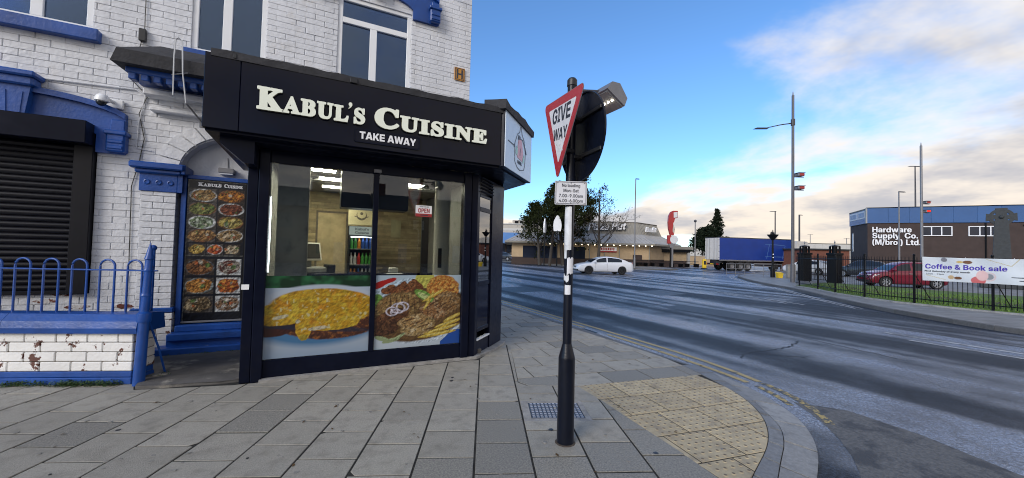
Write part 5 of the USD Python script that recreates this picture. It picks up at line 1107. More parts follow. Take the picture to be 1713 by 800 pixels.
obj('panel', bx(-0.25, 0.25, 0, 0.02, 0, 0.42, 0.01), pm('cream_panel', (0.62, 0.54, 0.34), 0.6, 0.05, 3), pcx); obj('drawing', upright(ext(unary_union([Point(0, 0.2).buffer(0.10).difference(Point(0, 0.22).buffer(0.085)), LineString([(-0.13, 0.18), (0, 0.13), (0.13, 0.18)]).buffer(0.008), Point(0, 0.24).buffer(0.03)]), 0.002), (0, -0.001, 0), 0), 'mortar_dark', pcx)
obj('column', [bx(-0.50, -0.12, 6.1, 6.3, 0.1, IZ - 0.003)], 'interior_grey', si); obj('column', cylinder(radius=0.13, height=IZ - 0.12, sections=24).apply_translation((1.86, 6.35, (IZ + 0.1) / 2)), 'interior_white', si, smooth=40)
obj('dark_panel', bx(1.62, 1.74, 6.75, 6.8, 0.9, 2.2), 'black', si); obj('card_reader', bx(1.77, 1.83, 6.21, 6.23, 1.30, 1.62, 0.005), 'black', si)
obj('led_menu_strip', [bx(-0.535, -0.52, 5.60, 5.62, 1.27, 2.2)], 'led_strip', si)
obj('cable_loop', tube([(0.95, 9.2, 2.6), (0.93, 9.2, 2.35), (1.0, 9.2, 2.22), (1.1, 9.2, 2.28)], 0.008, 5), 'black', si)
obj('notice', bx(1.5, 1.72, 9.2, 9.21, 1.85, 2.25), pm('notice_paper', (0.36, 0.33, 0.2), 0.7), si)
# ---------------------------------------------------------------- signpost on the corner
PX, PY_ = 1.93, 2.76
sp = thing('signpost', 'black signpost with a stepped sleeve base on the paved corner', 'post', (PX, PY_, 0))
obj('foot', lathe([(0, 0.008), (0.078, 0.006), (0.088, 0.0), (0.088, -0.02)], 11), 'soil', sp)
obj('sleeve', lathe([(0.0, 0.0), (0.072, 0.0), (0.070, 0.70), (0.067, 0.72), (0.041, 0.82), (0.0385, 0.828), (0.0, 0.83)], 28), 'pole', sp, smooth=35)
obj('shaft', lathe([(0.0, 0.80), (0.0385, 0.80), (0.0385, 3.06), (0.0, 3.06)], 24), 'pole', sp, smooth=35)
obj('cap', lathe([(0, 3.115), (0.030, 3.112), (0.043, 3.095), (0.044, 3.045), (0.04, 3.04)], 24), 'black', sp, smooth=35)
def wrap(a0, a1, z0, z1, mat, r=0.0395, rag=0.0, name='sticker'):
    n = 11; a = np.linspace(a0, a1, n); lo = z0 + rag * (rng.random(n) - 0.5); hi = z1 + rag * (rng.random(n) - 0.5)
    v = np.vstack([np.c_[r * np.cos(a), r * np.sin(a), lo], np.c_[r * np.cos(a), r * np.sin(a), hi]])
    obj(name, trimesh.Trimesh(v, [[i, i + 1, n + i + 1] for i in range(n - 1)] + [[i, n + i + 1, n + i] for i in range(n - 1)], process=False), mat, sp, smooth=True)
face_a = math.atan2(-PY_, -PX)               # heading from the post towards the camera
wrap(face_a - 1.5, face_a + 0.5, 1.62, 1.99, 'tape', 0.0400, 0.006, 'old_tape'); wrap(face_a - 1.5, face_a + 0.35, 1.66, 1.93, 'tape', 0.0404, 0.006, 'old_tape')
wrap(face_a - 1.5, face_a - 0.5, 1.55, 1.63, 'tape', 0.0400, 0.01); wrap(face_a - 0.35, face_a + 1.3, 1.42, 1.555, 'sign_white', 0.0398, 0.018); wrap(face_a - 1.3, face_a + 0.1, 1.36, 1.41, 'tape', 0.0399, 0.03); wrap(face_a - 0.8, face_a + 0.5, 1.245, 1.325, 'sign_white', 0.0398, 0.004)
# give way triangle
gw = thing('give_way_sign', 'red bordered triangular GIVE WAY sign facing left on the black signpost', 'road sign')
s_, az, ro = 0.828, -1.741, -0.109
tri = Polygon([(-s_ / 2, 0.288 * s_), (s_ / 2, 0.288 * s_), (0, -0.577 * s_)])
rot = lambda g: affinity.rotate(g, ro, origin=(0, 0), use_radians=True)
def on_tri(m, off=0.0):
    v = m.vertices; c, q = math.cos(ro), math.sin(ro); m2 = m.copy(); m2.vertices = np.c_[v[:, 0] * c - v[:, 1] * q, v[:, 0] * q + v[:, 1] * c, v[:, 2] + off]
    return upright(m2, (1.811, 2.739, 2.923 - 0.288 * s_), az)
outer = tri.buffer(-0.035).buffer(0.035, quad_segs=6)
inner_t = tri.buffer(-0.075, join_style=2).buffer(-0.012).buffer(0.012)
obj('plate', on_tri(ext(outer, 0.004)), 'grey_metal', gw); obj('red_border', on_tri(ext(outer.buffer(-0.004).difference(inner_t), 0.0016), 0.004), 'sign_red', gw); obj('white_field', on_tri(ext(inner_t, 0.0012), 0.004), 'sign_white', gw)
def moved(m, dx, dy): m = m.copy(); m.apply_translation((dx, dy, 0)); return m
obj('lettering', [on_tri(moved(fit('GIVE', 0.128, 0.37, 0.0012, center=True), 0.0, 0.025), 0.0055), on_tri(moved(fit('WAY', 0.098, 0.285, 0.0012, center=True), 0.0, -0.125), 0.0055)], 'sign_black', gw)
obj('scuff', on_tri(ext(unary_union([Point(rng.normal(0.01, 0.03), rng.normal(-0.20, 0.025)).buffer(0.004 + 0.006 * rng.random()) for k in range(26)]), 0.001), 0.0055), 'tape', gw)
obj('bracket', [bx(1.832, 1.93, 2.70, 2.80, 2.80, 2.83, 0.004), bx(1.832, 1.93, 2.70, 2.80, 2.45, 2.48, 0.004)], 'black', gw)
# back of the round sign
rd_ = thing('round_sign', 'large round road sign seen from its black back, behind the triangular sign', 'road sign')
az2 = -1.699
disc = Point(0, 0).buffer(0.38, quad_segs=16)
def on_disc(m, off=0.0): m = m.copy(); m.apply_translation((0, 0, off)); return upright(m, (2.009, 2.715, 2.598), az2)
obj('plate', on_disc(ext(disc, 0.004), -0.004), 'pole', rd_); obj('rim', on_disc(ext(disc.difference(Point(0, 0).buffer(0.371, quad_segs=16)), 0.012), 0.0), 'pole', rd_)
obj('channel', [on_disc(bx(-0.33, 0.33, yv - 0.014, yv + 0.014, 0, 0.02, 0.003)) for yv in (0.16, -0.17)], 'black', rd_)
obj('face', on_disc(ext(disc.buffer(-0.01), 0.002), -0.0065), 'sign_red', rd_)
obj('clip', [bx(1.94, 2.01, 2.72, 2.80, z, z + 0.03, 0.004) for z in (2.74, 2.41)], 'black', rd_)
# LED lantern over the round sign
ln = thing('sign_lantern', 'lit LED sign lantern on a short arm at the top of the signpost', 'lamp')
prof = Polygon([(2.17, 3.015), (2.225, 3.085), (2.31, 3.085), (2.395, 2.97), (2.365, 2.895)])
obj('head', T(wallx(prof, 2.83, 0.25), (0, 0, 0)), 'grey_metal', ln)
obj('lens', trimesh.convex.convex_hull([(x, yv, z) for yv in (2.60, 2.81) for x, z in ((2.183, 2.999), (2.358, 2.888), (2.362, 2.90), (2.19, 3.01))]), 'interior_grey', ln)
for k in range(4): obj('led', T(icosphere(1, 0.0105), (2.265, 2.63 + k * 0.05, 2.943)), 'sign_led', ln)
obj('arm', tube([(1.95, 2.77, 3.02), (2.08, 2.75, 3.03), (2.22, 2.73, 3.045)], 0.014, 8), 'dark_metal', ln)
# loading plate
lpz = thing('loading_plate', 'small white plate with black No loading hours, under the round sign', 'road sign')
pc = np.array([PX, PY_]) - F2 * 0.052
def on_plate(m, off=0.0): m = m.copy(); m.apply_translation((0, 0, off)); return upright(m, (pc[0], pc[1], 2.105), SITE_ANG + 0.05)
obj('plate', on_plate(ext(rect(-0.137, -0.10, 0.137, 0.10).buffer(-0.01).buffer(0.01), 0.003)), 'sign_white', lpz)
obj('border', on_plate(ext(rect(-0.131, -0.094, 0.131, 0.094).difference(rect(-0.126, -0.089, 0.126, 0.089)), 0.0008), 0.003), 'sign_black', lpz)
for t, w, yv in (('No loading', 0.155, 0.050), ('Mon-Sat', 0.13, 0.006), ('7.00-9.00am', 0.205, -0.038), ('4.00-6.00pm', 0.205, -0.080)): obj('lettering', on_plate(moved(fit(t, 0.028, w, 0.0008, center=True), 0, yv), 0.003), 'sign_black', lpz)
for x in (-0.115, 0.0, 0.115):
    for yv in (0.085, -0.088): obj('bolt', on_plate(T(cylinder(radius=0.005, height=0.004, sections=8), (x, yv, 0.0)), 0.004), 'grey_metal', lpz)
obj('clip', [T(bx(-0.05, 0.05, -0.02, 0.02, z, z + 0.02), (pc[0] + F2[0] * 0.02, pc[1] + F2[1] * 0.02, 0), SITE_ANG) for z in (2.04, 2.14)], 'black', lpz)

# ---------------------------------------------------------------- railings, banner, gate piers
fn = thing('black_railings', 'long black vertical bar railings curving along the lawn on the far corner', 'railings')
fl = LineString(fence_line); nbar = int(fl.length / 0.112)
for k in range(nbar):
    p = fl.interpolate(0.05 + k * 0.112)
    if p.y < 1.2: continue
    obj('bar', tube([(p.x, p.y, 0.16), (p.x, p.y, 1.70), (p.x, p.y, 1.76)], [0.0095, 0.0095, 0.002], 5, caps=False), 'iron', fn)
fpts = np.array([fl.interpolate(t).coords[0] for t in np.linspace(0, fl.length - 1.0, 40)])
for z in (0.26, 1.60): obj('rail', tube(np.c_[fpts, np.full(len(fpts), z)], 0.017, 5), 'iron', fn)
for k, t in enumerate(np.arange(0.4, fl.length - 1, 1.85)):
    p = fl.interpolate(t); obj('post', [T(bx(-0.03, 0.03, -0.03, 0.03, 0.0, 1.80, 0.006), (p.x + 0.03, p.y, 0)), T(icosphere(1, 0.04), (p.x + 0.03, p.y, 1.82))], 'iron', fn)
    obj('stay', tube([(p.x + 0.04, p.y, 1.15), (p.x + 0.75, p.y - 0.25, 0.1)], 0.014, 5), 'iron', fn)
bn = thing('fence_banner', 'white Coffee & Book sale banner tied to the black railings at far right', 'banner', (18.93, 5.72, 0.0), -math.pi / 2)
PB = Print(3.2, 0.82, 240, 62, (0.60, 0.64, 0.66))
nb1 = PB.noise(1.5, 61); PB.c *= (0.95 + 0.1 * nb1)[..., None]
for cx, cy, rx, ry, c in ((0.52, 0.74, 0.075, 0.075, (0.20, 0.20, 0.22)), (1.50, 0.22, 0.10, 0.10, (0.24, 0.25, 0.26)), (1.50, 0.22, 0.15, 0.15, None), (1.28, 0.08, 0.16, 0.14, (0.52, 0.12, 0.12)), (1.36, 0.25, 0.13, 0.17, (0.66, 0.44, 0.42)), (1.05, 0.68, 0.10, 0.06, (0.16, 0.07, 0.03)), (0.88, 0.68, 0.08, 0.04, (0.55, 0.40, 0.15)), (0.84, 0.13, 0.09, 0.05, (0.16, 0.07, 0.03)), (0.68, 0.15, 0.07, 0.07, (0.50, 0.36, 0.2))):
    if c is None: PB.mix(PB.ell(cx, cy, rx, ry) * (1 - PB.ell(cx, cy, 0.11, 0.11)), (0.62, 0.50, 0.48))
    else: PB.mix(PB.ell(cx, cy, rx, ry, 0, 0.05, 3), c)
for (x0, y0), (x1, y1) in (((1.45, 0.80), (1.95, 0.58)), ((1.95, 0.58), (2.10, 0.80)), ((0.10, 0.20), (0.55, 0.06))):
    t = np.clip(((PB.x - x0) * (x1 - x0) + (PB.y - y0) * (y1 - y0)) / ((x1 - x0) ** 2 + (y1 - y0) ** 2), 0, 1); dd = np.hypot(PB.x - x0 - t * (x1 - x0), PB.y - y0 - t * (y1 - y0)); PB.mix((dd < 0.010).astype(float), (0.50, 0.44, 0.28))
sag = lambda v: np.c_[v[:, 0], v[:, 1] - 0.04 * np.sin(np.clip(v[:, 0] / 3.2, 0, 1) * math.pi) * (v[:, 1] / 0.82 - 0.3), 0.012 * np.sin(v[:, 0] * 7 + v[:, 1] * 3) + 0.008 * np.sin(v[:, 1] * 9)]
def on_banner(m, off=0.006): v = m.vertices; m = m.copy(); w = sag(v); m.vertices = np.c_[w[:, 0], -(w[:, 2] + v[:, 2] + off), w[:, 1] + 0.935]; return m
PBm = PB.put('vinyl', (0, 0, 0.935), 0.0, bn, 'ink_matt', warp=sag)
obj('heading', on_banner(moved(fit('Coffee & Book sale', 0.165, 1.80, 0.002), 0.07, 0.42)), 'purple_ink', bn)
obj('small_print', [on_banner(moved(fit('First Saturday of every month', 0.055, 1.05, 0.002), 0.06, 0.31)), on_banner(moved(fit('10am - 12pm', 0.045, 0.42, 0.002, False), 0.10, 0.22)), on_banner(bx(2.2, 2.75, 0.60, 0.606, 0, 0.002)), on_banner(bx(2.18, 2.8, 0.30, 0.318, 0, 0.002)), on_banner(bx(1.95, 2.8, 0.22, 0.24, 0, 0.002)), on_banner(bx(2.1, 2.8, 0.12, 0.14, 0, 0.002))] + [on_banner(bx(2.22 + 0.06 * k, 2.26 + 0.06 * k, 0.69, 0.73, 0, 0.002)) for k in range(9)] + [on_banner(bx(2.22 + 0.06 * k, 2.25 + 0.06 * k, 0.63, 0.66, 0, 0.002)) for k in range(8)], 'sign_black', bn)
obj('tie', [tube([(x, 0.0, z), (x, 0.05, z + 0.02)], 0.006, 4) for x in (0.02, 1.0, 2.0, 3.1) for z in (0.96, 1.73)], 'white_ink', bn)
def pier(a, d, label):
    p = site(a, d, 0.05); g = thing('gate_pier', label, 'gate pier', p, SITE_ANG)
    obj('body', [bx(-0.28, 0.28, -0.28, 0.28, 0, 1.80, 0.01)], 'iron', g); obj('panel', [bx(-0.2, 0.2, -0.30, -0.278, 0.2, 1.65, 0.01)], 'iron', g)
    obj('cornice', bx(-0.32, 0.32, -0.32, 0.32, 1.802, 1.94, 0.015), 'iron', g)
    for sx in (-0.17, 0.17):
        for sy in (-0.17, 0.17): obj('lantern_post', bx(sx - 0.045, sx + 0.045, sy - 0.045, sy + 0.045, 1.94, 2.36, 0.008), 'iron', g)
    obj('lantern_core', bx(-0.10, 0.10, -0.10, 0.10, 1.94, 2.36), 'iron', g); obj('lantern_roof', lathe([(0, 2.46), (0.12, 2.45), (0.28, 2.40), (0.29, 2.36), (0, 2.36)], 8), 'iron', g)
    obj('finial', lathe([(0, 2.80), (0.012, 2.72), (0.045, 2.64), (0.03, 2.58), (0.012, 2.54), (0.05, 2.46), (0, 2.455)], 10), 'grey_metal', g)
pier(20.35, 27.0, 'dark iron gate pier nearest the tall lamp column'); pier(20.95, 25.2, 'dark iron gate pier further right, between railings and the red car')
gl = thing('iron_gate', 'dark iron gate leaf closed between the two gate piers', 'gate', site(20.65, 26.1, 0.06), SITE_ANG - 1.25)
for k in range(12): obj('bar', tube([(-0.6 + k * 0.11, 0, 0.1), (-0.6 + k * 0.11, 0, 1.65 + 0.1 * math.sin(k * 0.29))], 0.012, 5), 'iron', gl)
obj('rail', [bx(-0.65, 0.65, -0.015, 0.015, z, z + 0.04) for z in (0.12, 0.85, 1.5)], 'iron', gl)
for a, lb in ((21.72, 'left'), (22.09, 'right')):
    cpz = thing('concrete_post', f'grey concrete post at the foot of the tall lamp column, the {lb} one of two', 'post', site(a, 30.5, 0.05), SITE_ANG)
    obj('post', bx(-0.13, 0.13, -0.13, 0.13, 0, 0.98, 0.02), 'concrete_post', cpz); obj('cap', bx(-0.14, 0.14, -0.14, 0.14, 0.982, 1.03, 0.015), 'concrete_post', cpz)

# ---------------------------------------------------------------- lamp columns
def column(name, label, a, d, h, r0, r1, mat, parts, z=0.05):
    p = site(a, d, z); g = thing(name, label, 'street lamp' if 'lamp' in name else 'column', p, SITE_ANG)
    obj('base', lathe([(0, 1.2), (r0 * 1.02, 1.2), (r0 * 1.35, 1.1), (r0 * 1.4, 0.0), (0, 0)], 14), mat, g, smooth=40)
    obj('shaft', lathe([(0, h), (r1, h - 0.02), (r0, 1.2), (0, 1.2)], 14), mat, g, smooth=40)
    parts(g); return g
def head(g, x, y, z, dx, mat='dark_metal', l=0.55):
    obj('luminaire', [trimesh.convex.convex_hull([(x, y - 0.10, z), (x, y + 0.10, z), (x + dx * l, y - 0.13, z - 0.02), (x + dx * l, y + 0.13, z - 0.02), (x, y - 0.06, z + 0.08), (x, y + 0.06, z + 0.08), (x + dx * l * 0.8, y - 0.07, z + 0.06), (x + dx * l * 0.8, y + 0.07, z + 0.06)])], mat, g)
def signal_boxes(g, zs, lit):
    for k, z in enumerate(zs):
        b = obj('signal_box', [bx(0.22, 0.62, -0.22, 0.22, z, z + 0.20, 0.03), bx(0.05, 0.7, -0.025, 0.025, z - 0.06, z - 0.02)], 'grey_metal', g)
        obj('visor', bx(0.20, 0.66, -0.25, 0.24, z + 0.20, z + 0.235, 0.01), 'dark_metal', b)
        obj('red_lens', bx(0.28, 0.60, -0.236, -0.218, z + 0.03, z + 0.17, 0.01), 'red_light' if lit[k] else 'red_plastic', b)
def main_parts(g):
    obj('spike', lathe([(0, 12.45), (0.02, 12.4), (0.05, 12.15), (0, 12.15)], 8), 'grey_metal', g)
    obj('arm', tube([(0, 0, 10.35), (-0.8, 0, 10.22), (-1.7, 0, 10.0)], [0.04, 0.035, 0.03], 8), 'dark_metal', g); head(g, -1.65, 0, 9.93, -1, l=0.9)
    obj('collar', lathe([(0, 10.6), (0.12, 10.6), (0.12, 10.2), (0, 10.2)], 12), 'dark_metal', g); signal_boxes(g, (6.85, 6.0), (0, 0))
column('lamp_column', 'tallest lamp column, grey with one arm and two signal boxes, by the gate piers', 18.15, 25.1, 12.2, 0.095, 0.075, 'tall_column', main_parts)
def c2(g):
    obj('spike', lathe([(0, 12.35), (0.02, 12.3), (0.05, 12.05), (0, 12.05)], 8), 'grey_metal', g); signal_boxes(g, (6.75, 5.95), (0, 1))
column('signal_column', 'grey column with two red signal boxes rising behind the red hatchback', 36.95, 35.0, 12.05, 0.11, 0.085, 'grey_metal', c2)
column('lamp_column', 'slim lamp column standing in front of the painted hardware lettering', 37.9, 38.0, 8.3, 0.08, 0.055, 'grey_metal', lambda g: head(g, 0, 0, 8.28, 1, l=0.6))
column('lamp_column', 'tall twin headed lamp column rising behind the blue fascia of the brown building', 57.2, 55, 15.0, 0.12, 0.07, 'dark_metal', lambda g: (head(g, 0, 0, 15.0, 1, l=1.0), head(g, 0, 0, 15.0, -1, l=1.0)))
column('lamp_column', 'thin bare lamp column in front of the pizza restaurant', 13.6, 43, 9.9, 0.075, 0.05, 'grey_metal', lambda g: head(g, 0, 0, 9.9, 1, l=0.4))
column('lamp_column', 'distant lamp column with its head to the left, above the blue trailer', 36.6, 54, 8.0, 0.09, 0.07, 'dark_metal', lambda g: head(g, 0.1, 0, 7.95, -1, l=0.9))
column('lamp_column', 'distant dark lamp column just right of the tallest column', 44.4, 60, 8.3, 0.13, 0.11, 'dark_metal', lambda g: head(g, 0, 0, 8.2, 1, l=0.5))
column('lamp_column', 'distant slim lamp column in front of the bushy tree left of the trailer', 28.3, 60, 6.8, 0.09, 0.07, 'grey_metal', lambda g: obj('camera', T(icosphere(1, 0.22), (0, 0, 6.9)), 'dark_metal', g))
for a, d, h, lb in ((84.5, 110, 8.3, 'faint far lamp column over the grey warehouse between the gate piers'), (90.5, 105, 7.2, 'faint far lamp column beside the left end of the brown building')): column('lamp_column', lb, a, d, h, 0.10, 0.08, 'grey_metal', lambda g: (head(g, 0, 0, h, 1, l=0.8), head(g, 0, 0, h, -1, l=0.8)))

# ornate post, guard rail, bin, keep left bollard
op = thing('ornate_post', 'dark ornate post with a funnel shaped top in front of the blue trailer', 'post', site(20.55, 30.6, 0.05))
obj('shaft', lathe([(0, 0), (0.16, 0), (0.16, 0.7), (0.10, 0.78), (0.075, 0.85), (0.065, 2.9), (0.0, 2.9)], 12), 'iron', op, smooth=40); obj('funnel', lathe([(0, 2.9), (0.10, 2.92), (0.16, 3.02), (0.38, 3.30), (0.40, 3.36), (0, 3.36)], 14), 'iron', op, smooth=40)
obj('finial', [lathe([(0, 3.75), (0.03, 3.68), (0.05, 3.5), (0.12, 3.42), (0.14, 3.36), (0, 3.36)], 10), T(lathe([(0, 3.6), (0.06, 3.5), (0.08, 3.36), (0, 3.36)], 8), (-0.2, 0, 0)), T(bx(-0.1, 0.1, -0.06, 0.06, 3.36, 3.55, 0.02), (0.12, 0.05, 0))], 'iron', op)
obj('reflector', [T(icosphere(1, 0.05), (-0.07 * F2[0], -0.07 * F2[1], z)) for z in (1.55, 1.80)], 'white_ink', op)
gr_ = thing('guard_rail', 'grey pedestrian guard rail behind the ornate post at the junction', 'railing', site(19.6, 31.5, 0.05), SITE_ANG)
for k in range(7): obj('post', tube([(-2.2 + k * 0.75, 0, 0), (-2.2 + k * 0.75, 0, 1.0)], 0.022, 6), 'grey_metal', gr_)
for z in (0.98, 0.6, 0.2): obj('rail', tube([(-2.2, 0, z), (2.3, 0, z)], 0.02, 6), 'grey_metal', gr_)
yb = thing('grit_bin', 'small yellow grit bin beside the ornate post', 'bin', site(20.6, 29.9, 0.05), SITE_ANG)
obj('body', trimesh.convex.convex_hull([(x * s, y * s, z) for x in (-0.2, 0.2) for y in (-0.16, 0.16) for z, s in ((0, 0.8), (0.36, 1.0))]), 'yellow_plastic', yb); obj('lid', trimesh.convex.convex_hull([(-0.22, -0.18, 0.362), (0.22, -0.18, 0.362), (-0.22, 0.18, 0.362), (0.22, 0.18, 0.362), (-0.18, 0.14, 0.45), (0.18, 0.14, 0.45)]), 'yellow_plastic', yb)
kb = thing('yellow_bollard', 'yellow traffic bollard on the far kerb left of the blue trailer', 'bollard', site(22.9, 46.2, 0.05), SITE_ANG)
obj('body', bx(-0.22, 0.22, -0.15, 0.15, 0.1, 1.15, 0.06), 'yellow_plastic', kb); obj('base', bx(-0.3, 0.3, -0.22, 0.22, 0, 0.10, 0.03), 'black', kb); obj('face', bx(-0.12, 0.12, -0.165, -0.15, 0.5, 0.95, 0.01), 'black', kb)
to = thing('hook_totem', 'red hooked totem sign on a dark pole beside the pizza restaurant', 'sign', site(20.45, 50, 0.05), SITE_ANG)
obj('pole', [bx(-0.10, 0.08, -0.08, 0.08, 0, 2.95, 0.01)], 'iron', to); obj('pole_sleeve', bx(0.085, 0.30, -0.09, 0.09, 0, 2.9, 0.02), 'grey_metal', to)
hook = Polygon([(-0.12, 4.1), (-0.34, 4.9), (-0.42, 5.8), (-0.34, 6.6), (-0.1, 7.1), (0.2, 7.25), (0.8, 7.25), (0.8, 6.35), (0.45, 6.3), (0.35, 5.9), (0.2, 5.6), (0.45, 4.9), (0.30, 4.1)])
obj('hook', wallx(hook.buffer(-0.03).buffer(0.03), 0.18, 0.36), 'red_plastic', to); obj('hook_face', wallx(Polygon([(0.28, 6.35), (0.25, 7.05), (0.74, 7.12), (0.74, 6.42)]), -0.181, 0.02), 'tape', to); obj('hook_edge', wallx(Polygon([(0.2, 5.55), (0.42, 4.95), (0.32, 4.3), (0.15, 4.6)]), -0.181, 0.02), 'pale_wall', to)
obj('sign_box', bx(-0.45, 0.0, -0.15, 0.2, 3.0, 4.1, 0.03), 'red_plastic', to); obj('round_box', T(T(cylinder(radius=0.52, height=0.4, sections=20), rx=math.pi / 2), (0.35, 0, 3.55)), 'tape', to); obj('bracket', trimesh.convex.convex_hull([(-0.1, -0.1, 2.5), (0.3, 0.1, 2.5), (-0.1, 0.1, 2.5), (0.3, -0.1, 2.5), (-0.3, -0.1, 3.0), (0.6, 0.1, 3.0), (0.6, -0.1, 3.0), (-0.3, 0.1, 3.0)]), 'grey_metal', to)
def shield(a, d, z0, z1, w, rot_, label):
    g = thing('shield_sign', label, 'sign', site(a, d, 0.05), SITE_ANG + rot_)
    obj('post', tube([(0, 0, 0), (0, 0, z0 + 0.1)], 0.07, 8), 'iron', g); h = z1 - z0
    obj('panel', wallx(Polygon([(-0.42 * w, z0), (0.42 * w, z0), (0.5 * w, z0 + 0.35 * h), (0.42 * w, z0 + 0.65 * h), (0.15 * w, z0 + 0.95 * h), (0, z1), (-0.15 * w, z0 + 0.95 * h), (-0.42 * w, z0 + 0.65 * h), (-0.5 * w, z0 + 0.35 * h)]), 0.06, 0.12), 'upvc', g)
shield(5.11, 44, 3.95, 5.75, 0.95, 0.0, 'white pointed shield sign on a post under the dark trees, facing forward'); shield(3.69, 44, 3.75, 5.35, 0.9, 1.25, 'white pointed shield sign turned nearly edge on, left of its twin')

# ---------------------------------------------------------------- vehicles
def interp(tab): t = np.array(tab, float); return lambda x: np.interp(x, t[:, 0], t[:, 1])
def car(name, label, loc, rz, L, W, body, glass_line, wb, wr, paint, alloy, xf0, seed=0, doors=(0.1, -0.9)):
    """x forward. body: (x, shoulder height); glass_line: (x, roof height) from rear screen base to windscreen base"""
    g = thing(name, label, 'car', loc, rz)
    sh, rf = interp(body), interp(glass_line); xs = np.linspace(-L / 2, L / 2, 44)
    def hw(x): e = abs(x) / (L / 2); return W / 2 * (1 - 0.10 * max(0, (e - 0.55) / 0.45) ** 1.6 - 0.18 * max(0, (e - 0.9) / 0.1) ** 2)
    rings = []
    for x in xs:
        w, s = hw(x), float(sh(x)); e = abs(x) / (L / 2); zb = 0.20 + 0.10 * max(0, (e - 0.86) / 0.14) ** 1.5
        half = [(0.0, zb), (0.84 * w, zb), (0.955 * w, zb + 0.06), (1.0 * w, zb + 0.28 * (s - zb) + 0.06), (0.985 * w, zb + 0.72 * (s - zb)), (0.95 * w, s - 0.045), (0.88 * w, s - 0.008), (0.45 * w, s + 0.022), (0.0, s + 0.03)]
        rings.append([(x, y, z) for y, z in half] + [(x, -y, z) for y, z in half[-2:0:-1]])
    R_ = np.array(rings); n, k = R_.shape[:2]; v = R_.reshape(-1, 3); f = []
    for i in range(n - 1):
        for j in range(k):
            a, b, c, d = i * k + j, i * k + (j + 1) % k, (i + 1) * k + (j + 1) % k, (i + 1) * k + j; f += [[a, b, c], [a, c, d]]
    for e in (0, n - 1):
        f += [[e * k, e * k + j + 1, e * k + j] if e == 0 else [e * k, e * k + j, e * k + j + 1] for j in range(1, k - 1)]
    m = trimesh.Trimesh(v, f, process=True)
    if m.volume < 0: m.invert()
    ax = (xf0, xf0 - wb)
    try:
        cuts = [T(T(cylinder(radius=wr + 0.045, height=0.56, sections=28), rx=math.pi / 2), (x, s * (W / 2), wr)) for x in ax for s in (-1, 1)]
        m = trimesh.boolean.difference([m] + cuts, engine='manifold')
    except Exception as ex: print('arch cut', ex)
    obj('body', m, paint, g, smooth=38)
    g0, g1 = glass_line[0][0], glass_line[-1][0]
    gx = np.linspace(g0, g1, 30)
    def sec(x):
        b = float(sh(x)) + 0.0; t = float(rf(x)); h = max(t - b, 0.001); w0 = hw(x) * 0.90; return b, t, h, w0, w0 - 0.34 * h * min(1, h / 0.25)
    def side(x, t, o): b, tp, h, w0, wt = sec(x); return (x, w0 + (wt - w0) * t + o, b + t * h * 0.90)
    rings = []
    for x in gx:
        b, t, h, w0, wt = sec(x); half = [(w0, b - 0.03), (w0, b), ((w0 + wt) / 2, b + 0.45 * h), (wt, b + 0.90 * h), (0.86 * wt, b + 0.97 * h), (0.4 * wt, t), (0, t + 0.004)]
        rings.append([(x, y, z) for y, z in half] + [(x, -y, z) for y, z in half[-2::-1]])
    R_ = np.array(rings); n, k = R_.shape[:2]; v = R_.reshape(-1, 3); f = []
    for i in range(n - 1):
        for j in range(k - 1):
            a, b, c, d = i * k + j, i * k + j + 1, (i + 1) * k + j + 1, (i + 1) * k + j; f += [[a, b, c], [a, c, d]]
    cab = trimesh.Trimesh(v, f, process=False)
    if cab.face_normals[np.argmax(cab.triangles_center[:, 2])][2] < 0: cab.invert()
    obj('cabin', cab, paint, g, smooth=45)
    def patch(fn, U, V):
        P = np.array([[fn(u, w) for w in V] for u in U]); nu, nv = P.shape[:2]; q = []
        for i in range(nu - 1):
            for j in range(nv - 1): a = i * nv + j; q += [[a, a + 1, a + nv + 1], [a, a + nv + 1, a + nv]]
        return trimesh.Trimesh(P.reshape(-1, 3), q, process=False)
    hs = np.array([float(rf(x)) - float(sh(x)) for x in gx]); okx = gx[hs > 0.62 * hs.max()]; xr, xw = okx[0], okx[-1]
    bp = doors[1] + 0.0
    for s in (1, -1):
        for a, b in ((bp + 0.05, xw + 0.10), (xr - 0.12, bp - 0.05)):
            def fs_(x, t, s=s): p = side(x, t, 0.007); return (p[0] - (0.10 if x > 0 else 0) * 0, s * p[1], p[2])
            mesh_ = patch(fs_, np.linspace(a, b, 8), np.linspace(0.08, 0.90, 5))
            obj('side_window', mesh_, 'car_glass', g, smooth=True)
        obj('mirror', T(bx(-0.07, 0.07, -0.10, 0.10, -0.06, 0.06, 0.035), (xw + 0.28, s * (hw(xw) + 0.06), float(sh(xw)) + 0.06)), paint, g)
        obj('door_handle', bx(bp - 0.02 + 0.05, bp + 0.19, s * hw(bp) - 0.012, s * hw(bp) + 0.012, float(sh(bp)) - 0.16, float(sh(bp)) - 0.135, 0.005), paint if paint != 'paint_red' else 'alloy', g)
        for xx_ in (bp - 0.0, xw + 0.25): obj('door_gap', patch(lambda u, w, s=s, xx_=xx_: (xx_ + u, s * (hw(xx_) * (1.003 - 0.03 * abs(w - 0.45))), 0.32 + w * (float(sh(xx_)) - 0.36)), [-0.006, 0.006], np.linspace(0, 1, 6)), 'black', g)
    top = lambda x, u: (x, u * sec(x)[4] * 0.90, (lambda q: q[1] - 0.03 * q[2] * abs(u) ** 3)(sec(x)) + 0.008)
    obj('windscreen', patch(top, np.linspace(xw + 0.04, g1 - 0.03, 8), np.linspace(-1, 1, 7)), 'car_glass', g, smooth=True)
    obj('rear_window', patch(top, np.linspace(g0 + 0.05, xr - 0.04, 6), np.linspace(-0.95, 0.95, 7)), 'car_glass', g, smooth=True)
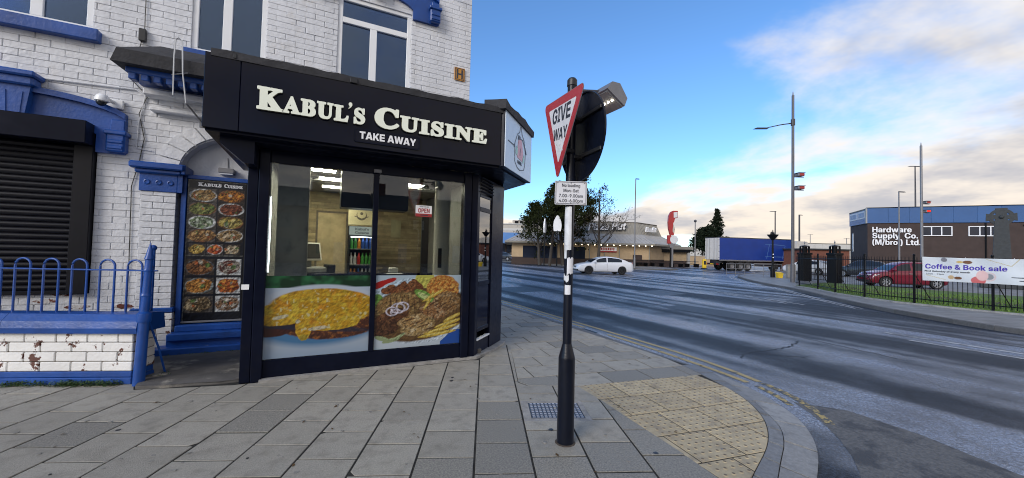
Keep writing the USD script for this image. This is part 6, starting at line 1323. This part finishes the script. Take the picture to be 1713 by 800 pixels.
    for x in ax:
        for s in (1, -1):
            w_ = thing('wheel', parent=g); yv = s * (W / 2 - 0.115)
            ty = lathe([(wr * 0.66, -0.10), (wr * 0.95, -0.10), (wr, -0.07), (wr, 0.07), (wr * 0.95, 0.10), (wr * 0.66, 0.10)], 26)
            obj('tyre', T(T(ty, rx=math.pi / 2), (x, yv, wr)), 'tyre', w_, smooth=40)
            rim = [lathe([(wr * 0.58, 0.085), (wr * 0.68, 0.09), (wr * 0.68, 0.0), (wr * 0.58, 0.0), (wr * 0.58, 0.085)], 24), T(cylinder(radius=wr * 0.17, height=0.10, sections=12), (0, 0, 0.03))]
            for q in range(7): rim.append(T(T(bx(0, wr * 0.62, -wr * 0.075, wr * 0.075, 0.03, 0.075, 0.006)), rz=q * 2 * math.pi / 7))
            obj('rim', T(T(concatenate(rim), rx=(-math.pi / 2 if s > 0 else math.pi / 2)), (x, yv, wr)), alloy, w_)
            obj('hub_back', T(T(cylinder(radius=wr * 0.64, height=0.05, sections=20), rx=math.pi / 2), (x, yv - s * 0.03, wr)), 'black', w_)
    for s in (1, -1):
        z = float(sh(L / 2 - 0.22)) - 0.11
        obj('headlight', trimesh.convex.convex_hull([(L / 2 - 0.10, s * hw(L / 2) * 0.55, z - 0.05), (L / 2 - 0.06, s * hw(L / 2) * 0.60, z + 0.06), (L / 2 - 0.20, s * hw(L / 2 - 0.2) * 1.0, z - 0.03), (L / 2 - 0.50, s * hw(L / 2 - 0.5) * 0.985, z + 0.09), (L / 2 - 0.26, s * hw(L / 2 - 0.2) * 0.92, z + 0.09), (L / 2 - 0.3, s * hw(L / 2 - 0.2) * 0.7, z)]), 'lamp_clear', g)
        z = float(sh(-L / 2 + 0.2)) - 0.13
        obj('tail_light', trimesh.convex.convex_hull([(-L / 2 - 0.005, s * hw(L / 2) * 0.7, z), (-L / 2 - 0.005, s * hw(L / 2) * 0.7, z + 0.14), (-L / 2 + 0.05, s * hw(L / 2 - 0.05) * 1.01, z), (-L / 2 + 0.22, s * hw(L / 2 - 0.2) * 1.005, z + 0.14), (-L / 2 + 0.2, s * hw(L / 2 - 0.2) * 0.9, z + 0.05)]), 'lamp_red', g)
    obj('grille', [bx(L / 2 - 0.06, L / 2 + 0.012, -W * 0.21, W * 0.21, 0.50, 0.64, 0.02)], 'black', g); obj('lower_intake', [bx(L / 2 - 0.10, L / 2 + 0.014, -W * 0.40, W * 0.40, 0.29, 0.40, 0.02)], 'black', g)
    obj('grille_bar', bx(L / 2 + 0.008, L / 2 + 0.02, -W * 0.19, W * 0.19, 0.565, 0.585, 0.004), 'alloy', g); obj('sill', [bx(ax[1] + wr + 0.06, ax[0] - wr - 0.06, s * W * 0.48 - 0.02, s * W * 0.48 + 0.02, 0.185, 0.235, 0.01) for s in (1, -1)], 'black', g)
    return g
saloon = [(-2.32, 0.62), (-2.28, 0.92), (-2.1, 0.99), (-1.2, 0.97), (0.4, 0.93), (1.05, 0.93), (1.7, 0.86), (2.15, 0.74), (2.32, 0.55)]
saloon_r = [(-1.95, 0.99), (-1.5, 1.20), (-1.0, 1.345), (-0.5, 1.41), (0.0, 1.42), (0.4, 1.36), (0.8, 1.19), (1.22, 0.94)]
hatch = [(-1.83, 0.55), (-1.80, 0.95), (-1.6, 1.0), (-0.6, 0.97), (0.3, 0.94), (0.75, 0.95), (1.15, 0.92), (1.6, 0.80), (1.83, 0.55)]
hatch_r = [(-1.80, 0.97), (-1.62, 1.22), (-1.35, 1.42), (-0.8, 1.49), (-0.2, 1.495), (0.2, 1.44), (0.5, 1.28), (0.92, 0.95)]
car('white_saloon', 'white four door saloon car crossing the junction to the left', site(7.42, 31.6, ROAD), SITE_ANG + math.pi + 0.10, 4.63, 1.78, saloon, saloon_r, 2.70, 0.325, 'paint_white', 'alloy_dark', 1.40, doors=(0, -0.10))
car('red_hatchback', 'small dark red hatchback parked behind the black railings', site(22.75, 22.75, 0.05), SITE_ANG + math.radians(164), 3.72, 1.63, hatch, hatch_r, 2.32, 0.305, 'paint_red', 'alloy', 1.10, doors=(0, -0.15))
car('blue_hatchback', 'bright blue parked car in front of the far blue roofed building', site(1.85, 62, 0.05), SITE_ANG + math.pi - 0.25, 3.72, 1.63, hatch, hatch_r, 2.32, 0.305, 'paint_blue', 'alloy', 1.10, doors=(0, -0.15))
car('dark_saloon', 'dark parked car left of the bright blue one, half hidden by the shop', site(-1.4, 64, 0.05), SITE_ANG + math.pi - 0.5, 4.63, 1.78, saloon, saloon_r, 2.70, 0.325, 'paint_dark', 'alloy', 1.40, doors=(0, -0.10))
car('dark_hatchback', 'dark parked car seen through the railings left of the red hatchback', site(31.0, 34.5, 0.05), SITE_ANG + 2.2, 3.72, 1.63, hatch, hatch_r, 2.32, 0.305, 'paint_dark', 'alloy', 1.10, doors=(0, -0.15))
car('silver_saloon', 'pale parked car seen through the bars between the gate piers', site(29.2, 38.0, 0.05), SITE_ANG + 1.9, 4.63, 1.78, saloon, saloon_r, 2.70, 0.325, 'tape', 'alloy', 1.40, doors=(0, -0.10))

tk = thing('curtain_lorry', 'articulated lorry with a plain deep blue curtain side and pale rear doors', 'lorry', site(24.34, 47.2, ROAD), SITE_ANG + math.radians(12))
# local x runs forward along the trailer from its rear, y to its left; its right side faces the camera
TL = 10.4
obj('curtain', [bx(0.12, TL - 0.12, -1.25, -1.235, 1.28, 3.86)] + [bx(0.12 + k * 0.92, 0.16 + k * 0.92, -1.262, -1.249, 1.24, 1.40, 0.003) for k in range(11)], 'tarpaulin', tk)
obj('trailer_box', bx(0.06, TL, -1.23, 1.25, 1.25, 3.90, 0.01), 'trailer_white', tk)
obj('roof_rail', [bx(0, TL + 0.01, -1.275, -1.20, 3.87, 3.97, 0.01), bx(0, TL + 0.01, 1.2, 1.275, 3.87, 3.97, 0.01), bx(0, 0.1, -1.2, 1.2, 3.87, 3.965, 0.01)], 'paint_dark', tk)
obj('side_rail', bx(0, TL, -1.27, -1.2, 1.14, 1.24, 0.01), 'grey_metal', tk); obj('corner_post', bx(0.0, 0.12, -1.265, -1.2, 1.24, 3.87, 0.01), 'tarpaulin', tk); obj('corner_post', bx(TL - 0.11, TL + 0.005, -1.265, -1.2, 1.24, 3.87, 0.01), 'tarpaulin', tk)
for y0, y1 in ((-1.22, -0.01), (0.01, 1.22)):
    d_ = obj('rear_door', bx(-0.02, 0.055, y0, y1, 1.27, 3.86, 0.008), 'trailer_white', tk)
    obj('lock_bar', [tube([(-0.045, (y0 + y1) / 2 + o, 1.25), (-0.045, (y0 + y1) / 2 + o, 3.86)], 0.02, 6) for o in (-0.25, 0.25)], 'grey_metal', d_); obj('hinge', [bx(-0.035, -0.02, (y0 if y0 < -1 else y1 - 0.12), (y0 + 0.12 if y0 < -1 else y1), z, z + 0.05) for z in (1.5, 2.2, 2.9, 3.6)], 'black', d_)
obj('rear_bumper', bx(-0.05, 0.1, -1.2, 1.2, 0.62, 0.85, 0.01), 'paint_dark', tk); obj('rear_lamp', bx(-0.07, -0.045, -1.15, -0.75, 0.68, 0.80), 'lamp_red', tk); obj('rear_lamp', bx(-0.07, -0.045, 0.75, 1.15, 0.68, 0.80), 'lamp_red', tk); obj('number_plate', bx(-0.075, -0.05, -0.26, 0.26, 0.69, 0.79), 'yellow_plastic', tk)
obj('chassis', [bx(0.1, TL, -0.5, 0.5, 0.85, 1.25), bx(4.6, TL - 2.0, -1.2, -1.12, 0.62, 0.70, 0.01), bx(4.6, TL - 2.0, -1.2, -1.12, 0.84, 0.92, 0.01)], 'paint_dark', tk); obj('side_guard', [bx(4.8, TL - 2.2, -1.23, -1.20, z, z + 0.10, 0.005) for z in (0.52, 0.84)], 'grey_metal', tk)
obj('mudguard', [bx(1.1, 4.6, -1.22, -0.9, 1.05, 1.12)], 'black', tk)
for x in (1.75, 2.95, 4.0):
    for s in (-1, 1):
        w_ = thing('wheel', parent=tk); ty = lathe([(0.29, -0.19), (0.48, -0.19), (0.52, -0.15), (0.52, 0.15), (0.48, 0.19), (0.29, 0.19)], 24)
        obj('tyre', T(T(ty, rx=math.pi / 2), (x, s * 1.03, 0.52)), 'tyre', w_, smooth=40); obj('rim', T(T(lathe([(0, 0.05), (0.10, 0.05), (0.12, -0.02), (0.22, -0.02), (0.29, 0.12), (0.29, -0.1), (0, -0.1)], 18), rx=(math.pi / 2 if s < 0 else -math.pi / 2)), (x, s * 1.10, 0.52)), 'grey_metal', w_)
obj('curtain_print', wallx(unary_union([LineString(q).buffer(0.02) for q in ([(6.6, 1.5), (7.0, 3.2)], [(6.4, 3.25), (9.2, 3.2)], [(9.3, 3.1), (8.9, 1.5)], [(6.4, 1.75), (9.4, 1.75)])]), -1.2515, 0.003), 'blue_roof', tk)
cb = thing('cab', parent=tk)
obj('cab_body', [trimesh.convex.convex_hull([(x, y, z) for y in (-1.2, 1.2) for x, z in ((TL + 0.7, 0.95), (TL + 2.9, 0.55), (TL + 2.95, 1.9), (TL + 2.6, 3.1), (TL + 2.3, 3.75), (TL + 0.75, 3.8))])], 'trailer_white', cb); obj('cab_window', bx(TL + 1.7, TL + 2.6, -1.215, -1.195, 1.95, 2.75, 0.01), 'car_glass', cb); obj('cab_chassis', bx(TL - 3.4, TL + 2.9, -1.0, 1.0, 0.5, 0.95), 'paint_dark', cb)
for x in (TL - 2.6, TL + 1.4): obj('cab_wheel', T(T(cylinder(radius=0.52, height=0.4, sections=24), rx=math.pi / 2), (x, -1.03, 0.52)), 'tyre', cb)
# ---------------------------------------------------------------- buildings across the junction
def lofts(rings, close=True):
    r = [np.asarray(q, float) for q in rings]; k = len(r[0]); v = np.vstack(r); f = []
    for i in range(len(r) - 1):
        for j in range(k):
            a, b, c, d = i * k + j, i * k + (j + 1) % k, (i + 1) * k + (j + 1) % k, (i + 1) * k + j; f += [[a, b, c], [a, c, d]]
    if close:
        n = (len(r) - 1) * k; f += [[n, n + j, n + j + 1] for j in range(1, k - 1)]
    return trimesh.Trimesh(v, f, process=False)
hut = thing('pizza_restaurant', 'single storey buff brick pizza restaurant with a grey mansard roof', 'building', site(13, 52, 0.05), SITE_ANG)
plan = [(-13, 0), (5.4, 0), (11.0, 5.6), (11.0, 20), (-13, 20)]
def ringo(d, z):
    pts_ = np.array(plan, float); n = len(pts_); out = []
    for i in range(n):
        a, b, c = pts_[i - 1], pts_[i], pts_[(i + 1) % n]
        n1 = np.array([(b - a)[1], -(b - a)[0]]) / np.linalg.norm(b - a); n2 = np.array([(c - b)[1], -(c - b)[0]]) / np.linalg.norm(c - b)
        bis = (n1 + n2) / (1 + n1 @ n2); out.append((*(b + bis * d), z))
    return out
obj('wall', lofts([ringo(0, -0.3), ringo(0, 2.9)], False), 'buff_brick', hut); obj('plinth', lofts([ringo(0.03, -0.3), ringo(0.03, 0.85)], False), 'brown_brick', hut)
obj('eaves', lofts([ringo(0.02, 2.70), ringo(0.95, 2.72), ringo(0.95, 2.95)], False), 'zinc', hut)
obj('skirt_roof', lofts([ringo(0.96, 2.93), ringo(-1.55, 4.25)], False), 'zinc_light', hut); obj('mansard', lofts([ringo(-1.55, 4.20), ringo(-2.25, 5.95)]), 'zinc', hut)
obj('parapet_trim', lofts([ringo(-2.20, 5.92), ringo(-2.15, 5.95), ringo(-2.2, 6.02)]), 'mortar_dark', hut)
def seams(i, d0, z0, d1, z1, step, name, mat, r=0.035):
    A0, B0 = np.array(ringo(d0, z0)[i]), np.array(ringo(d0, z0)[i + 1]); A1, B1 = np.array(ringo(d1, z1)[i]), np.array(ringo(d1, z1)[i + 1]); n = int(np.linalg.norm(B0 - A0) / step)
    obj(name, [tube([A0 + (B0 - A0) * t, A1 + (B1 - A1) * t], r, 4, caps=False) for t in np.linspace(0.02, 0.98, n)], mat, hut, kind='stuff')
for i in (0, 1, 2): seams(i, -1.54, 4.2, -2.24, 5.95, 0.42, 'roof_seams', 'zinc'); seams(i, 0.97, 2.95, -1.53, 4.26, 0.55, 'skirt_seams', 'zinc_light', 0.02)
for t in np.linspace(0.30, 0.985, 17):
    p = np.array(ringo(0.85, 2.66)[0]) * (1 - t) + np.array(ringo(0.85, 2.66)[1]) * t; obj('eaves_bulb', T(icosphere(1, 0.075), p), 'warm_bulb', hut)
obj('window', bx(-6.0, -3.2, -0.05, 0.1, 0.75, 2.35), 'dark_glass', hut); obj('window', bx(-11.5, -7.0, -0.05, 0.1, 0.75, 2.35), 'dark_glass', hut)
for k in range(5): obj('wall_pier', bx(-2.6 + k * 2.0 - 0.06, -2.6 + k * 2.0 + 0.06, -0.08, 0.02, 0.86, 2.7), 'zinc', hut)
obj('menu_panel', bx(3.2, 4.4, -0.12, -0.04, 0.2, 1.45, 0.02), 'brown_brick', hut)
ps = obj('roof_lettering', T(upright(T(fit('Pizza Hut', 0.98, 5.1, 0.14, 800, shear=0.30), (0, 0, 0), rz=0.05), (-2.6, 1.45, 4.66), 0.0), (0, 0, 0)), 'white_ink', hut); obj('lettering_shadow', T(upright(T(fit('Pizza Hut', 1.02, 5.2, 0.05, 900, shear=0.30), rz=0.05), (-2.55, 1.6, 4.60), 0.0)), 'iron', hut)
cdir = math.radians(45); c0 = np.array(ringo(-1.72, 4.7)[1])
obj('roof_lettering', upright(T(words('Pizza Hut', 0.70, 0.14, True, 0.75, shear=0.28), rz=0.03), c0 + np.array([0.9 * math.cos(cdir), 0.9 * math.sin(cdir), 0]) + np.array([0.35, -0.35, 0]) * 0.6, cdir), 'white_ink', hut)
bb = thing('wall_banner', parent=hut)
obj('sheet', bx(-1.5, 1.0, -0.16, -0.13, 1.72, 2.42), 'white_ink', bb); obj('red_band', bx(-1.5, 1.0, -0.17, -0.16, 1.72, 1.90), 'red_plastic', bb); obj('red_marks', [bx(-1.35 + k * 0.235, -1.35 + k * 0.235 + 0.15, -0.17, -0.16, 1.98 + 0.03 * (k % 2), 2.33) for k in range(9)], 'red_plastic', bb)
pv = thing('patio_shelter', 'low flat roofed buff shelter with a dark beam right of the pizza restaurant', 'building', site(22.6, 55, 0.05), SITE_ANG)
obj('wall', bx(-2.0, 2.6, 0.2, 3, -0.2, 2.3), 'buff_brick', pv); obj('dark_beam', bx(-2.2, 2.5, -0.3, 0.2, 1.95, 2.35, 0.01), 'iron', pv); obj('roof', bx(-2.4, 2.9, -0.4, 3.2, 2.36, 2.75, 0.02), 'zinc', pv)
for x in (-2.0, 2.2): obj('post', bx(x, x + 0.35, -0.25, 0.19, -0.2, 1.95, 0.01), 'zinc_light' if x > 0 else 'iron', pv)
obj('plinth', bx(-1.9, 2.62, 0.1, 0.2, -0.2, 0.75), 'brown_brick', pv)
for k in range(4): 
    pt = thing('picnic_table', ('leftmost', 'second from left', 'third from left', 'rightmost')[k] + ' of the dark picnic tables outside the pizza restaurant', 'table', site(17.0 + k * 2.3, 51.0 + (k % 2) * 0.6, 0.05), SITE_ANG, 'picnic tables outside the restaurant')
    obj('tabletop', bx(-0.8, 0.8, -0.35, 0.35, 0.70, 0.76, 0.01), 'iron', pt)
    for s in (-1, 1): obj('bench', bx(-0.8, 0.8, s * 0.65 - 0.12, s * 0.65 + 0.12, 0.42, 0.46, 0.01), 'iron', pt); obj('leg', bx(s * 0.6 - 0.04, s * 0.6 + 0.04, -0.7, 0.7, 0.0, 0.42, 0.005), 'iron', pt)
# brown hardware building
HW_A = SITE_ANG - 0.4475
hw_ = thing('hardware_building', 'dark brown brick building with a blue fascia and white hardware lettering', 'building', site(40.3, 44, 0.0), HW_A)
obj('wall', [bx(0, 26, 0, 5.5, -0.2, 5.76)], 'brown_brick', hw_)
for k in range(15): obj('fascia_panel', bx(-0.06 + k * 1.75 + (0.06 if k else 0), k * 1.75 + 1.735, -0.10, 0.3, 5.75, 7.45, 0.006), 'blue_clad', hw_)
obj('roof_edge', [bx(-0.12, 26, -0.16, 0.1, 7.452, 7.52, 0.01), bx(-0.12, 26, 0.3, 5.5, 7.3, 7.44)], 'iron', hw_)
obj('end_fascia', bx(-0.10, 0.0, 0.3, 5.5, 5.75, 7.45, 0.006), 'blue_clad', hw_); obj('corner_trim', bx(-0.13, -0.061, -0.13, 0.29, 5.74, 7.47, 0.006), 'pale_wall', hw_)
es = thing('end_sign', parent=hw_)
obj('white_block', [bx(-0.125, -0.10, 0.5, 2.6, 6.35, 7.2, 0.004), bx(-0.125, -0.10, 2.8, 5.2, 6.35, 7.2, 0.004)], 'tape', es); obj('marks', [bx(-0.135, -0.125, 0.62 + k * 0.3, 0.62 + k * 0.3 + 0.17, 6.5, 7.05) for k in range(15) if k not in (6, 7)] + [bx(-0.11, -0.10, 0.8, 4.9, 6.02, 6.18)], 'blue_clad', es)
for txt, w, z in (('Hardware', 3.30, 4.72), ('Supply  Co.', 3.80, 4.05), ('(M/bro.) Ltd.', 4.02, 3.32)): obj('lettering', upright(fit(txt, 0.60, w, 0.06), (0.38, -0.07, z), 0), 'white_ink', hw_)
for x0 in (4.45, 8.10, 13.0, 17.5):
    w_ = thing('window', parent=hw_); x1 = x0 + 2.45; z0, z1 = 4.33, 5.38
    obj('frame', [bx(x0, x1, -0.07, 0.02, z0, z0 + 0.09), bx(x0, x1, -0.07, 0.02, z1 - 0.09, z1)] + [bx(x - 0.045, x + 0.045, -0.068, 0.02, z0 + 0.09, z1 - 0.09) for x in np.linspace(x0 + 0.045, x1 - 0.045, 4)], 'upvc', w_)
    for x in np.linspace(x0 + 0.045, x1 - 0.045, 4)[:-1]: obj('pane', bx(x + 0.045, x + 0.04 + (2.36 / 3) - 0.04, -0.04, 0.01, z0 + 0.09, z1 - 0.09), 'dark_glass', w_)
obj('downpipe', [bx(9.3, 9.42, -0.12, -0.01, 0, 5.74, 0.02)], 'iron', hw_); obj('vent', bx(12.0, 12.5, -0.05, 0.0, 5.35, 5.5), 'iron', hw_)
obj('side_window', bx(-0.04, 0.0, 4.4, 4.75, 2.6, 4.8), 'tape', hw_)
# buildings at the back
def block(name, label, a, d, w, dep, h, mat, parts=None, rot_=0.0, cat='building'):
    g = thing(name, label, cat, site(a, d, 0.0), SITE_ANG + rot_); obj('wall', bx(0, w, 0, dep, -0.2, h), mat, g)
    if parts: parts(g)
    return g
def bp_(g):
    obj('blue_roof', trimesh.convex.convex_hull([(x, y, z) for x in (-0.5, 16.5) for y, z in ((-2.6, 3.1), (-2.6, 3.25), (0.0, 5.25), (0.0, 3.1))]), 'blue_roof', g); obj('parapet', bx(-0.2, 16.2, -0.15, 0.2, 6.85, 7.05, 0.03), 'pale_clad', g)
    obj('shopfront', bx(0.3, 15.5, -0.10, 0.0, 0.0, 3.0), 'dark_glass', g)
    for k in range(9): obj('shopfront_pier', bx(0.3 + k * 1.85, 0.55 + k * 1.85, -0.25, -0.1, 0, 3.0), 'brown_brick', g)
    obj('lit_window', bx(10.6, 12.4, -0.14, -0.1, 0.9, 2.5), 'warm_window', g); obj('rooftop_plant', [bx(9.0, 11.6, 2, 4, 7.0, 7.9, 0.1), bx(11.4, 13.4, 2, 4, 7.0, 7.55, 0.05), bx(8.2, 8.9, 2, 3, 7.0, 7.35, 0.05)], 'pale_wall', g); obj('rooftop_vent', [bx(9.5, 10.2, 1.9, 2.0, 7.2, 7.7), bx(10.5, 11.2, 1.9, 2.0, 7.2, 7.7)], 'iron', g)
    obj('yellow_sign', T(T(cylinder(radius=0.62, height=0.12, sections=20), rx=math.pi / 2), (12.2, -0.6, 5.55)), 'yellow_plastic', g); obj('cladding_band', bx(0, 16, -0.05, 0.0, 5.6, 6.1), 'pale_clad', g)
M['warm_window'] = pm('warm_window', (0.55, 0.42, 0.30), 0.5)
block('retail_building', 'pale retail building with a sloping blue roof beyond the far left of the junction', -9.0, 76, 16, 12, 6.9, 'pale_wall', bp_)
def wh(h, w, n):
    def f(g):
        obj('roof_trim', bx(-0.1, w + 0.1, -0.12, 0.1, h, h + 0.2, 0.02), 'zinc', g)
        for k in range(n): obj('cladding_panel', bx(k * w / n + 0.02, (k + 1) * w / n - 0.02, -0.06, 0.0, 0.9, h - 0.03), 'pale_clad', g)
    return f
block('white_warehouse', 'long low white warehouse behind the conifer and the blue trailer', 38, 112, 30, 20, 3.5, 'pale_clad', wh(3.5, 30, 12))
block('grey_warehouse', 'grey warehouse with dark windows between the gate piers in the distance', 74, 100, 16, 14, 5.4, 'pale_clad', lambda g: (wh(5.4, 16, 8)(g), obj('window_band', bx(8.5, 12.0, -0.09, -0.05, 2.6, 4.2), 'dark_glass', g)))
block('low_warehouse', 'low pale warehouse beside the left end of the brown building', 88, 104, 14, 12, 4.8, 'pale_wall', wh(4.8, 14, 6))
block('brick_outbuilding', 'low red brown brick outbuilding seen between the gate piers', 33.5, 44.5, 5.2, 4, 2.6, 'red_brick', lambda g: obj('roof', bx(-0.2, 5.4, -0.2, 4.2, 2.6, 2.75, 0.02), 'granite', g)) if M.setdefault('red_brick', pm('red_brick', (0.15, 0.055, 0.035), 0.85, 0.2, 3, 0.4, 20)) else None
bwall = thing('boundary_wall', 'long low buff boundary wall in front of the far white warehouse', 'wall', site(26, 66, 0.0), SITE_ANG); obj('wall', bx(0, 14, 0, 0.3, 0, 1.5), 'buff_brick', bwall); obj('coping', bx(-0.05, 14.05, -0.05, 0.35, 1.5, 1.62, 0.02), 'pale_wall', bwall)
row = thing('far_railing', 'low dark hoop railing along the far kerb below the parked cars', 'railing', site(-3.5, 58, 0.05), SITE_ANG)
for k in range(14): obj('post', tube([(k * 0.7, 0, 0), (k * 0.7, 0, 0.75)], 0.03, 5), 'iron', row)
obj('rail', tube([(0, 0, 0.74), (9.1, 0, 0.74)], 0.025, 5), 'iron', row)
# Celtic cross
cx_ = thing('celtic_cross', 'tall dark granite Celtic cross rising behind the white banner', 'memorial cross', site(30.28, 24.0, 0.05), SITE_ANG - 0.85)
shaft = trimesh.convex.convex_hull([(s * w, y * dd, z) for s in (-1, 1) for y in (-1, 1) for w, dd, z in ((0.40, 0.26, 0.9), (0.27, 0.18, 4.2))])
obj('shaft', shaft, 'granite', cx_); obj('base_step', [bx(-0.9, 0.9, -0.7, 0.7, 0, 0.35, 0.03), bx(-0.62, 0.62, -0.45, 0.45, 0.352, 0.9, 0.03)], 'granite', cx_)
crossp = unary_union([Polygon([(-0.62, 4.16), (-0.60, 4.62), (-0.40, 4.58), (-0.22, 4.52), (-0.24, 4.95), (0.24, 4.95), (0.22, 4.52), (0.40, 4.58), (0.60, 4.62), (0.62, 4.16), (0.4, 4.22), (0.24, 4.28), (0.25, 4.0), (-0.25, 4.0), (-0.24, 4.28), (-0.4, 4.22)]), Point(0, 4.39).buffer(0.52).difference(Point(0, 4.39).buffer(0.36))])
obj('cross_head', wallx(crossp, 0.15, 0.30), 'granite', cx_); obj('boss', T(icosphere(1, 0.12), (0, -0.14, 4.39)), 'granite', cx_)

# terrace across the side road behind the camera, seen reflected in the shop windows
hs0 = thing('terraced_house', 'first terraced house from the left across the side road, seen only reflected', 'house', (-14.0, -34.0, 0.0))
obj('wall', bx(0, 6.4, -8, 0, -0.2, 5.6), 'red_brick', hs0); obj('roof', trimesh.convex.convex_hull([(x, y, z) for x in (-0.05, 6.45) for y, z in ((-8.3, 5.6), (0.3, 5.6), (-4, 8.0))]), 'granite', hs0)
obj('chimney', bx(0.3, 1.5, -4.6, -3.6, 6.5, 9.2, 0.02), 'red_brick', hs0)
for x in (0.9, 3.9):
    for z in (0.9, 3.4): obj('window', bx(x, x + 1.3, -0.05, 0.05, z, z + 1.5), 'dark_glass', hs0)
obj('door', bx(2.55, 3.45, -0.05, 0.05, 0, 2.1), 'blue_metal', hs0)
for k in range(1, 6): copy_of(hs0, 'terraced_house', ('second', 'third', 'fourth', 'fifth', 'sixth')[k - 1] + ' terraced house from the left across the side road, seen only reflected', 'house', (-14.0 + 6.5 * k, -34.0 + (0.8 if k % 2 else 0), 0.0), 0.0)
# ---------------------------------------------------------------- trees
def limb(p, d, l, r, lev, out, tips, seed_rng, spread=0.55, n=3, up=0.15):
    steps = 4; pts_ = [np.array(p, float)]; dd = np.array(d, float)
    for k in range(steps):
        dd = dd + seed_rng.normal(0, 0.10, 3) + np.array([0, 0, up * 0.25]); dd /= np.linalg.norm(dd); pts_.append(pts_[-1] + dd * l / steps)
    out.append(tube(pts_, np.linspace(r, r * 0.6, steps + 1), 5 if r > 0.03 else 3, caps=False))
    if lev == 0: tips.append(pts_[-1]); tips.append(pts_[2]); return
    for k in range(n):
        q = pts_[2 + (k % 3)] if k < n - 1 else pts_[-1]
        e = dd + seed_rng.normal(0, spread, 3); e[2] += up; e /= np.linalg.norm(e)
        limb(q, e, l * (0.62 + 0.2 * seed_rng.random()), r * 0.55, lev - 1, out, tips, seed_rng, spread, n, up)
def leaves(points, n, size, spread, r_):
    P = np.array(points); i = r_.integers(len(P), size=n); c = P[i] + r_.normal(0, spread, (n, 3)) * np.array([1, 1, 0.8])
    a = r_.normal(0, 1, (n, 3)); a /= np.linalg.norm(a, axis=1, keepdims=True); b = np.cross(a, r_.normal(0, 1, (n, 3))); b /= np.linalg.norm(b, axis=1, keepdims=True)
    s = size * (0.6 + 0.8 * r_.random((n, 1))); v = np.stack([c - a * s, c + b * s * 0.45, c + a * s, c - b * s * 0.45], 1).reshape(-1, 3); k = np.arange(n)[:, None] * 4
    return trimesh.Trimesh(v, np.vstack([k + [0, 1, 2], k + [0, 2, 3]]), process=False)
def tree(name, label, a, d, h, trunks, nleaf, leafsize, lmat, lev, spread, seed, l0=0.34, zmin=0.0, group=None):
    r_ = np.random.default_rng(seed); g = thing(name, label, 'tree', site(a, d, 0.0), 0.0, group)
    for k in range(trunks):
        out, tips = [], []; ang = r_.random() * 6.28; off_ = 0.9 * (trunks > 1) * np.array([math.cos(ang), math.sin(ang), 0])
        base = off_ * r_.random(); lean_ = np.array([0.10 * math.cos(ang), 0.10 * math.sin(ang), 1.0]) if trunks > 1 else np.array([0, 0, 1.0])
        hh = h * (0.8 + 0.2 * r_.random()) if trunks > 1 else h
        tp = [base + lean_ * z + r_.normal(0, 0.04, 3) for z in np.linspace(0, hh * 0.93, 9)]
        out.append(tube(tp, np.linspace(0.022 * h, 0.004 * h, 9), 8, caps=False))
        for q in range(16):
            t = 0.22 + 0.76 * q / 16; i = min(int(t * 8), 7); p = tp[i] + (tp[i + 1] - tp[i]) * (t * 8 - i); an = q * 2.4 + r_.random()
            dirn = np.array([math.cos(an), math.sin(an), 0.75]); dirn /= np.linalg.norm(dirn)
            limb(p, dirn, h * l0 * (1.05 - t) * (0.7 + 0.5 * r_.random()) * (0.8 if trunks > 1 else 1), 0.008 * h * (1.15 - t), lev, out, tips, r_, spread)
        obj('trunk', out, 'bark', g)
        if nleaf: obj('crown', leaves(tips, nleaf // trunks, leafsize, 0.22, r_), lmat, g)
    return g
tree('dark_tree', 'dense dark leafy tree with several stems behind the two shield signs', 6.6, 48.5, 13.6, 3, 18000, 0.15, 'leaf_dark', 2, 0.5, 5, 0.30)
tree('dark_tree', 'smaller dark leafy tree at the left edge of the group beside the retail building', 4.2, 47.5, 9.6, 2, 7000, 0.15, 'leaf_dark', 2, 0.55, 8, 0.36)
tree('birch_tree', 'thin sparsely leaved tree standing in front of the pizza restaurant lettering', 10.3, 46.0, 10.2, 1, 1200, 0.10, 'leaf_brown', 3, 0.5, 11, 0.32)
tree('bushy_tree', 'bushy dark green tree between the totem and the pointed conifer', 35.4, 72, 8.0, 2, 5500, 0.24, 'needle', 2, 0.55, 14, 0.36)
# conifer
cn = thing('conifer_tree', 'pointed dark conifer behind the rear doors of the blue trailer', 'tree', site(39.6, 75, 0.0)); r_ = np.random.default_rng(21); out, tips = [], []
out.append(tube([(0, 0, 0), (0, 0, 5), (0, 0, 10.6)], [0.2, 0.12, 0.02], 8, caps=False))
for q in range(120):
    z = 0.6 + 9.9 * (q / 120) ** 0.9; R0 = 4.0 * (1 - z / 10.9) ** 1.0 * (0.45 + 0.65 * r_.random()); an = q * 2.39996; e = np.array([math.cos(an) * R0, math.sin(an) * R0, z - 0.12 * R0 + 0.25]); out.append(tube([(0, 0, z), e * [0.6, 0.6, 1], e], [0.03, 0.02, 0.006], 4, caps=False))
    for t in np.linspace(0.25, 1, 6): tips.append(np.array([0, 0, z]) * (1 - t) + e * t)
obj('trunk', out, 'bark', cn); obj('crown', leaves(tips, 7500, 0.17, 0.12, r_), 'needle', cn)
tree('bare_tree', 'bare winter tree far behind the blue trailer, beside the tallest lamp column', 52.5, 78, 6.6, 2, 0, 0.1, 'leaf_brown', 3, 0.5, 31, 0.36)
tree('bare_tree', 'bare winter tree far behind the roof of the pizza restaurant', 31.5, 88, 7.0, 2, 0, 0.1, 'leaf_brown', 3, 0.5, 33, 0.36)
